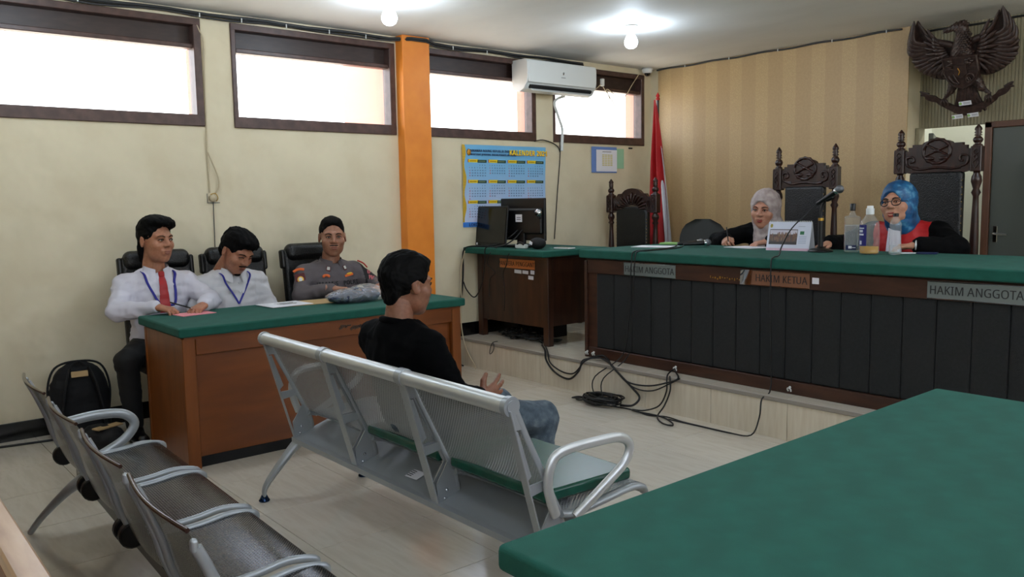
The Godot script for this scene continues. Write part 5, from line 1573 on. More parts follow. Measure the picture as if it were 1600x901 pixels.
func officer() -> void:
	var nk := Vector3(0, 0.968, 0.02)
	var o := {"neck": nk, "chest": Vector3(0, 0.805, 0.02), "head": Vector3(0.0, 1.14, 0.06), "head_basis": rot(3, -22, 0), "face_w": 1.06,
		"sh": [Vector3(-0.19, 0.905, 0.0), Vector3(0.19, 0.905, 0.0)], "el": [Vector3(-0.275, 0.765, 0.12), Vector3(0.30, 0.78, 0.13)], "wr": [Vector3(-0.135, 0.81, 0.295), Vector3(0.205, 0.805, 0.315)],
		"hands": [{"b": rot(4, 62, 0), "sx": 1.0, "curl": [[14, 24, 14], [16, 26, 14], [18, 28, 14], [20, 28, 14]]}, {"b": rot(14, -22, 0), "sx": -1.0, "curl": [[22, 36, 20], [26, 38, 20], [30, 40, 20], [32, 40, 20]]}],
		"skin": M.skin_c, "lips": M.lips_a, "cloth": M.uniform_grey, "garment": "uniform_shirt", "cloth2": M.armband_black, "garment2": "armband", "neck_v": true, "fold": 0.007, "bulk": 1.06, "arm": 1.05, "cuff": 1.1,
		"pred": func(p: Vector3) -> bool: return p.x > 0.212 and p.y > 0.795 and p.z < 0.13}
	common_legs(o, M.uniform_grey, M.shoe_black, 0.40)
	var r := person("uniformed officer with moustache in grey shirt seated at the table", Vector3(0.38, 0, -2.70), PI / 2, o)
	hair(r, 0.004, [[Vector3(0, 0.09, 0.0), Vector3(0.058, 0.030, 0.072)]],
		[[Vector3(0, -0.035, 0.092), Vector3(0.088, 0.118, 0.078)], [Vector3(0.085, -0.045, 0.02), Vector3(0.032, 0.07, 0.06)], [Vector3(-0.085, -0.045, 0.02), Vector3(0.032, 0.07, 0.06)], [Vector3(0, -0.105, -0.08), Vector3(0.1, 0.06, 0.06)]], 0.002, M.hair_brownish)
	beard(r, [[Vector3(-0.013, -0.0465, 0.0885), Vector3(0.016, 0.0034, 0.006)], [Vector3(0.013, -0.0465, 0.0885), Vector3(0.016, 0.0034, 0.006)]])
	collar(r, nk, M.uniform_grey, 0.068, 0.045)
	var g: Field = r.garment
	var F := func(x: float, y: float) -> Vector3: return g.hit(Vector3(x, y, 0.45), Vector3(0, 0, -1))
	for s in [-1.0, 1.0]:
		var c: Vector3 = nk + Vector3(s * 0.062, -0.042, 0.085)
		var p := part(MB.new().rbox(Vector3.ZERO, Vector3(0.03, 0.035, 0.004), 0.002, 1), "collar_tab", M.badge_maroon, r.root, c, rot(-20, s * 20, s * 10))
		part(MB.new().rbox(Vector3(0, 0.002, 0.003), Vector3(0.02, 0.022, 0.003), 0.001, 1), "collar_pin", M.steel_bright, p)
		# pocket, flap
		var pc: Vector3 = F.call(s * 0.088, nk.y - 0.205)
		part(MB.new().rbox(Vector3.ZERO, Vector3(0.105, 0.10, 0.006), 0.003, 2), "pocket", M.uniform_grey, r.root, pc + Vector3(0, 0, 0.001), rot(6, s * 14, 0))
		var ec := MB.new().rbox(Vector3.ZERO, Vector3(0.11, 0.010, 0.05), 0.004, 2)
		part(ec, "epaulette", M.uniform_grey, r.root, Vector3(s * 0.13, nk.y - 0.002 - 0.006, 0.0), rot(0, 0, -s * 22))
	words("IMAM.S", 0.030, M.ink, r.root, F.call(-0.088, nk.y - 0.142) + Vector3(0, 0, 0.012), rot(-6, -14, 0), "name_lettering", 1.0, true)
	words("POLRI", 0.030, M.ink, r.root, F.call(0.088, nk.y - 0.142) + Vector3(0, 0, 0.012), rot(-6, 14, 0), "service_lettering", 1.1, true)
	var b1 := MB.new()
	var bc: Vector3 = F.call(-0.088, nk.y - 0.09)
	for i in 7:
		var an := PI * i / 6.0
		b1.ball(Vector3(cos(an) * 0.018, sin(an) * 0.006, 0), Vector3(0.009, 0.010, 0.004), 8)
	part(b1, "wing_badge", M.badge_orange, r.root, bc + Vector3(0, 0, 0.004), rot(-12, -12, 0))
	var b2 := part(MB.new().rbox(Vector3.ZERO, Vector3(0.075, 0.016, 0.004), 0.002, 1), "ribbon_badge", M.badge_orange, r.root, F.call(0.085, nk.y - 0.092) + Vector3(0, 0, 0.004), rot(-12, 12, 8))
	part(MB.new().ball(Vector3(0.004, 0.009, 0.001), Vector3(0.026, 0.008, 0.004), 10), "badge_crest", M.badge_yellow, b2)
	# shield patch on his right sleeve
	var sp := g.hit(Vector3(-0.26, 0.872, 0.4), Vector3(0, 0, -1)) + Vector3(0, 0, 0.002)
	var sb := rot(-18, -32, 12)
	var shp := PackedVector2Array([Vector2(-0.032, 0.035), Vector2(0.032, 0.035), Vector2(0.033, -0.01), Vector2(0.02, -0.034), Vector2(0, -0.048), Vector2(-0.02, -0.034), Vector2(-0.033, -0.01)])
	var pt := part(MB.new().slab(shp, 0.004, 0.001), "sleeve_patch", M.badge_maroon, r.root, sp, sb)
	part(MB.new().at(Vector3(0, -0.006, 0.004), rot(90, 0, 0)).lathe([Vector2(0, 0.003), Vector2(0.021, 0.003), Vector2(0.021, 0), Vector2(0, 0)], 16), "patch_ring", M.badge_yellow, pt)
	part(MB.new().at(Vector3(0, -0.006, 0.007), rot(90, 0, 0)).lathe([Vector2(0, 0.003), Vector2(0.013, 0.003), Vector2(0.013, 0), Vector2(0, 0)], 14), "patch_star", M.steel_bright, pt)
	part(MB.new().tube(range(9).map(func(i): return Vector3(-0.036 + i * 0.009, 0.056 + 0.010 * sin(i / 8.0 * PI), 0.0)), 0.009, 6, true, 0.3, false, Vector3.BACK), "patch_arc", M.badge_orange, pt)
	# armband print on his left sleeve
	for q in [["KA", 0.884, 0.026], ["PRO", 0.846, 0.032]]:
		var c: Vector3 = g.hit(Vector3(0.275, q[1], 0.4), Vector3(-0.1, 0, -1))
		words(q[0], q[2], M.print_pink, r.root, c + Vector3(0.004, 0, 0.008), rot(-16, 26, -14), "armband_lettering", 0.9, true)
	part(MB.new().tube(curve([Vector3(0.20, 0.965, 0.035), Vector3(0.235, 0.945, 0.055), Vector3(0.262, 0.915, 0.06)], 5), 0.011, 6, true, 0.5), "armband_stripe", M.print_red, r.root)

func man_on_bench() -> void:
	# faces the judges' bench; seen from behind
	var o := {"neck": Vector3(0, 0.912, -0.05), "chest": Vector3(0, 0.735, -0.035), "hip": Vector3(0, 0.545, 0.02), "head": Vector3(0.0, 1.045, -0.01), "head_basis": rot(6, 0, 0), "hs": 1.0,
		"sh": [Vector3(-0.185, 0.835, -0.05), Vector3(0.19, 0.835, -0.05)], "el": [Vector3(-0.235, 0.62, 0.04), Vector3(0.25, 0.62, 0.06)], "wr": [Vector3(-0.145, 0.572, 0.235), Vector3(0.10, 0.58, 0.25)],
		"hands": [{"b": rot(-10, 10, 80), "sx": 1.0, "curl": OPEN, "spread": 2.6, "thumb": Vector3(0.085, 0.0, 0.055)}, {"b": rot(20, -30, -30), "sx": -1.0, "curl": RELAX}],
		"skin": M.skin_f, "lips": M.lips_a, "cloth": M.tshirt_black, "garment": "shirt", "sleeve": 0.82, "fold": 0.009, "arm": 1.12, "cuff": 1.35, "bulk": 1.08}
	common_legs(o, M.denim, M.shoe_black, 0.50)
	o.knee = [Vector3(-0.15, 0.44, 0.55), Vector3(0.12, 0.45, 0.53)]
	o.ankle = [Vector3(-0.15, 0.09, 0.52), Vector3(0.12, 0.09, 0.48)]
	var r := person("man in black shirt and jeans seated on grey bench, back to camera", Vector3(2.84, 0, -1.765), PI, o)
	hair(r, 0.010, [[Vector3(0, 0.088, 0.01), Vector3(0.068, 0.036, 0.078)], [Vector3(0, -0.03, -0.078), Vector3(0.055, 0.055, 0.026)]],
		[[Vector3(0, -0.035, 0.085), Vector3(0.086, 0.108, 0.082)], [Vector3(0.088, -0.05, 0.012), Vector3(0.036, 0.072, 0.066)], [Vector3(-0.088, -0.05, 0.012), Vector3(0.036, 0.072, 0.066)]], 0.005, M.hair_black)
	var nk: Vector3 = o.neck
	part(MB.new().tube(range(25).map(func(i): return nk + Vector3(cos(i * TAU / 25) * 0.070, -0.012 + 0.016 * -sin(i * TAU / 25), sin(i * TAU / 25) * 0.064 - 0.004)), 0.014, 7, false, 1.0, true), "neckband", M.tshirt_black, r.root)

func scarf(r: Dictionary, neck: Vector3, m: Material, amp: float, drape: Array) -> void:
	var hc: Vector3 = r.hx.origin
	var hb: Basis = r.hx.basis
	var hs := hb.get_scale().x
	var ob := hb.orthonormalized()
	var f := Field.new(hc + Vector3(-0.26, -0.40, -0.24), hc + Vector3(0.26, 0.18, 0.28), 0.007)
	f.ell(hc + hb * Vector3(0, 0.026, -0.018), Vector3(0.093, 0.106, 0.113) * hs, 0.02, false, ob)
	f.cap(hc + hb * Vector3(0, -0.06, -0.01), neck + Vector3(0, -0.01, 0.0), 0.086 * hs, 0.10, 0.04)
	for q in drape: f.ell(q[0], q[1], 0.05)
	f.ell(hc + hb * Vector3(0, -0.018, 0.108), Vector3(0.058, 0.086, 0.076) * hs, 0.012, true, ob)
	f.ell(neck + Vector3(0, -0.14, -0.06), Vector3(0.14, 0.10, 0.09), 0.02, true)
	var mb := MB.new()
	f.into(mb, folds(amp, 1.2, 40.0))
	part(mb, "headscarf", m, r.body)

func judge_grey() -> void:
	var nk := Vector3(0, 0.905, 0.09)
	var o := {"neck": nk, "chest": Vector3(0, 0.755, 0.045), "hip": Vector3(0, 0.535, 0), "head": Vector3(-0.01, 1.035, 0.15), "head_basis": rot(8, 12, -3), "face_w": 1.08, "hs": 1.14,
		"sh": [Vector3(-0.19, 0.87, 0.06), Vector3(0.19, 0.87, 0.06)], "el": [Vector3(-0.36, 0.795, 0.24), Vector3(0.34, 0.79, 0.22)], "wr": [Vector3(-0.20, 0.815, 0.365), Vector3(0.16, 0.81, 0.37)],
		"hands": [{"b": rot(10, 38, 35), "sx": 1.0, "curl": GRIP, "thumb": Vector3(0.04, -0.03, 0.08)}, {"b": rot(8, -40, 0), "sx": -1.0, "curl": RELAX}],
		"skin": M.skin_d, "lips": M.lips_red, "cloth": M.robe_black, "garment": "robe", "sleeve": 0.86, "fold": 0.008, "arm": 1.2, "cuff": 1.6, "bulk": 1.1}
	common_legs(o, M.robe_black, M.shoe_black, 0.40)
	var r := person("woman in grey headscarf and black robe writing at the judges' bench", Vector3(2.08, DAIS, -5.53), 0.0, o)
	scarf(r, nk, M.scarf_grey, 0.006, [[nk + Vector3(0, -0.07, 0.06), Vector3(0.10, 0.10, 0.055)], [nk + Vector3(0.0, -0.15, 0.06), Vector3(0.085, 0.10, 0.05)]])
	pen(Vector3(2.08 - 0.13, DAIS + 0.85, -5.53 + 0.44), Vector3(0.35, -0.8, 0.3), "pen in the hand of the woman in grey headscarf")

func judge_blue() -> void:
	var nk := Vector3(0, 0.945, 0.06)
	var o := {"neck": nk, "chest": Vector3(0, 0.785, 0.02), "hip": Vector3(0, 0.54, -0.02), "head": Vector3(-0.01, 1.068, 0.125), "head_basis": rot(-2, -4, 5), "face_w": 1.14, "hs": 1.14,
		"sh": [Vector3(-0.205, 0.89, 0.02), Vector3(0.205, 0.89, 0.02)], "el": [Vector3(-0.36, 0.79, 0.17), Vector3(0.37, 0.79, 0.16)], "wr": [Vector3(-0.345, 0.81, 0.385), Vector3(0.185, 0.81, 0.34)],
		"hands": [{"b": rot(10, -18, 10), "sx": 1.0, "curl": GRIP}, {"b": rot(4, -78, 0), "sx": -1.0, "curl": RELAX}],
		"skin": M.skin_e, "lips": M.lips_red, "smile": 0.009, "cloth": M.robe_black, "garment": "robe", "cloth2": M.robe_red, "garment2": "red_facing", "sleeve": 0.84, "fold": 0.009, "arm": 1.25, "cuff": 1.6, "bulk": 1.16,
		"pred": func(p: Vector3) -> bool: return absf(p.x) < 0.172 + (0.93 - p.y) * 0.05 and p.z > -0.03 + (0.9 - p.y) * 0.08 and p.y > 0.5 and not (p.z > 0.17 and absf(p.x) > 0.14)}
	common_legs(o, M.robe_black, M.shoe_black, 0.40)
	var r := person("smiling judge in blue headscarf, glasses and red-fronted black robe", Vector3(3.06, DAIS, -5.50), 0.05, o)
	scarf(r, nk, M.scarf_blue, 0.005, [[nk + Vector3(0, -0.015, 0.05), Vector3(0.075, 0.05, 0.05)]])
	var hx: Transform3D = r.hx
	# white pleated bands
	var g: Field = r.garment
	var jb := MB.new()
	var J := func(u, w):
		var y: float = nk.y - 0.045 - w * 0.27
		var p := g.hit(Vector3(-0.01, y, 0.45), Vector3(0, 0, -1))
		return Vector3(-0.012 + (u - 0.5) * (0.075 + 0.05 * w), y - 0.02 * (u - 0.5), maxf(p.z, nk.z + 0.10) + 0.010 + 0.005 * sin(u * TAU * 3.0) * w)
	jb.grid(24, 12, J, Vector2.ONE, true)
	jb.grid(24, 12, func(u, w): return J.call(u, w) - Vector3(0, 0, 0.004))
	part(jb, "white_bands", M.jabot_white, r.root)
	# glasses
	var gl := MB.new()
	for s in [-1.0, 1.0]:
		gl.tube(range(20).map(func(i): return Vector3(s * 0.033 + cos(i * TAU / 20) * 0.025, 0.002 + sin(i * TAU / 20) * 0.0185, 0.099 - 0.25 * absf(cos(i * TAU / 20) * 0.025 * 0.5 + s * 0.0) - (0.006 if s * cos(i * TAU / 20) > 0.5 else 0.0))), 0.0026, 6, false, 1.0, true)
		gl.tube([Vector3(s * 0.057, 0.006, 0.090), Vector3(s * 0.074, 0.006, 0.04)], 0.002, 6)
	gl.tube([Vector3(-0.009, 0.006, 0.098), Vector3(0, 0.009, 0.100), Vector3(0.009, 0.006, 0.098)], 0.0022, 6)
	part(gl, "glasses", M.black_plastic, r.body, hx.origin, hx.basis)
	part(MB.new().rbox(Vector3(0, -0.0605, 0.0885), Vector3(0.030, 0.006, 0.006), 0.002, 2), "teeth", M.eye_white, r.body, hx.origin, hx.basis)
	# bangle on her left wrist
	var wc: Vector3 = o.wr[1]
	var br := MB.new()
	br.at(wc + Vector3(0.012, 0.0, 0.0), rot(0, 12, 90))
	br.tube(range(18).map(func(i): return Vector3(cos(i * TAU / 18) * 0.031, 0, sin(i * TAU / 18) * 0.031)), 0.006, 6, false, 1.0, true)
	part(br, "bangle", M.steel_bright, r.root)

# ---------------------------------------------------------------- smaller things
func details() -> void:
	more_colors()
	eagle()
	wall_things()
	bench_things()
	desk_things()
	floor_cables()
	table_things()

func more_colors() -> void:
	mat("flag_red", Color(0.66, 0.02, 0.05), 0.6)
	mat("flag_white", Color(0.82, 0.82, 0.84), 0.6)
	mat("folder_blue", Color(0.40, 0.53, 0.77), 0.4)
	mat("screen_black", Color(0.012, 0.013, 0.018), 0.12)
	mat("monitor_case", Color(0.03, 0.03, 0.033), 0.42)
	mat("label_blue", Color(0.07, 0.08, 0.42), 0.45)
	mat("cap_black", Color(0.02, 0.02, 0.02), 0.4)
	mat("mic_mesh", Color(0.45, 0.46, 0.48), 0.35, 0.7)
	bump(M.mic_mesh, 0.4, 6.0, 81)
	M.mic_mesh.uv1_scale = Vector3(12, 12, 12)
	mat("folder_green", Color(0.55, 0.72, 0.42), 0.6)
	mat("gold_paint", Color(0.72, 0.50, 0.12), 0.4, 0.3)
	mat("title_yellow", Color(0.98, 0.85, 0.10), 0.5)
	mat("title_navy", Color(0.05, 0.12, 0.30), 0.5)
	mat("bag_cloth", Color(0.022, 0.023, 0.032), 0.85)
	mat("bag_strap", Color(0.05, 0.047, 0.05), 0.8)
	noisy("evidence_blue", [Color(0.06, 0.08, 0.14), Color(0.13, 0.16, 0.24), Color(0.24, 0.29, 0.38)], 0.02, Vector3(5, 5, 5), 0.8, 4, 83)
	var pl := mat("plastic_film", Color(0.93, 0.95, 0.97, 0.15), 0.1)
	pl.transparency = BaseMaterial3D.TRANSPARENCY_ALPHA
	var gl := mat("clear_glass", Color(0.97, 0.985, 0.98), 0.03)
	gl.refraction_enabled = true
	gl.refraction_scale = 0.05
	var gp := mat("thin_plastic", Color(0.93, 0.95, 0.95, 0.09), 0.05)
	gp.transparency = BaseMaterial3D.TRANSPARENCY_ALPHA
	var lq := mat("liquid_yellow", Color(0.72, 0.52, 0.0, 0.92), 0.05)
	lq.transparency = BaseMaterial3D.TRANSPARENCY_ALPHA
	var wt := mat("liquid_clear", Color(0.90, 0.93, 0.93, 0.18), 0.03)
	wt.transparency = BaseMaterial3D.TRANSPARENCY_ALPHA

# ------------------------------------------------ carved eagle emblem on the recess wall
func eagle() -> void:
	var t := thing("eagle_emblem", "dark carved wooden eagle emblem with spread wings, shield and ribbon", "wall emblem", Vector3(2.98, 1.94, -6.60))
	t.rotation.x = deg_to_rad(24)
	var c := 0.035
	for s in [-1.0, 1.0]:
		var w := MB.new()
		# long flight feathers, laid from the top of the wing down
		var tips := [Vector2(0.295, 0.762), Vector2(0.322, 0.715), Vector2(0.343, 0.665), Vector2(0.358, 0.615), Vector2(0.368, 0.565), Vector2(0.370, 0.515), Vector2(0.365, 0.465), Vector2(0.352, 0.42), Vector2(0.328, 0.385), Vector2(0.295, 0.355), Vector2(0.258, 0.330), Vector2(0.218, 0.312), Vector2(0.175, 0.300), Vector2(0.135, 0.298)]
		for i in tips.size():
			var f := float(i) / (tips.size() - 1)
			var root := Vector3(s * lerpf(0.15, 0.085, f), lerpf(0.56, 0.42, f), 0.02 - f * 0.004)
			var tip := Vector3(s * tips[i].x, tips[i].y, 0.045 - 0.03 * f)
			var mid := root.lerp(tip, 0.55) + Vector3(s * 0.035, -0.03 + 0.02 * f, 0.03)
			if i < 4: mid += Vector3(s * 0.04, -0.03, 0.01)
			w.tube(curve([root, mid, tip], 6), [0.016, 0.018, 0.020, 0.021, 0.022, 0.022, 0.0215, 0.021, 0.020, 0.018, 0.015, 0.010, 0.003], 6, true, 0.45, false, Vector3.BACK)
		# coverts
		for row in 2:
			for i in 9:
				var f := i / 8.0
				var root := Vector3(s * lerpf(0.135, 0.08, f), lerpf(0.56, 0.44, f), 0.045)
				var an := lerpf(1.05, -0.95, f)
				var L := 0.15 - 0.06 * row - 0.02 * f
				var tip := root + Vector3(s * cos(an) * L, sin(an) * L, 0.012)
				w.tube(curve([root, root.lerp(tip, 0.5) + Vector3(0, 0, 0.016 + 0.012 * row), tip], 4), [0.010, 0.012, 0.0135, 0.0145, 0.0145, 0.014, 0.012, 0.009, 0.004], 6, true, 0.6, false, Vector3.BACK)
		w.tube(curve([Vector3(s * 0.03, 0.53, 0.04), Vector3(s * 0.10, 0.565, 0.05), Vector3(s * 0.17, 0.59, 0.045), Vector3(s * 0.225, 0.65, 0.04), Vector3(s * 0.27, 0.735, 0.04)], 4), [0.02, 0.022, 0.024, 0.025, 0.025, 0.025, 0.024, 0.023, 0.022, 0.021, 0.02, 0.018, 0.016, 0.014, 0.012, 0.009, 0.006], 7)
		var ol := PackedVector2Array([Vector2(s * 0.03, 0.50), Vector2(s * 0.10, 0.55), Vector2(s * 0.18, 0.58), Vector2(s * 0.235, 0.64), Vector2(s * 0.275, 0.735)])
		for q in tips: ol.append(Vector2(s * q.x * 0.96, q.y * 0.985))
		ol.append(Vector2(s * 0.03, 0.33))
		w.slab(ol, 0.022, 0.0, 0.005)
		part(w, "wing", M.wood_eagle, t, Vector3(c, 0, 0))
	# body, neck, head, thighs
	var f := Field.new(Vector3(-0.2, 0.05, -0.03), Vector3(0.24, 0.76, 0.2), 0.006)
	f.ell(Vector3(c, 0.42, 0.04), Vector3(0.085, 0.16, 0.055), 0.02)
	f.cap(Vector3(c + 0.005, 0.50, 0.05), Vector3(c + 0.03, 0.64, 0.06), 0.058, 0.042, 0.03)
	f.ell(Vector3(c + 0.008, 0.672, 0.062), Vector3(0.052, 0.036, 0.036), 0.02)
	f.cap(Vector3(c - 0.04, 0.668, 0.064), Vector3(c - 0.085, 0.66, 0.064), 0.020, 0.012, 0.012)
	f.cap(Vector3(c - 0.085, 0.66, 0.064), Vector3(c - 0.103, 0.640, 0.064), 0.011, 0.004, 0.006)
	f.cap(Vector3(c - 0.05, 0.65, 0.064), Vector3(c - 0.08, 0.642, 0.064), 0.008, 0.005, 0.005)
	f.cap(Vector3(c + 0.04, 0.69, 0.05), Vector3(c + 0.072, 0.675, 0.045), 0.016, 0.006, 0.012)
	f.cap(Vector3(c + 0.03, 0.70, 0.055), Vector3(c + 0.062, 0.705, 0.05), 0.012, 0.004, 0.01)
	for s in [-1.0, 1.0]:
		f.cap(Vector3(c + s * 0.055, 0.31, 0.05), Vector3(c + s * 0.105, 0.215, 0.06), 0.045, 0.026, 0.02)
		f.cap(Vector3(c + s * 0.105, 0.215, 0.06), Vector3(c + s * 0.155, 0.165, 0.065), 0.018, 0.012, 0.01)
	var bm := MB.new()
	f.into(bm, func(p: Vector3) -> float: return 0.003 * sin(p.x * 260.0) * sin(p.y * 260.0))
	part(bm, "body", M.wood_eagle, t)
	var sc := MB.new()
	for r in 9:
		for i in 6:
			var y := 0.50 + r * 0.016
			var x: float = c + 0.012 + (r * 0.0035) + (i - 2.5 + 0.5 * (r % 2)) * 0.017
			var dz := sqrt(maxf(0.0, 1.0 - pow((x - c - 0.012 - r * 0.0035) / 0.058, 2.0)))
			sc.ball(Vector3(x, y, 0.052 + 0.05 * dz), Vector3(0.0095, 0.010, 0.006), 6, rot(-15, 0, 0))
	part(sc, "neck_feathers", M.wood_eagle, t)
	for s in [-1.0, 1.0]:
		var ft := MB.new()
		for k in 3: ft.tube(curve([Vector3(c + s * 0.155, 0.165, 0.065), Vector3(c + s * (0.15 + 0.018 * (k - 1)), 0.15, 0.09), Vector3(c + s * (0.15 + 0.022 * (k - 1)), 0.115, 0.085)], 4), 0.008, 6)
		part(ft, "claw", M.wood_eagle, t)
	# shield with five fields
	var shp := PackedVector2Array([Vector2(-0.118, 0.475), Vector2(0.118, 0.47), Vector2(0.122, 0.36), Vector2(0.10, 0.30), Vector2(0.06, 0.255), Vector2(0, 0.232), Vector2(-0.06, 0.255), Vector2(-0.10, 0.30), Vector2(-0.122, 0.36)])
	var sd := part(MB.new().slab(shp, 0.03, 0.005, 0.08), "shield", M.wood_eagle, t, Vector3(c, 0, 0))
	var em := MB.new()
	for i in shp.size():
		var a := shp[i]
		var b := shp[(i + 1) % shp.size()]
		em.bar(Vector3(a.x * 0.94, 0.362 + (a.y - 0.362) * 0.94, 0.112), Vector3(b.x * 0.94, 0.362 + (b.y - 0.362) * 0.94, 0.112), 0.008, 0.008, 0.002)
	em.bar(Vector3(-0.112, 0.385, 0.112), Vector3(0.112, 0.378, 0.112), 0.009, 0.014, 0.002)
	em.slab(PackedVector2Array([Vector2(-0.042, 0.415), Vector2(0.042, 0.412), Vector2(0.042, 0.345), Vector2(0, 0.32), Vector2(-0.042, 0.345)]), 0.010, 0.002, 0.112)
	em.tube(curve([Vector3(-0.075, 0.45, 0.115), Vector3(-0.05, 0.43, 0.118), Vector3(-0.085, 0.415, 0.118), Vector3(-0.06, 0.40, 0.115)], 4), 0.008, 6)
	em.ball(Vector3(-0.06, 0.446, 0.115), Vector3(0.018, 0.012, 0.010), 8)
	for k in 5: em.ball(Vector3(0.065 + 0.018 * cos(k * 1.26), 0.435 + 0.015 * sin(k * 1.26), 0.115), Vector3(0.014, 0.012, 0.010), 8)
	em.bar(Vector3(0.065, 0.42, 0.115), Vector3(0.065, 0.395, 0.115), 0.008, 0.008, 0.001)
	em.tube(range(14).map(func(i): return Vector3(0.062 + 0.022 * cos(i * TAU / 14), 0.318 + 0.026 * sin(i * TAU / 14), 0.117)), 0.006, 6, false, 1.0, true)
	em.tube(range(14).map(func(i): return Vector3(0.045 + 0.014 * cos(i * TAU / 14), 0.30 + 0.018 * sin(i * TAU / 14), 0.117)), 0.005, 6, false, 1.0, true)
	em.tube(curve([Vector3(-0.085, 0.34, 0.115), Vector3(-0.06, 0.30, 0.118), Vector3(-0.025, 0.275, 0.115)], 4), 0.008, 6)
	em.tube(curve([Vector3(-0.05, 0.35, 0.115), Vector3(-0.035, 0.31, 0.118), Vector3(-0.02, 0.28, 0.115)], 4), 0.006, 6)
	part(em, "shield_relief", M.wood_eagle, sd)
	part(MB.new().tube([Vector3(-0.012, 0.395, 0.124), Vector3(0.0, 0.37, 0.126), Vector3(-0.012, 0.345, 0.124)], 0.003, 6), "gold_star", M.gold_paint, sd)
	# tail
	for i in 7:
		var x := (i - 3) * 0.026
		part(MB.new().tube(curve([Vector3(c + x * 0.5, 0.27, 0.04), Vector3(c + x * 0.85, 0.14, 0.05), Vector3(c + x * 1.35, 0.015 + absf(i - 3) * 0.008, 0.045)], 4), [0.012, 0.014, 0.016, 0.018, 0.019, 0.019, 0.018, 0.016, 0.011], 6, true, 0.6, false, Vector3.BACK), "tail_feather", M.wood_eagle, t)
	# ribbon held in the claws
	var rb := MB.new()
	var R := func(u: float, w: float) -> Vector3:
		var x := lerpf(-0.285, 0.295, u)
		var y := 0.062 + 0.155 * pow(absf(x) / 0.29, 1.7) + 0.012 * sin(absf(x) * 40.0) * (1.0 if absf(x) > 0.2 else 0.0)
		return Vector3(c + x, y + (w - 0.5) * (0.062 - 0.018 * absf(x) / 0.29), 0.085 + 0.018 * cos(x * 16.0))
	rb.grid(34, 3, R, Vector2.ONE)
	rb.grid(34, 3, func(u, w): return R.call(u, w) - Vector3(0, 0, 0.014), Vector2.ONE, true)
	for e in [0.0, 1.0]: rb.grid(34, 1, func(u, w): return R.call(u, e) - Vector3(0, 0, 0.014 * (w if e < 0.5 else 1.0 - w)), Vector2.ONE, true)
	var rp := part(rb, "ribbon", M.wood_eagle, t)
	for s in [-1.0, 1.0]:
		var en := MB.new()
		for k in 2: en.tube(curve([Vector3(c + s * 0.265, 0.20, 0.07), Vector3(c + s * 0.295, 0.213 + 0.012 * k, 0.08), Vector3(c + s * 0.32, 0.205 + 0.035 * k, 0.075)], 4), [0.022, 0.02, 0.018, 0.016, 0.014, 0.012, 0.009, 0.006, 0.002], 6, true, 0.5, false, Vector3.BACK)
		part(en, "ribbon_end", M.wood_eagle, rp)
	for q in [[0.039, 0.131, 0.085], [-0.026, 0.034, 0.075], [0.081, 0.038, 0.075]]:
		var st := part(MB.new().box(Vector3.ZERO, Vector3(q[2], 0.03, 0.002), 0.0), "inventory_sticker", M.paper, t, Vector3(q[0], q[1], 0.118), rot(0, 0, 3))
		part(MB.new().ball(Vector3(-q[2] * 0.38, 0, 0.001), Vector3(0.010, 0.011, 0.001), 10), "sticker_crest", M.folder_green, st)
		part(MB.new().box(Vector3(0.012, 0.004, 0.0014), Vector3(q[2] * 0.55, 0.004, 0.0004), 0.0).box(Vector3(0.012, -0.005, 0.0014), Vector3(q[2] * 0.55, 0.003, 0.0004), 0.0), "sticker_print", M.grey_plastic, st)
	part(MB.new().bar(Vector3(0.0, 0.3, -0.11), Vector3(0.0, 0.3, 0.02), 0.03, 0.03, 0.003).bar(Vector3(0.07, 0.3, -0.11), Vector3(0.07, 0.3, 0.02), 0.03, 0.03, 0.003), "wall_bracket", M.wood_eagle, t)

# 3 x 5 dots for each digit
const DIG := ["757557", "262227", "717477", "717177", "557111", "747177", "747577", "711111", "757577", "757177"]

func put_num(im: Image, n: int, x: int, y: int, col: Color) -> void:
	var s := str(n)
	for k in s.length():
		var g: String = ["75557", "26227", "71747", "71717", "55711", "74717", "74757", "71111", "75757", "75717"][int(s[k])]
		for r in 5:
			var b := int(g[r])
			for cc in 3:
				if b & (4 >> cc): im.set_pixel(x + k * 4 + cc, y + r, col)

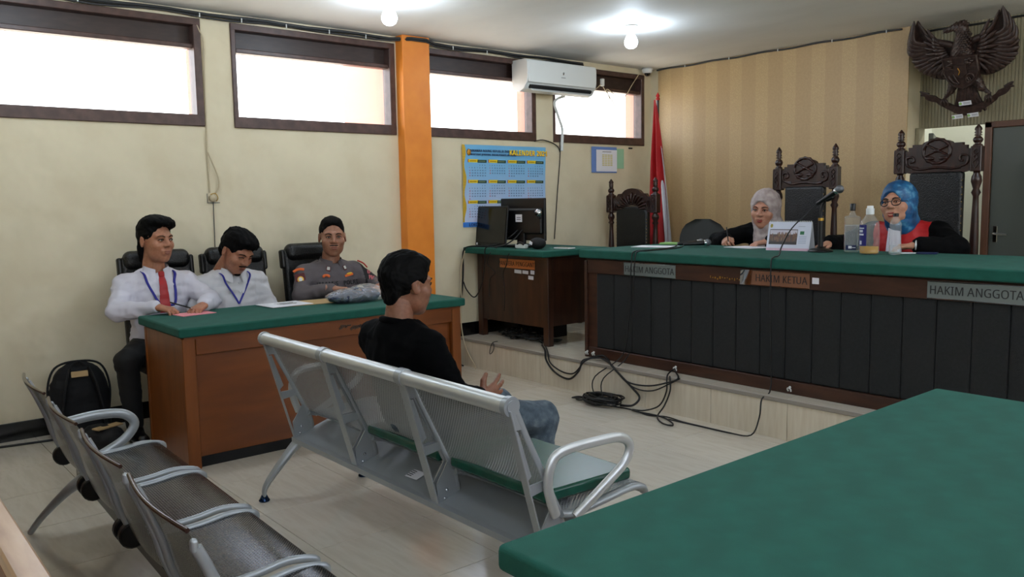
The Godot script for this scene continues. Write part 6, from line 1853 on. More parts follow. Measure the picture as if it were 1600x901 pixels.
func wall_things() -> void:
	# air conditioner
	var ac := thing("air_conditioner", "white wall-mounted split air conditioner under the ceiling", "air conditioner", Vector3(0, 2.29, -5.115))
	ac.rotation.y = PI / 2   # local z points into the room, x to the far end (-z)
	var prof := PackedVector2Array([Vector2(0.0, 0.02), Vector2(0.10, 0.0), Vector2(0.155, 0.022), Vector2(0.195, 0.075), Vector2(0.205, 0.12), Vector2(0.205, 0.235), Vector2(0.195, 0.262), Vector2(0.17, 0.27), Vector2(0.0, 0.27)])
	var shell := MB.new()
	shell.at(Vector3(0.415, 0, 0), ZY)
	shell.slab(prof, 0.83, 0.004)
	part(shell, "casing", M.white_plastic, ac)
	part(MB.new().rbox(Vector3(0, 0.165, 0.204), Vector3(0.80, 0.185, 0.012), 0.005, 2), "front_panel", M.white_plastic, ac)
	part(MB.new().box(Vector3(0, 0.052, 0.168), Vector3(0.74, 0.05, 0.03), 0.002, rot(-38, 0, 0)), "outlet", M.matt_black, ac)
	for s in [-1, 1]: part(MB.new().rbox(Vector3(s * 0.183, 0.020, 0.178), Vector3(0.352, 0.007, 0.062), 0.003, 2, rot(28, 0, 0)), "louver", M.white_plastic, ac)
	part(MB.new().ball(Vector3(0.0, 0.17, 0.2105), Vector3(0.009, 0.013, 0.002), 10).ball(Vector3(0.006, 0.176, 0.2107), Vector3(0.005, 0.010, 0.002), 8), "display", M.chrome, ac)
	part(MB.new().box(Vector3(0, 0.135, 0.2105), Vector3(0.05, 0.005, 0.0012), 0.0), "logo_print", M.grey_plastic, ac)
	# dome camera in the corner
	var cc := thing("dome_camera", "small white dome security camera in the ceiling corner", "camera", Vector3(0.085, CEIL, -6.37))
	part(MB.new().lathe([Vector2(0, 0), Vector2(0.052, 0), Vector2(0.054, -0.02), Vector2(0.048, -0.042), Vector2(0.038, -0.05), Vector2(0, -0.05)], 18), "housing", M.white_plastic, cc)
	part(MB.new().ball(Vector3(0.004, -0.05, 0.004), Vector3(0.032, 0.03, 0.032), 14), "lens_dome", M.screen_black, cc)
	# cable trunk under the ceiling
	var t := thing("ceiling_cable", "bundle of dark cables clipped along the ceiling edge above windows", "cable", Vector3(0.02, 2.60, -2.0))
	var p1 := []
	for i in 44:
		var z := 2.4 - i * 0.138
		var bump_x := 0.085 if (z < -1.48 and z > -1.83) else 0.0
		p1.append(Vector3(0.004 + bump_x, 0.012 + 0.004 * sin(i * 1.3), z))
	part(MB.new().tube(p1, 0.014, 6, true, 0.8), "cable", M.cable_grey, t)
	part(MB.new().tube(p1.map(func(q): return q + Vector3(0.010, -0.020 + 0.006 * sin(q.z * 7.0), 0)), 0.006, 6), "cable", M.cable_grey, t)
	part(MB.new().tube(p1.map(func(q): return q + Vector3(0.016, -0.012 + 0.004 * sin(q.z * 4.0 + 1.0), 0)), 0.005, 6), "cable", M.cable_black, t)
	for z in [1.4, 0.7, -0.02, -0.30, -0.62, -0.95, -1.25, -2.05, -2.4]: part(MB.new().rbox(Vector3(0.022, -0.004, z), Vector3(0.008, 0.03, 0.008), 0.003, 2), "cable_clip", M.white_plastic, t)
	var t2 := thing("wall_cable", "grey cable clipped along the top of the wallpapered wall", "cable", Vector3(0.1, 2.622, BACK + 0.006))
	part(MB.new().tube(range(27).map(func(i): return Vector3(i * 0.093, 0.004 * sin(i * 1.1), 0)), 0.008, 6), "cable", M.cable_grey, t2)
	for x in [0.35, 0.85, 1.35, 1.85, 2.3]: part(MB.new().rbox(Vector3(x, 0, 0.006), Vector3(0.008, 0.026, 0.008), 0.003, 2), "cable_clip", M.white_plastic, t2)
	var t3 := thing("wall_cable", "dark cable running above the carved eagle", "cable", Vector3(2.60, 2.61, -6.70))
	part(MB.new().tube(range(16).map(func(i): return Vector3(i * 0.09, 0.004 * sin(i * 1.1), 0)), 0.008, 6), "cable", M.cable_black, t3)
	# wire drop and socket left of the second window
	var t4 := thing("wall_wire", "cream wire dropping from the ceiling beside the first window", "wire", Vector3(0.008, 1.45, -2.05))
	part(MB.new().tube(curve([Vector3(0, 1.13, 0.06), Vector3(0.004, 1.06, 0.03), Vector3(0.004, 0.98, 0.005), Vector3(0, 0.72, 0.008), Vector3(0, 0.46, 0.012), Vector3(0.002, 0.30, 0.018), Vector3(0, 0.16, 0.016), Vector3(0, 0.0, 0.012)], 5), 0.0045, 6), "wire", M.wire_cream, t4)
	part(MB.new().tube(curve([Vector3(0.003, 0.27, 0.014), Vector3(0.01, 0.20, -0.01), Vector3(0.01, 0.10, -0.045), Vector3(0.006, 0.03, -0.045), Vector3(0.004, -0.01, -0.02)], 5), 0.005, 6), "wire", M.wire_cream, t4)
	part(MB.new().tube(curve([Vector3(0.003, -0.06, -0.005), Vector3(0.002, -0.25, -0.003), Vector3(0.002, -0.42, 0.0)], 4), 0.003, 6), "wire", M.cable_grey, t4)
	var so := thing("wall_socket", "small round brass-coloured socket with a bent wire bracket", "socket", Vector3(0.004, 1.415, -2.055))
	part(MB.new().at(Vector3(0.0, 0, 0), rot(0, 0, -90)).lathe([Vector2(0, 0), Vector2(0.026, 0), Vector2(0.026, 0.012), Vector2(0.018, 0.02), Vector2(0, 0.022)], 14), "rosette", M.wire_cream, so)
	part(MB.new().tube(curve([Vector3(0.012, 0.024, 0.018), Vector3(0.022, 0.03, -0.012), Vector3(0.022, 0.0, -0.028), Vector3(0.012, -0.022, -0.02)], 4), 0.003, 6), "wire_hook", M.brass, so)
	part(MB.new().bar(Vector3(0.006, 0.03, 0.038), Vector3(0.006, -0.032, 0.038), 0.003, 0.004, 0.0).bar(Vector3(0.006, -0.032, 0.04), Vector3(0.006, -0.032, -0.045), 0.003, 0.004, 0.0), "bracket", M.cable_grey, so)
	# AC drain and cable
	var dp := thing("drain_pipe", "white drain pipe bending down from the air conditioner", "pipe", Vector3(0.03, 2.3, -5.19))
	part(MB.new().tube(curve([Vector3(0.05, -0.01, -0.06), Vector3(0.03, -0.03, 0.0), Vector3(0.0, -0.07, 0.02), Vector3(-0.005, -0.16, -0.02), Vector3(-0.01, -0.28, -0.08), Vector3(-0.012, -0.35, -0.085)], 5), 0.012, 8), "pipe", M.white_plastic, dp)
	part(MB.new().tube([Vector3(-0.012, -0.35, -0.085), Vector3(-0.012, -0.49, -0.075)], 0.015, 8), "sleeve", M.white_plastic, dp)
	var dc := thing("wall_cable", "thin black cable hanging beside the wall calendar", "cable", Vector3(0.012, 1.8, -5.27))
	part(MB.new().tube(curve([Vector3(0, 0.16, 0.03), Vector3(0.004, 0.07, 0.025), Vector3(0, -0.05, 0.02), Vector3(0, -0.4, 0.06), Vector3(0, -0.79, 0.10)], 5), 0.0045, 6), "cable", M.cable_black, dc)
	part(MB.new().tube(curve([Vector3(0, 0.085, 0.33), Vector3(0.006, 0.10, 0.24), Vector3(0.008, 0.08, 0.13), Vector3(0.004, 0.045, 0.05), Vector3(0, 0.0, 0.02)], 5), 0.0045, 6), "cable", M.cable_black, dc)
	# hanging plug and cord by the last window
	var hp := thing("hanging_plug", "small plug block with looped pale cord in the last window", "plug", Vector3(0.03, 2.46, -5.79))
	part(MB.new().rbox(Vector3(0, 0, 0), Vector3(0.03, 0.07, 0.035), 0.006, 2), "block", M.white_plastic, hp)
	part(MB.new().tube(curve([Vector3(0, -0.04, -0.01), Vector3(0.01, -0.12, -0.08), Vector3(0.01, -0.22, -0.17), Vector3(0.01, -0.27, -0.14), Vector3(0.01, -0.20, -0.12), Vector3(0.01, -0.06, -0.05), Vector3(0.01, -0.11, -0.18), Vector3(0.012, -0.11, -0.30), Vector3(0.01, 0.0, -0.40), Vector3(0.01, 0.11, -0.50)], 5), 0.004, 6), "cord", M.wire_cream, hp)
	part(MB.new().tube(curve([Vector3(0, -0.02, 0.02), Vector3(0.01, -0.08, 0.12), Vector3(0.02, -0.09, 0.26)], 5), 0.004, 6), "cord", M.wire_cream, hp)
	# calendar poster
	var im := Image.create(512, 376, false, Image.FORMAT_RGB8)
	for y in 376:
		for x in 512:
			var f := y / 376.0
			var c := Color(0.42, 0.69, 0.86).lerp(Color(0.82, 0.80, 0.90), clampf(f * 1.25 - 0.15, 0.0, 1.0))
			c = c.lerp(Color(0.50, 0.73, 0.90), 0.25 * (0.5 + 0.5 * sin(x * 0.03 + y * 0.021)))
			if x < 14 + 6.0 * sin(y * 0.05): c = Color(0.66, 0.52, 0.12).lerp(Color(0.85, 0.72, 0.25), 0.5 + 0.5 * sin(y * 0.9))
			if y > 352: c = Color(0.10, 0.35, 0.74).lerp(Color(0.30, 0.55, 0.85), 0.5 + 0.5 * sin(x * 0.02))
			im.set_pixel(x, y, c)
	var starts := [4, 0, 0, 3, 5, 1, 3, 6, 2, 4, 0, 2]
	var days := [31, 28, 31, 30, 31, 30, 31, 31, 30, 31, 30, 31]
	for m in 12:
		var ox := 32 + (m % 4) * 120
		var oy := 66 + (m / 4) * 94
		im.fill_rect(Rect2i(ox, oy, 58, 14), Color(0.93, 0.80, 0.12))
		im.fill_rect(Rect2i(ox + 52, oy + 2, 54, 13), Color(0.10, 0.22, 0.18))
		im.fill_rect(Rect2i(ox - 3, oy, 4, 14), Color(0.72, 0.15, 0.12))
		for q in 5: im.fill_rect(Rect2i(ox + 8 + q * 8, oy + 5, 5, 5), Color(0.45, 0.30, 0.06))
		for q in 6: im.fill_rect(Rect2i(ox + 58 + q * 7, oy + 6, 4, 4), Color(0.62, 0.70, 0.55))
		for d in days[m]:
			var sl: int = starts[m] + d
			put_num(im, d + 1, ox + 4 + (sl % 7) * 15, oy + 24 + (sl / 7) * 12, Color(0.75, 0.12, 0.16) if sl % 7 == 0 else Color(0.12, 0.15, 0.32))
	var cm := mat("calendar_print", Color.WHITE, 0.35)
	cm.albedo_texture = ImageTexture.create_from_image(im)
	var cal := thing("wall_calendar", "large blue wall calendar poster with yellow month headings", "calendar", Vector3(0.006, 1.15, -4.605), PI / 2)
	var sheet_m := MB.new()
	sheet_m.grid(16, 6, func(u, w): return Vector3((u - 0.5) * 0.93, (1.0 - w) * 0.685, 0.004 + 0.006 * sin(w * 5.0 + u * 2.0) + 0.004 * sin(u * 9.0)), Vector2.ONE, true)
	var cs := part(sheet_m, "sheet", cm, cal)
	words("KALENDER 2021", 0.044, M.title_yellow, cal, Vector3(0.255, 0.628, 0.018), Basis(), "title", 0.98, true)
	words("KALENDER 2021", 0.044, M.print_red, cal, Vector3(0.258, 0.625, 0.0165), Basis(), "title_shadow", 0.99, true)
	words("MAHKAMAH AGUNG REPUBLIK INDONESIA", 0.020, M.title_navy, cal, Vector3(-0.145, 0.636, 0.017), Basis(), "heading", 0.98, true)
	words("DIREKTORAT JENDERAL BADAN PERADILAN UMUM", 0.016, M.title_navy, cal, Vector3(-0.145, 0.605, 0.017), Basis(), "heading", 0.98, true)
	words("LOKO", 0.026, M.title_navy, cal, Vector3(-0.37, 0.02, 0.018), Basis(), "footer", 1.0, true)
	part(MB.new().at(Vector3(-0.40, 0.622, 0.012), rot(90, 0, 0)).lathe([Vector2(0, 0.006), Vector2(0.018, 0.006), Vector2(0.022, 0.0), Vector2(0, 0.0)], 14, 1.0, 1.3), "crest", M.gold_paint, cal)
	# schedule in a blue sleeve and green leaflet
	var po := thing("notice_sleeve", "blue framed notice sheet on wall below the last window", "notice", Vector3(0.008, 1.62, -5.845), PI / 2)
	part(MB.new().box(Vector3(-0.01, 0.12, 0), Vector3(0.345, 0.245, 0.004), 0.001), "backing", M.folder_blue, po)
	part(MB.new().box(Vector3(0.018, 0.112, 0.006), Vector3(0.285, 0.205, 0.002), 0.0), "sheet", M.paper, po, Vector3.ZERO)
	var gr := MB.new()
	for i in 4:
		for j in 7: gr.box(Vector3(-0.03 + i * 0.037, 0.165 - j * 0.016, 0.0075), Vector3(0.03, 0.010, 0.001), 0.0)
	part(gr, "printed_table", M.note_yellow, po)
	part(MB.new().box(Vector3(0.02, 0.196, 0.0075), Vector3(0.12, 0.006, 0.001), 0.0), "printed_heading", M.grey_plastic, po)
	one(MB.new().box(Vector3.ZERO, Vector3(0.11, 0.19, 0.002), 0.0), "leaflet", M.paper_green, "pale green leaflet beside the blue framed notice", "leaflet", Vector3(0.004, 1.755, -6.06), rot(0, 90, 0))
	one(MB.new().rbox(Vector3.ZERO, Vector3(0.055, 0.014, 0.008), 0.003, 2), "wall_clip", M.matt_black, "small black clip on the wall under the last window corner", "clip", Vector3(0.006, 1.86, -6.21), rot(0, 90, 0))
	# flag
	var fg := thing("flag", "red and white flag hanging furled on its pole in the corner", "flag", Vector3(0.36, DAIS, -6.20))
	part(MB.new().tube([Vector3(0, 0.02, 0), Vector3(0, 2.06, 0)], 0.014, 10), "pole", M.wood_carved, fg)
	part(MB.new().lathe([Vector2(0.014, 2.05), Vector2(0.022, 2.06), Vector2(0.012, 2.075), Vector2(0.02, 2.09), Vector2(0.0, 2.125)], 10), "finial", M.robe_red, fg)
	part(MB.new().lathe([Vector2(0, 0), Vector2(0.15, 0), Vector2(0.15, 0.03), Vector2(0.05, 0.05), Vector2(0.03, 0.09), Vector2(0, 0.09)], 16), "base", M.wood_carved, fg)
	var red := func(u: float, w: float) -> Vector3:
		var y := 2.05 - w * 1.62
		var wd := 0.02 + 0.22 * pow(w, 0.8)
		var x0 := -0.012 - 0.05 * w
		return Vector3(x0 + u * wd, y, 0.03 + 0.035 * sin(u * 11.0 + w * 1.5) * minf(1.0, w * 3.0) + 0.015)
	part(MB.new().grid(36, 20, red, Vector2.ONE, true).grid(36, 20, func(u, w): return red.call(u, w) - Vector3(0, 0, 0.003)), "red_cloth", M.flag_red, fg)
	var white := func(u: float, w: float) -> Vector3:
		var y := 1.62 - w * 1.19
		var xr: float = red.call(1.0, clampf((2.05 - y) / 1.62, 0, 1)).x
		return Vector3(xr - 0.05 + u * (0.035 + 0.06 * w) + 0.02, y - 0.10 * (1.0 - u) * (1.0 - w), 0.028 + 0.022 * sin(u * 7.0 + 1.0) - 0.005)
	part(MB.new().grid(18, 14, white, Vector2.ONE, true).grid(18, 14, func(u, w): return white.call(u, w) - Vector3(0, 0, 0.003)), "white_cloth", M.flag_white, fg)
	part(MB.new().grid(10, 10, func(u, w): return Vector3(-0.085 + u * 0.045 + w * 0.0, 1.15 - w * 0.70, 0.02 + 0.012 * sin(u * 6.0)), Vector2.ONE, true), "white_cloth", M.flag_white, fg)

func mic(called: String, label: String, at: Vector3, b: Basis) -> Node3D:
	# lies along +z with its head at the far end
	var t := thing(called, label, "microphone", at, 0.0, "microphones on the bench")
	t.basis = b
	part(MB.new().at(Vector3.ZERO, rot(90, 0, 0)).lathe([Vector2(0, 0), Vector2(0.011, 0), Vector2(0.012, 0.03), Vector2(0.017, 0.14), Vector2(0.018, 0.155), Vector2(0, 0.155)], 14), "handle", M.black_plastic, t)
	part(MB.new().at(Vector3.ZERO, rot(90, 0, 0)).lathe([Vector2(0.019, 0.150), Vector2(0.022, 0.156), Vector2(0.022, 0.164), Vector2(0.019, 0.168)], 14), "collar_ring", M.chrome, t)
	part(MB.new().ball(Vector3(0, 0, 0.182), Vector3(0.0255, 0.0255, 0.027), 14), "grille", M.mic_mesh, t)
	return t

func bench_things() -> void:
	var Y := 1.0125
	# papers, leaflet
	one(MB.new().box(Vector3.ZERO, Vector3(0.30, 0.003, 0.21), 0.0), "paper_sheet", M.paper, "white paper sheets at the end of the judges' bench", "paper", Vector3(1.60, Y + 0.0015, -4.70), rot(0, 20, 0))
	one(MB.new().rbox(Vector3.ZERO, Vector3(0.17, 0.014, 0.12), 0.002, 2), "folder", M.folder_green, "pale green booklet beside the lying microphones", "booklet", Vector3(1.52, Y + 0.0085, -5.0), rot(0, 12, 0))
	one(MB.new().box(Vector3.ZERO, Vector3(0.26, 0.003, 0.20), 0.0), "paper_sheet", M.paper, "paper under the hand of the woman in grey headscarf", "paper", Vector3(2.20, Y + 0.0015, -4.97), rot(0, -14, 0))
	one(MB.new().rbox(Vector3.ZERO, Vector3(0.11, 0.008, 0.075), 0.002, 2), "notebook", M.title_navy, "dark blue notebook by the judge's bangled wrist", "notebook", Vector3(3.42, Y + 0.0055, -4.98), rot(0, 15, 0))
	one(MB.new().box(Vector3.ZERO, Vector3(0.10, 0.003, 0.07), 0.0), "paper_slip", M.paper, "white paper slip next to the dark blue notebook", "paper", Vector3(3.31, Y + 0.0015, -4.99), rot(0, 30, 0))
	# two microphones lying with their cables
	mic("microphone", "lying microphone with grey head, nearer the bench front", Vector3(1.845, Y + 0.024, -4.72), rot(-2, 152, 0))
	mic("microphone", "lying microphone with grey head, behind its twin", Vector3(1.775, Y + 0.024, -4.74), rot(-2, 155, 0))
	var k := 0
	for q in [[1.845, -4.72, 1.905, 1.85, 1.74, 1.86], [1.775, -4.74, 1.875, 1.80, 1.66, 1.80]]:
		var c := thing("microphone_cable", ["black cable of the nearer microphone hanging down the bench front", "black cable of the farther microphone hanging down the bench front"][k], "cable", Vector3(q[2], 0, -4.14), 0.0, "microphone cables")
		k += 1
		var ox: float = q[2]
		part(MB.new().tube(curve([Vector3(q[0] - ox, Y + 0.022, q[1] + 4.14), Vector3(q[0] - ox + 0.05, Y + 0.006, q[1] + 4.14 + 0.12), Vector3(0.02, Y + 0.006, -0.12), Vector3(0, Y + 0.004, -0.03), Vector3(-0.004, 0.98, 0.0), Vector3(-0.015, 0.80, 0.002), Vector3(-0.03, 0.55, 0.002), Vector3(q[3] - ox - 0.01, 0.31, 0.002), Vector3(q[4] - ox, 0.16, 0.14), Vector3(q[4] - ox + 0.02, 0.05, 0.17), Vector3(q[5] - ox, 0.02, 0.20)], 5), 0.0042, 6), "cable", M.cable_black, c)
	# desk calendar: a folded stand with photo print
	var t := thing("desk_calendar", "white spiral desk calendar with a group photograph", "desk calendar", Vector3(2.60, Y, -4.86), 0.12)
	var im := Image.create(256, 160, false, Image.FORMAT_RGB8)
	im.fill(Color(0.83, 0.84, 0.90))
	im.fill_rect(Rect2i(12, 42, 168, 82), Color(0.32, 0.27, 0.25))
	im.fill_rect(Rect2i(14, 46, 164, 24), Color(0.78, 0.76, 0.80))
	var rng := RandomNumberGenerator.new()
	rng.seed = 21
	for i in 60:
		var x := 14 + rng.randi_range(0, 158)
		var y := 62 + rng.randi_range(0, 34)
		im.fill_rect(Rect2i(x, y, 5, 18), Color(0.38, 0.27, 0.20).lerp(Color(0.55, 0.42, 0.32), rng.randf()))
		im.fill_rect(Rect2i(x + 1, y - 5, 4, 5), Color(0.42, 0.22, 0.20))
	im.fill_rect(Rect2i(12, 112, 168, 14), Color(0.20, 0.17, 0.17))
	im.fill_rect(Rect2i(180, 24, 40, 3), Color(0.65, 0.66, 0.72))
	im.fill_rect(Rect2i(194, 52, 24, 18), Color(0.12, 0.42, 0.25))
	for i in 5: im.fill_rect(Rect2i(188, 80 + i * 9, 46, 3), Color(0.62, 0.66, 0.76))
	for x in 256:
		for y in range(146, 160):
			if (x * 7 + y * 13) % 5 < 2: im.set_pixel(x, y, Color(0.80, 0.42, 0.50))
	for y in range(-11, 12):
		for x in range(-8, 9):
			if x * x * 1.8 + y * y < 110: im.set_pixel(18 + x, 22 + y, Color(0.62, 0.56, 0.15))
	var cp := mat("desk_calendar_print", Color.WHITE, 0.4)
	cp.albedo_texture = ImageTexture.create_from_image(im)
	var fm := MB.new()
	fm.quad(Vector3(-0.145, 0.0, 0.05), Vector3(0.145, 0.0, 0.05), Vector3(0.145, 0.185, 0.004), Vector3(-0.145, 0.185, 0.004))
	part(fm, "front_leaf", cp, t)
	part(MB.new().box(Vector3(0, 0.092, 0.024), Vector3(0.29, 0.19, 0.003), 0.0, rot(-14, 0, 0)).box(Vector3(0, 0.092, -0.026), Vector3(0.29, 0.19, 0.003), 0.0, rot(14, 0, 0)), "stand", M.paper, t)
	var sp := MB.new()
	for i in 24: sp.tube(range(8).map(func(j): return Vector3(-0.138 + i * 0.012, 0.186 + 0.006 * sin(j * TAU / 8), 0.006 * cos(j * TAU / 8))), 0.0012, 4, false, 1.0, true)
	part(sp, "spiral", M.white_plastic, t)
	# microphone on a table stand
	var ms := thing("microphone_stand", "black table microphone stand with grey-headed microphone, beside desk calendar", "microphone stand", Vector3(2.83, Y, -4.83))
	part(MB.new().lathe([Vector2(0, 0), Vector2(0.075, 0), Vector2(0.076, 0.008), Vector2(0.06, 0.018), Vector2(0.025, 0.024), Vector2(0.02, 0.034), Vector2(0, 0.034)], 24), "base", M.black_plastic, ms)
	part(MB.new().tube([Vector3(0, 0.03, 0), Vector3(0, 0.20, 0)], 0.0165, 12), "lower_pole", M.black_plastic, ms)
	part(MB.new().tube([Vector3(0, 0.195, 0), Vector3(0, 0.212, 0)], 0.018, 12), "brass_ring", M.brass, ms)
	part(MB.new().tube(curve([Vector3(0, 0.21, 0), Vector3(-0.002, 0.25, 0), Vector3(0.004, 0.285, 0), Vector3(0.02, 0.315, 0.0), Vector3(0.05, 0.335, 0)], 5), 0.009, 8), "gooseneck", M.black_plastic, ms)
	part(MB.new().rbox(Vector3(0.055, 0.335, 0), Vector3(0.06, 0.032, 0.034), 0.012, 3, rot(0, 0, 24)), "clamp", M.black_plastic, ms)
	var mm := mic("microphone", "microphone held in the stand, pointing up to the judge", Vector3(2.80, Y + 0.300, -4.83), Basis.looking_at(Vector3(-0.86, -0.48, -0.1), Vector3.UP))
	var mc := thing("microphone_cable", "black cable from stand microphone falling over the bench front", "cable", Vector3(2.70, 0, -4.14))
	part(MB.new().tube(curve([Vector3(2.80 - 2.70, Y + 0.30, -0.69), Vector3(0.06, Y + 0.25, -0.66), Vector3(0.03, Y + 0.15, -0.52), Vector3(0.07, Y + 0.05, -0.35), Vector3(0.17, Y + 0.008, -0.16), Vector3(0.215, Y + 0.004, -0.03), Vector3(0.22, 0.97, 0.0), Vector3(0.225, 0.7, 0.002), Vector3(0.235, 0.28, 0.002), Vector3(0.24, 0.22, 0.10), Vector3(0.245, 0.12, 0.13), Vector3(0.22, 0.02, 0.17), Vector3(0.08, 0.006, 0.18), Vector3(-0.10, 0.006, 0.19), Vector3(-0.35, 0.006, 0.20)], 5), 0.0042, 6), "cable", M.cable_black, mc)
	# bottles
	var b1 := thing("square_bottle", "square clear bottle with black cap on the judges' bench", "bottle", Vector3(3.0, Y, -4.90), 0.3)
	part(MB.new().rbox(Vector3(0, 0.112, 0), Vector3(0.09, 0.224, 0.055), 0.014, 4), "glass", M.thin_plastic, b1)
	part(MB.new().lathe([Vector2(0.028, 0.218), Vector2(0.018, 0.235), Vector2(0.0135, 0.25), Vector2(0.0135, 0.275)], 16), "neck", M.thin_plastic, b1)
	part(MB.new().lathe([Vector2(0.016, 0.255), Vector2(0.017, 0.258), Vector2(0.017, 0.298), Vector2(0, 0.30)], 16), "cap", M.cap_black, b1)
	part(MB.new().box(Vector3(0, 0.105, 0.0282), Vector3(0.082, 0.13, 0.001), 0.0), "frosted_label", M.label_frost, b1)
	var lab := part(MB.new().box(Vector3(0, 0.03, 0.0285), Vector3(0.06, 0.03, 0.001), 0.0), "lower_label", M.title_navy, b1)
	part(MB.new().box(Vector3(-0.006, 0.032, 0.0292), Vector3(0.02, 0.016, 0.0006), 0.0).box(Vector3(0.016, 0.03, 0.0292), Vector3(0.02, 0.004, 0.0006), 0.0), "label_print", M.paper, lab)
	var tx := MB.new()
	for i in 11: tx.box(Vector3(-0.034 + i * 0.0068, 0.105, 0.029), Vector3(0.0016, 0.115, 0.0006), 0.0)
	part(tx, "vertical_print", M.grey_plastic, b1)
	var b2 := thing("round_bottle", "clear bottle with blue label and yellow liquid at its bottom", "bottle", Vector3(3.165, Y, -4.79), 0.2)
	part(MB.new().lathe([Vector2(0, 0), Vector2(0.05, 0), Vector2(0.055, 0.006), Vector2(0.055, 0.17), Vector2(0.05, 0.195), Vector2(0.03, 0.222), Vector2(0.021, 0.236), Vector2(0.020, 0.262)], 24), "glass", M.thin_plastic, b2)
	part(MB.new().lathe([Vector2(0, 0.004), Vector2(0.048, 0.004), Vector2(0.0525, 0.009), Vector2(0.0525, 0.048), Vector2(0, 0.048)], 24), "liquid", M.liquid_yellow, b2)
	part(MB.new().lathe([Vector2(0.0225, 0.235), Vector2(0.0235, 0.238), Vector2(0.0235, 0.27), Vector2(0.018, 0.272), Vector2(0.018, 0.286), Vector2(0, 0.287)], 16), "cap", M.white_plastic, b2)
	part(MB.new().grid(12, 2, func(u, w): return Vector3(sin(lerpf(-1.45, -0.05, u)) * 0.0562, lerpf(0.052, 0.175, w), cos(lerpf(-1.45, -0.05, u)) * 0.0562), Vector2.ONE), "blue_label", M.label_blue, b2)
	var wl := MB.new()
	for q in [[0.155, 0.006, 0.9], [0.138, 0.014, 0.6], [0.118, 0.010, 0.8], [0.07, 0.022, 0.35]]: wl.grid(8, 1, func(u, w): return Vector3(sin(-0.75 + (u - 0.5) * q[2]) * 0.0567, q[0] + (w - 0.5) * q[1], cos(-0.75 + (u - 0.5) * q[2]) * 0.0567), Vector2.ONE)
	part(wl, "label_print", M.paper, b2)
	var b3 := thing("water_bottle", "small clear plastic water bottle with ribbed body", "bottle", Vector3(3.30, Y, -4.83))
	var pr := [Vector2(0, 0.002), Vector2(0.028, 0.0), Vector2(0.035, 0.006)]
	for i in 12: pr.append(Vector2(0.0345 - 0.0028 * (i % 2), 0.018 + i * 0.0125))
	pr.append_array([Vector2(0.034, 0.172), Vector2(0.03, 0.19), Vector2(0.018, 0.212), Vector2(0.0135, 0.22), Vector2(0.0135, 0.232)])
	part(MB.new().lathe(pr, 20), "bottle_wall", M.thin_plastic, b3)
	part(MB.new().lathe([Vector2(0, 0.004), Vector2(0.03, 0.006), Vector2(0.0315, 0.02), Vector2(0.031, 0.055), Vector2(0, 0.055)], 20), "water", M.liquid_clear, b3)
	part(MB.new().lathe([Vector2(0.0155, 0.222), Vector2(0.0155, 0.24), Vector2(0, 0.241)], 14), "cap", M.cap_black, b3)

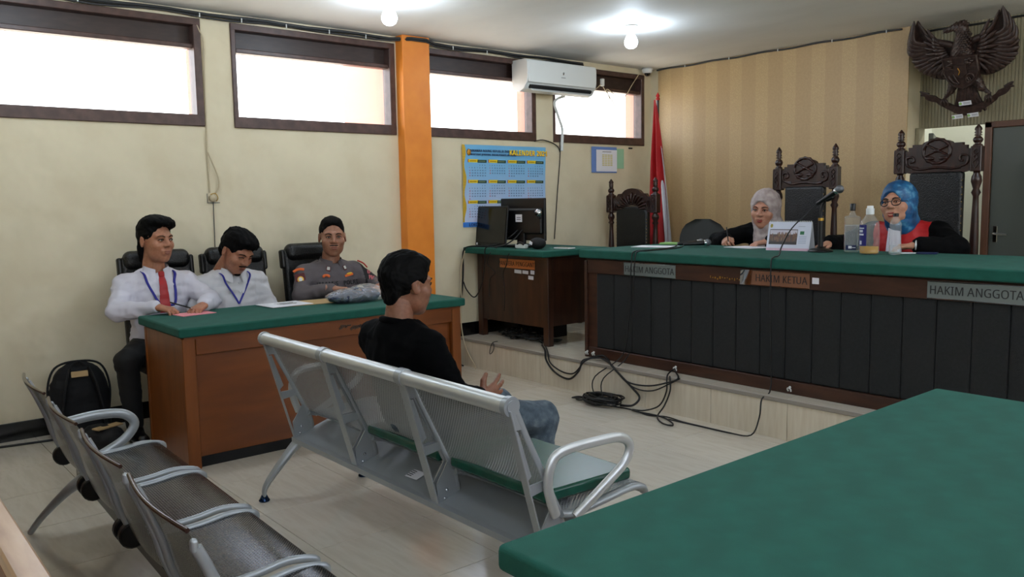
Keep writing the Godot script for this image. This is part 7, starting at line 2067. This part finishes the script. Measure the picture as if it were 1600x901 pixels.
func desk_things() -> void:
	var Y := 0.9885
	# laptop-like dark screen
	var l := thing("screen", "dark flat computer screen leaning at the wall end of the desk", "monitor", Vector3(0.20, Y, -4.27), 0.0)
	var b := rot(-6, 0, 0)
	part(MB.new().rbox(Vector3(0, 0.17, -0.02), Vector3(0.40, 0.33, 0.016), 0.006, 2, b), "case", M.monitor_case, l)
	part(MB.new().box(Vector3(0.0, 0.178, -0.0108), Vector3(0.375, 0.285, 0.002), 0.0, b), "panel", M.screen_black, l)
	part(MB.new().box(Vector3(-0.175, 0.022, 0.005), Vector3(0.016, 0.018, 0.002), 0.0, b), "sticker", M.paper, l)
	part(MB.new().rbox(Vector3(0, 0.008, -0.06), Vector3(0.24, 0.014, 0.14), 0.005, 2), "foot", M.monitor_case, l)
	# monitor seen from behind
	var m := thing("monitor", "black computer monitor seen from behind with a white sticker", "monitor", Vector3(0.47, Y, -4.40), 0.02)
	part(MB.new().rbox(Vector3(0, 0.225, 0), Vector3(0.53, 0.34, 0.026), 0.008, 3), "case", M.monitor_case, m)
	part(MB.new().rbox(Vector3(0.0, 0.21, 0.022), Vector3(0.49, 0.20, 0.03), 0.012, 3), "rear_housing", M.monitor_case, m)
	part(MB.new().box(Vector3(0, 0.302, 0.030), Vector3(0.46, 0.020, 0.018), 0.004, rot(-35, 0, 0)), "vent_ledge", M.cable_grey, m)
	part(MB.new().box(Vector3(-0.01, 0.235, 0.0385), Vector3(0.078, 0.06, 0.002), 0.0), "sticker", M.paper, m)
	part(MB.new().box(Vector3(-0.01, 0.24, 0.040), Vector3(0.05, 0.006, 0.0006), 0.0).box(Vector3(-0.01, 0.225, 0.040), Vector3(0.05, 0.006, 0.0006), 0.0), "sticker_print", M.grey_plastic, m)
	part(MB.new().rbox(Vector3(0, 0.075, 0.02), Vector3(0.09, 0.14, 0.03), 0.01, 2), "neck", M.monitor_case, m)
	part(MB.new().rbox(Vector3(0, 0.010, 0.01), Vector3(0.26, 0.018, 0.18), 0.008, 2), "foot", M.monitor_case, m)
	part(MB.new().tube(curve([Vector3(-0.02, 0.14, 0.04), Vector3(-0.05, 0.09, 0.09), Vector3(-0.15, 0.03, 0.13), Vector3(-0.26, 0.008, 0.20)], 5), 0.006, 6).tube(curve([Vector3(0.03, 0.14, 0.04), Vector3(0.0, 0.07, 0.10), Vector3(-0.06, 0.02, 0.16), Vector3(-0.10, 0.008, 0.23)], 5), 0.006, 6), "leads", M.cable_black, m)
	# webcam
	var w := thing("webcam", "round chrome and black webcam clipped to the monitor's edge", "webcam", Vector3(0.70, Y + 0.278, -4.36))
	part(MB.new().ball(Vector3.ZERO, Vector3(0.032, 0.032, 0.03), 16), "ball", M.chrome, w)
	part(MB.new().ball(Vector3(0, -0.004, 0.012), Vector3(0.022, 0.020, 0.022), 14), "lens_ring", M.screen_black, w)
	part(MB.new().rbox(Vector3(0, -0.036, -0.005), Vector3(0.03, 0.022, 0.03), 0.006, 2), "clip", M.black_plastic, w)
	# headphones resting: band and cup
	var h := thing("desk_speaker", "rounded black desk speaker with small white label", "speaker", Vector3(0.80, Y, -4.26))
	part(MB.new().ball(Vector3(0, 0.046, 0), Vector3(0.075, 0.046, 0.055), 18), "shell", M.matt_black, h)
	part(MB.new().box(Vector3(-0.02, 0.05, 0.0525), Vector3(0.035, 0.022, 0.003), 0.0, rot(-10, 0, -20)), "label", M.paper, h)
	var ho := thing("white_holder", "small white plastic cradle in front of the monitor stand", "holder", Vector3(0.62, Y, -4.25))
	part(MB.new().rbox(Vector3(0, 0.018, 0), Vector3(0.12, 0.034, 0.04), 0.008, 2), "cradle", M.white_plastic, ho)
	part(MB.new().tube(curve([Vector3(-0.04, 0.03, 0.01), Vector3(0.0, 0.05, 0.02), Vector3(0.05, 0.034, 0.02)], 4), 0.009, 8), "handset", M.black_plastic, ho)
	var ph := thing("phone", "white edged phone lying on the clerk's desk", "phone", Vector3(0.93, Y, -4.42), 0.1)
	part(MB.new().rbox(Vector3(0, 0.006, 0), Vector3(0.15, 0.010, 0.09), 0.004, 2), "body", M.white_plastic, ph)
	part(MB.new().box(Vector3(0, 0.0116, 0), Vector3(0.13, 0.001, 0.075), 0.0), "glass", M.screen_black, ph)
	# cables over the front of the desk
	var q := [
		["black cable looping off the wall end of the desk to the floor", M.cable_black, [Vector3(0.22, Y + 0.006, -4.22), Vector3(0.10, Y + 0.006, -4.13), Vector3(0.045, 0.95, -4.105), Vector3(0.03, 0.80, -4.11), Vector3(0.02, 0.62, -4.10), Vector3(0.015, 0.42, -4.06), Vector3(0.04, 0.20, -4.04), Vector3(0.05, 0.03, -4.04), Vector3(0.12, 0.012, -4.02)], 0.0075],
		["thin black cable sagging across the desk front to the wall", M.cable_black, [Vector3(0.40, Y + 0.006, -4.18), Vector3(0.34, Y + 0.004, -4.11), Vector3(0.32, 0.88, -4.115), Vector3(0.27, 0.70, -4.12), Vector3(0.17, 0.58, -4.12), Vector3(0.07, 0.63, -4.115), Vector3(0.03, 0.70, -4.11)], 0.005],
		["black cable draped over the desk nameplate", M.cable_black, [Vector3(0.42, Y + 0.006, -4.16), Vector3(0.40, 0.95, -4.105), Vector3(0.36, 0.86, -4.11), Vector3(0.45, 0.80, -4.115), Vector3(0.38, 0.74, -4.115), Vector3(0.36, 0.60, -4.12)], 0.004],
		["black cable hanging past the P of the desk nameplate", M.cable_black, [Vector3(0.66, Y + 0.006, -4.16), Vector3(0.63, 0.95, -4.105), Vector3(0.60, 0.87, -4.11), Vector3(0.55, 0.80, -4.115), Vector3(0.56, 0.66, -4.12), Vector3(0.55, 0.50, -4.12)], 0.004],
		["white cable hanging down the wall end of the desk and dais step", M.wire_cream, [Vector3(0.06, Y - 0.03, -4.11), Vector3(0.03, 0.80, -4.09), Vector3(0.05, 0.55, -4.07), Vector3(0.06, 0.36, -4.055), Vector3(0.09, 0.22, -4.055), Vector3(0.15, 0.12, -4.05), Vector3(0.24, 0.03, -4.05), Vector3(0.27, 0.008, -4.035)], 0.005]]
	for e in q:
		var o: Vector3 = e[2][e[2].size() - 1]
		var t := thing("desk_cable", e[0], "cable", o)
		part(MB.new().tube(curve(e[2].map(func(v): return v - o), 5), e[3], 6), "cable", e[1], t)
	# tangle under the desk
	var rng := RandomNumberGenerator.new()
	rng.seed = 31
	for k in 5:
		var c := Vector3([0.30, 0.42, 0.55, 0.68, 0.78][k], DAIS, -4.40 + 0.04 * (k % 2))
		var t := thing("cable_coil", ["tangled black cable under the desk near the wall", "tangled black cable under the middle of the desk", "loose black cable loops under the desk nameplate", "loose black cable loops near the desk leg", "black cable loops beside the desk's right leg"][k], "cable", c, 0.0, "cables under the desk")
		var pts := []
		for i in 22: pts.append(Vector3(rng.randf_range(-0.10, 0.10), 0.008 + rng.randf_range(0.0, 0.055 if k < 2 else 0.03), rng.randf_range(-0.07, 0.10)))
		part(MB.new().tube(curve(pts, 6), 0.005, 6), "cable", M.cable_black, t)
	var ps := thing("power_strip", "black power strip lying in the cables under the desk", "power strip", Vector3(0.36, DAIS, -4.46), 0.1)
	part(MB.new().rbox(Vector3(0, 0.022, 0), Vector3(0.30, 0.042, 0.06), 0.008, 2), "body", M.black_plastic, ps)
	for i in 4: part(MB.new().rbox(Vector3(-0.10 + i * 0.066, 0.055, 0), Vector3(0.03, 0.036, 0.03), 0.006, 2), "plug", M.matt_black, ps)
	var cb := thing("computer_case", "dark computer case lying flat in shadow under the desk", "computer", Vector3(0.42, DAIS, -4.66))
	part(MB.new().rbox(Vector3(0, 0.055, 0), Vector3(0.42, 0.11, 0.14), 0.008, 2), "case", M.matt_black, cb)
	part(MB.new().box(Vector3(0.1, 0.06, 0.071), Vector3(0.12, 0.05, 0.002), 0.0), "front_plate", M.monitor_case, cb)
	var lw := thing("desk_cable", "short beige wire loop hanging over the dais edge", "wire", Vector3(0.47, DAIS, -4.07))
	part(MB.new().tube(curve([Vector3(0.0, 0.01, -0.04), Vector3(0.0, 0.004, 0.012), Vector3(-0.03, -0.05, 0.014), Vector3(-0.035, -0.09, 0.014), Vector3(0.0, -0.07, 0.014), Vector3(0.02, -0.03, 0.014), Vector3(0.01, 0.004, 0.012)], 5), 0.003, 6), "wire", M.cable_grey, lw)

func floor_cables() -> void:
	var D := DAIS
	var defs := [
		["thick black cable sagging from the desk leg to the bench corner", [Vector3(0.90, D + 0.02, -4.20), Vector3(1.09, D + 0.02, -4.06), Vector3(1.12, 0.19, -4.045), Vector3(1.22, 0.115, -4.04), Vector3(1.36, 0.09, -4.04), Vector3(1.45, 0.15, -4.042), Vector3(1.50, D - 0.005, -4.05), Vector3(1.55, D + 0.03, -4.14), Vector3(1.62, D + 0.03, -4.15), Vector3(1.76, D + 0.004, -4.06), Vector3(1.86, 0.19, -4.042), Vector3(1.97, 0.12, -4.04), Vector3(2.03, 0.07, -4.035), Vector3(2.00, 0.02, -4.0), Vector3(1.92, 0.012, -3.97)], 0.0075],
		["thin black cable under the thick one beside the desk leg", [Vector3(0.92, D + 0.012, -4.22), Vector3(1.12, D + 0.012, -4.06), Vector3(1.16, 0.18, -4.045), Vector3(1.28, 0.135, -4.04), Vector3(1.40, 0.135, -4.04), Vector3(1.47, 0.19, -4.042), Vector3(1.50, D + 0.01, -4.055), Vector3(1.58, D + 0.02, -4.15)], 0.0055],
		["black cable running along dais edge to the middle clip", [Vector3(1.56, D + 0.02, -4.15), Vector3(1.72, D + 0.012, -4.08), Vector3(1.84, 0.20, -4.042), Vector3(1.94, 0.155, -4.04), Vector3(2.10, 0.16, -4.04), Vector3(2.24, 0.20, -4.042), Vector3(2.33, D + 0.004, -4.055), Vector3(2.22, D + 0.02, -4.16)], 0.0055],
		["second black cable along the dais edge below the first", [Vector3(1.60, D + 0.02, -4.15), Vector3(1.76, D + 0.006, -4.065), Vector3(1.88, 0.17, -4.042), Vector3(2.0, 0.125, -4.04), Vector3(2.14, 0.135, -4.04), Vector3(2.28, 0.205, -4.042), Vector3(2.34, D + 0.004, -4.06)], 0.0045],
		["looped black cable hanging from the middle clip to the floor", [Vector3(2.21, D + 0.03, -4.17), Vector3(2.24, D + 0.008, -4.06), Vector3(2.25, 0.15, -4.04), Vector3(2.20, 0.05, -4.03), Vector3(2.12, 0.012, -3.98), Vector3(2.05, 0.012, -3.94), Vector3(2.12, 0.014, -3.92), Vector3(2.28, 0.012, -3.94), Vector3(2.40, 0.008, -3.90), Vector3(2.46, 0.008, -3.84), Vector3(2.38, 0.008, -3.84), Vector3(2.27, 0.012, -3.93), Vector3(2.25, 0.06, -4.02), Vector3(2.28, 0.16, -4.04), Vector3(2.26, D + 0.008, -4.06)], 0.005],
		["black cable lying on the floor along the foot of the dais", [Vector3(1.90, 0.008, -3.93), Vector3(2.05, 0.008, -3.95), Vector3(2.2, 0.008, -3.92), Vector3(2.31, 0.008, -3.97), Vector3(2.45, 0.008, -3.95), Vector3(2.62, 0.008, -3.95), Vector3(2.80, 0.008, -3.955)], 0.0045]]
	for e in defs:
		var o: Vector3 = e[1][e[1].size() / 2]
		o.y = 0.0
		var t := thing("floor_cable", e[0], "cable", o)
		part(MB.new().tube(curve(e[1].map(func(v): return v - o), 6), e[2], 7), "cable", M.cable_black, t)
	# coiled cable on the floor
	var c := thing("cable_coil", "coil of black cable lying on floor at the foot of dais", "cable coil", Vector3(1.80, 0, -3.93))
	var rng := RandomNumberGenerator.new()
	rng.seed = 8
	var pts := []
	for i in 150:
		var a := i * TAU / 13.0
		var r := 0.105 + 0.03 * sin(i * 0.37) + rng.randf_range(-0.012, 0.012)
		pts.append(Vector3(cos(a) * r * 1.15, 0.01 + 0.045 * absf(sin(i * 0.13)) + rng.randf_range(0.0, 0.01), sin(a) * r * 0.75))
	part(MB.new().tube(curve(pts, 2), 0.0055, 6), "coil", M.cable_black, c)
	part(MB.new().tube(curve([Vector3(-0.10, 0.02, 0), Vector3(-0.17, 0.012, 0.05), Vector3(-0.22, 0.010, 0.03), Vector3(-0.19, 0.012, -0.02), Vector3(-0.12, 0.03, 0.02), Vector3(-0.17, 0.03, 0.07), Vector3(-0.23, 0.02, 0.06), Vector3(-0.21, 0.02, 0.0), Vector3(-0.08, 0.02, 0.0)], 5), 0.0055, 6), "loose_loop", M.cable_black, c)
	# by the left wall
	var w := thing("floor_cable", "black cable along the skirting near the backpack", "cable", Vector3(0.12, 0, -0.75))
	part(MB.new().tube(curve([Vector3(-0.03, 0.008, 0.5), Vector3(-0.02, 0.008, 0.2), Vector3(0.02, 0.008, -0.02), Vector3(0.05, 0.008, -0.2), Vector3(0.06, 0.008, -0.28)], 5), 0.007, 6), "cable", M.cable_black, w)

func table_things() -> void:
	var Y := 0.7495
	# pink form, papers and envelope
	one(MB.new().box(Vector3.ZERO, Vector3(0.15, 0.003, 0.20), 0.0), "paper_sheet", M.paper_pink, "pink form under the young man's hands", "paper", Vector3(0.79, Y + 0.0015, -1.62), rot(0, 8, 0))
	one(MB.new().box(Vector3.ZERO, Vector3(0.23, 0.004, 0.36), 0.0), "envelope", M.envelope, "brown paper envelope under the plastic evidence bag", "envelope", Vector3(0.80, Y + 0.002, -2.33), rot(0, -6, 0))
	var p := thing("paper_sheet", "printed white sheets lying on the brown envelope", "paper", Vector3(0.80, Y + 0.0045, -2.17), 0.06)
	part(MB.new().box(Vector3(0, 0.001, 0), Vector3(0.22, 0.003, 0.27), 0.0), "sheet", M.paper, p)
	var pr := MB.new()
	for i in 6: pr.box(Vector3(-0.05 + i * 0.015, 0.003, -0.02), Vector3(0.005, 0.0006, 0.13 - 0.02 * (i % 3)), 0.0)
	part(pr, "print", M.grey_plastic, p)
	# evidence bag: folded blue cloth in clear film
	var e := thing("evidence_bag", "clear plastic bag holding folded dark blue clothing on the table", "plastic bag", Vector3(0.97, Y, -2.56), 0.0)
	var f := Field.new(Vector3(-0.15, -0.02, -0.24), Vector3(0.15, 0.14, 0.24), 0.007)
	f.ell(Vector3(0.01, 0.035, 0.02), Vector3(0.085, 0.035, 0.17), 0.02)
	f.ell(Vector3(-0.01, 0.045, -0.04), Vector3(0.07, 0.035, 0.11), 0.03)
	f.ell(Vector3(0.0, 0.04, -0.11), Vector3(0.075, 0.035, 0.06), 0.02)
	f.ell(Vector3(0, -0.1, 0), Vector3(0.5, 0.103, 0.5), 0.003, true)
	var cm := MB.new()
	f.into(cm, folds(0.009, 1.4, 9.0))
	part(cm, "folded_clothing", M.evidence_blue, e)
	var g := Field.new(Vector3(-0.18, -0.02, -0.30), Vector3(0.18, 0.16, 0.28), 0.008)
	g.ell(Vector3(0.0, 0.04, -0.02), Vector3(0.105, 0.046, 0.215), 0.03)
	g.ell(Vector3(-0.04, 0.055, -0.10), Vector3(0.07, 0.045, 0.11), 0.03)
	g.ell(Vector3(-0.03, 0.03, -0.20), Vector3(0.09, 0.025, 0.08), 0.03)
	g.ell(Vector3(0, -0.1, 0), Vector3(0.6, 0.1015, 0.6), 0.003, true)
	var pm := MB.new()
	g.into(pm, folds(0.012, 1.7, 30.0))
	part(pm, "film", M.plastic_film, e)
	var ph := thing("phone", "dark phone on the table under the officer's left hand", "phone", Vector3(0.80, Y, -2.93), 0.5)
	part(MB.new().rbox(Vector3(0, 0.005, 0), Vector3(0.075, 0.009, 0.15), 0.004, 2), "body", M.black_plastic, ph)
	part(MB.new().box(Vector3(0, 0.010, 0), Vector3(0.066, 0.001, 0.135), 0.0), "glass", M.screen_black, ph)
	one(MB.new().box(Vector3.ZERO, Vector3(0.11, 0.003, 0.16), 0.0), "paper_sheet", M.paper, "small white papers beside the officer's phone", "paper", Vector3(0.77, Y + 0.0015, -2.80), rot(0, -18, 0))
	# backpack by the wall
	var b := thing("backpack", "black backpack leaning on wall beside the young man", "backpack", Vector3(0.22, 0, -1.12), PI / 2 - 0.1)
	var bf := Field.new(Vector3(-0.22, -0.02, -0.16), Vector3(0.22, 0.50, 0.18), 0.009)
	bf.ell(Vector3(0, 0.20, 0), Vector3(0.155, 0.20, 0.095), 0.02)
	bf.ell(Vector3(0, 0.30, -0.01), Vector3(0.150, 0.165, 0.085), 0.05)
	bf.ell(Vector3(0, 0.10, 0.01), Vector3(0.158, 0.11, 0.10), 0.05)
	bf.ell(Vector3(0, -0.2, 0), Vector3(0.8, 0.204, 0.8), 0.01, true)
	var bm := MB.new()
	bf.into(bm, folds(0.006, 1.0, 3.0))
	part(bm, "bag_body", M.bag_cloth, b)
	for s in [-1.0, 1.0]: part(MB.new().tube(curve([Vector3(s * 0.05, 0.425, 0.06), Vector3(s * 0.075, 0.35, 0.105), Vector3(s * 0.10, 0.22, 0.12), Vector3(s * 0.12, 0.08, 0.115)], 5), 0.03, 8, true, 0.25, false, Vector3.RIGHT), "shoulder_strap", M.bag_strap, b)
	part(MB.new().tube(curve([Vector3(-0.035, 0.44, 0.03), Vector3(0, 0.47, 0.04), Vector3(0.035, 0.44, 0.03)], 5), 0.008, 6), "haul_loop", M.bag_strap, b)
	part(MB.new().rbox(Vector3(0, 0.40, 0.078), Vector3(0.09, 0.035, 0.006), 0.002, 1, rot(-20, 0, 0)), "patch", M.envelope, b)
	part(MB.new().tube(curve([Vector3(-0.15, 0.12, 0.0), Vector3(-0.165, 0.30, 0.0), Vector3(-0.12, 0.435, 0.0), Vector3(0.0, 0.465, 0.0), Vector3(0.12, 0.435, 0.0), Vector3(0.165, 0.30, 0.0), Vector3(0.15, 0.12, 0.0)], 6), 0.007, 6), "zip_piping", M.bag_strap, b)
	var fb := thing("foot_bag", "low dark bag lying on floor behind the black seats", "bag", Vector3(0.52, 0, -1.16), 0.4)
	var ff := Field.new(Vector3(-0.2, -0.02, -0.16), Vector3(0.2, 0.2, 0.16), 0.009)
	ff.ell(Vector3(0, 0.06, 0), Vector3(0.15, 0.075, 0.10), 0.02)
	ff.ell(Vector3(0, -0.2, 0), Vector3(0.8, 0.204, 0.8), 0.01, true)
	var fm := MB.new()
	ff.into(fm, folds(0.008, 1.2, 60.0))
	part(fm, "bag_body", M.bag_strap, fb)
	part(MB.new().rbox(Vector3(0.05, 0.128, 0.0), Vector3(0.06, 0.01, 0.16), 0.004, 2), "strap", M.envelope, fb)
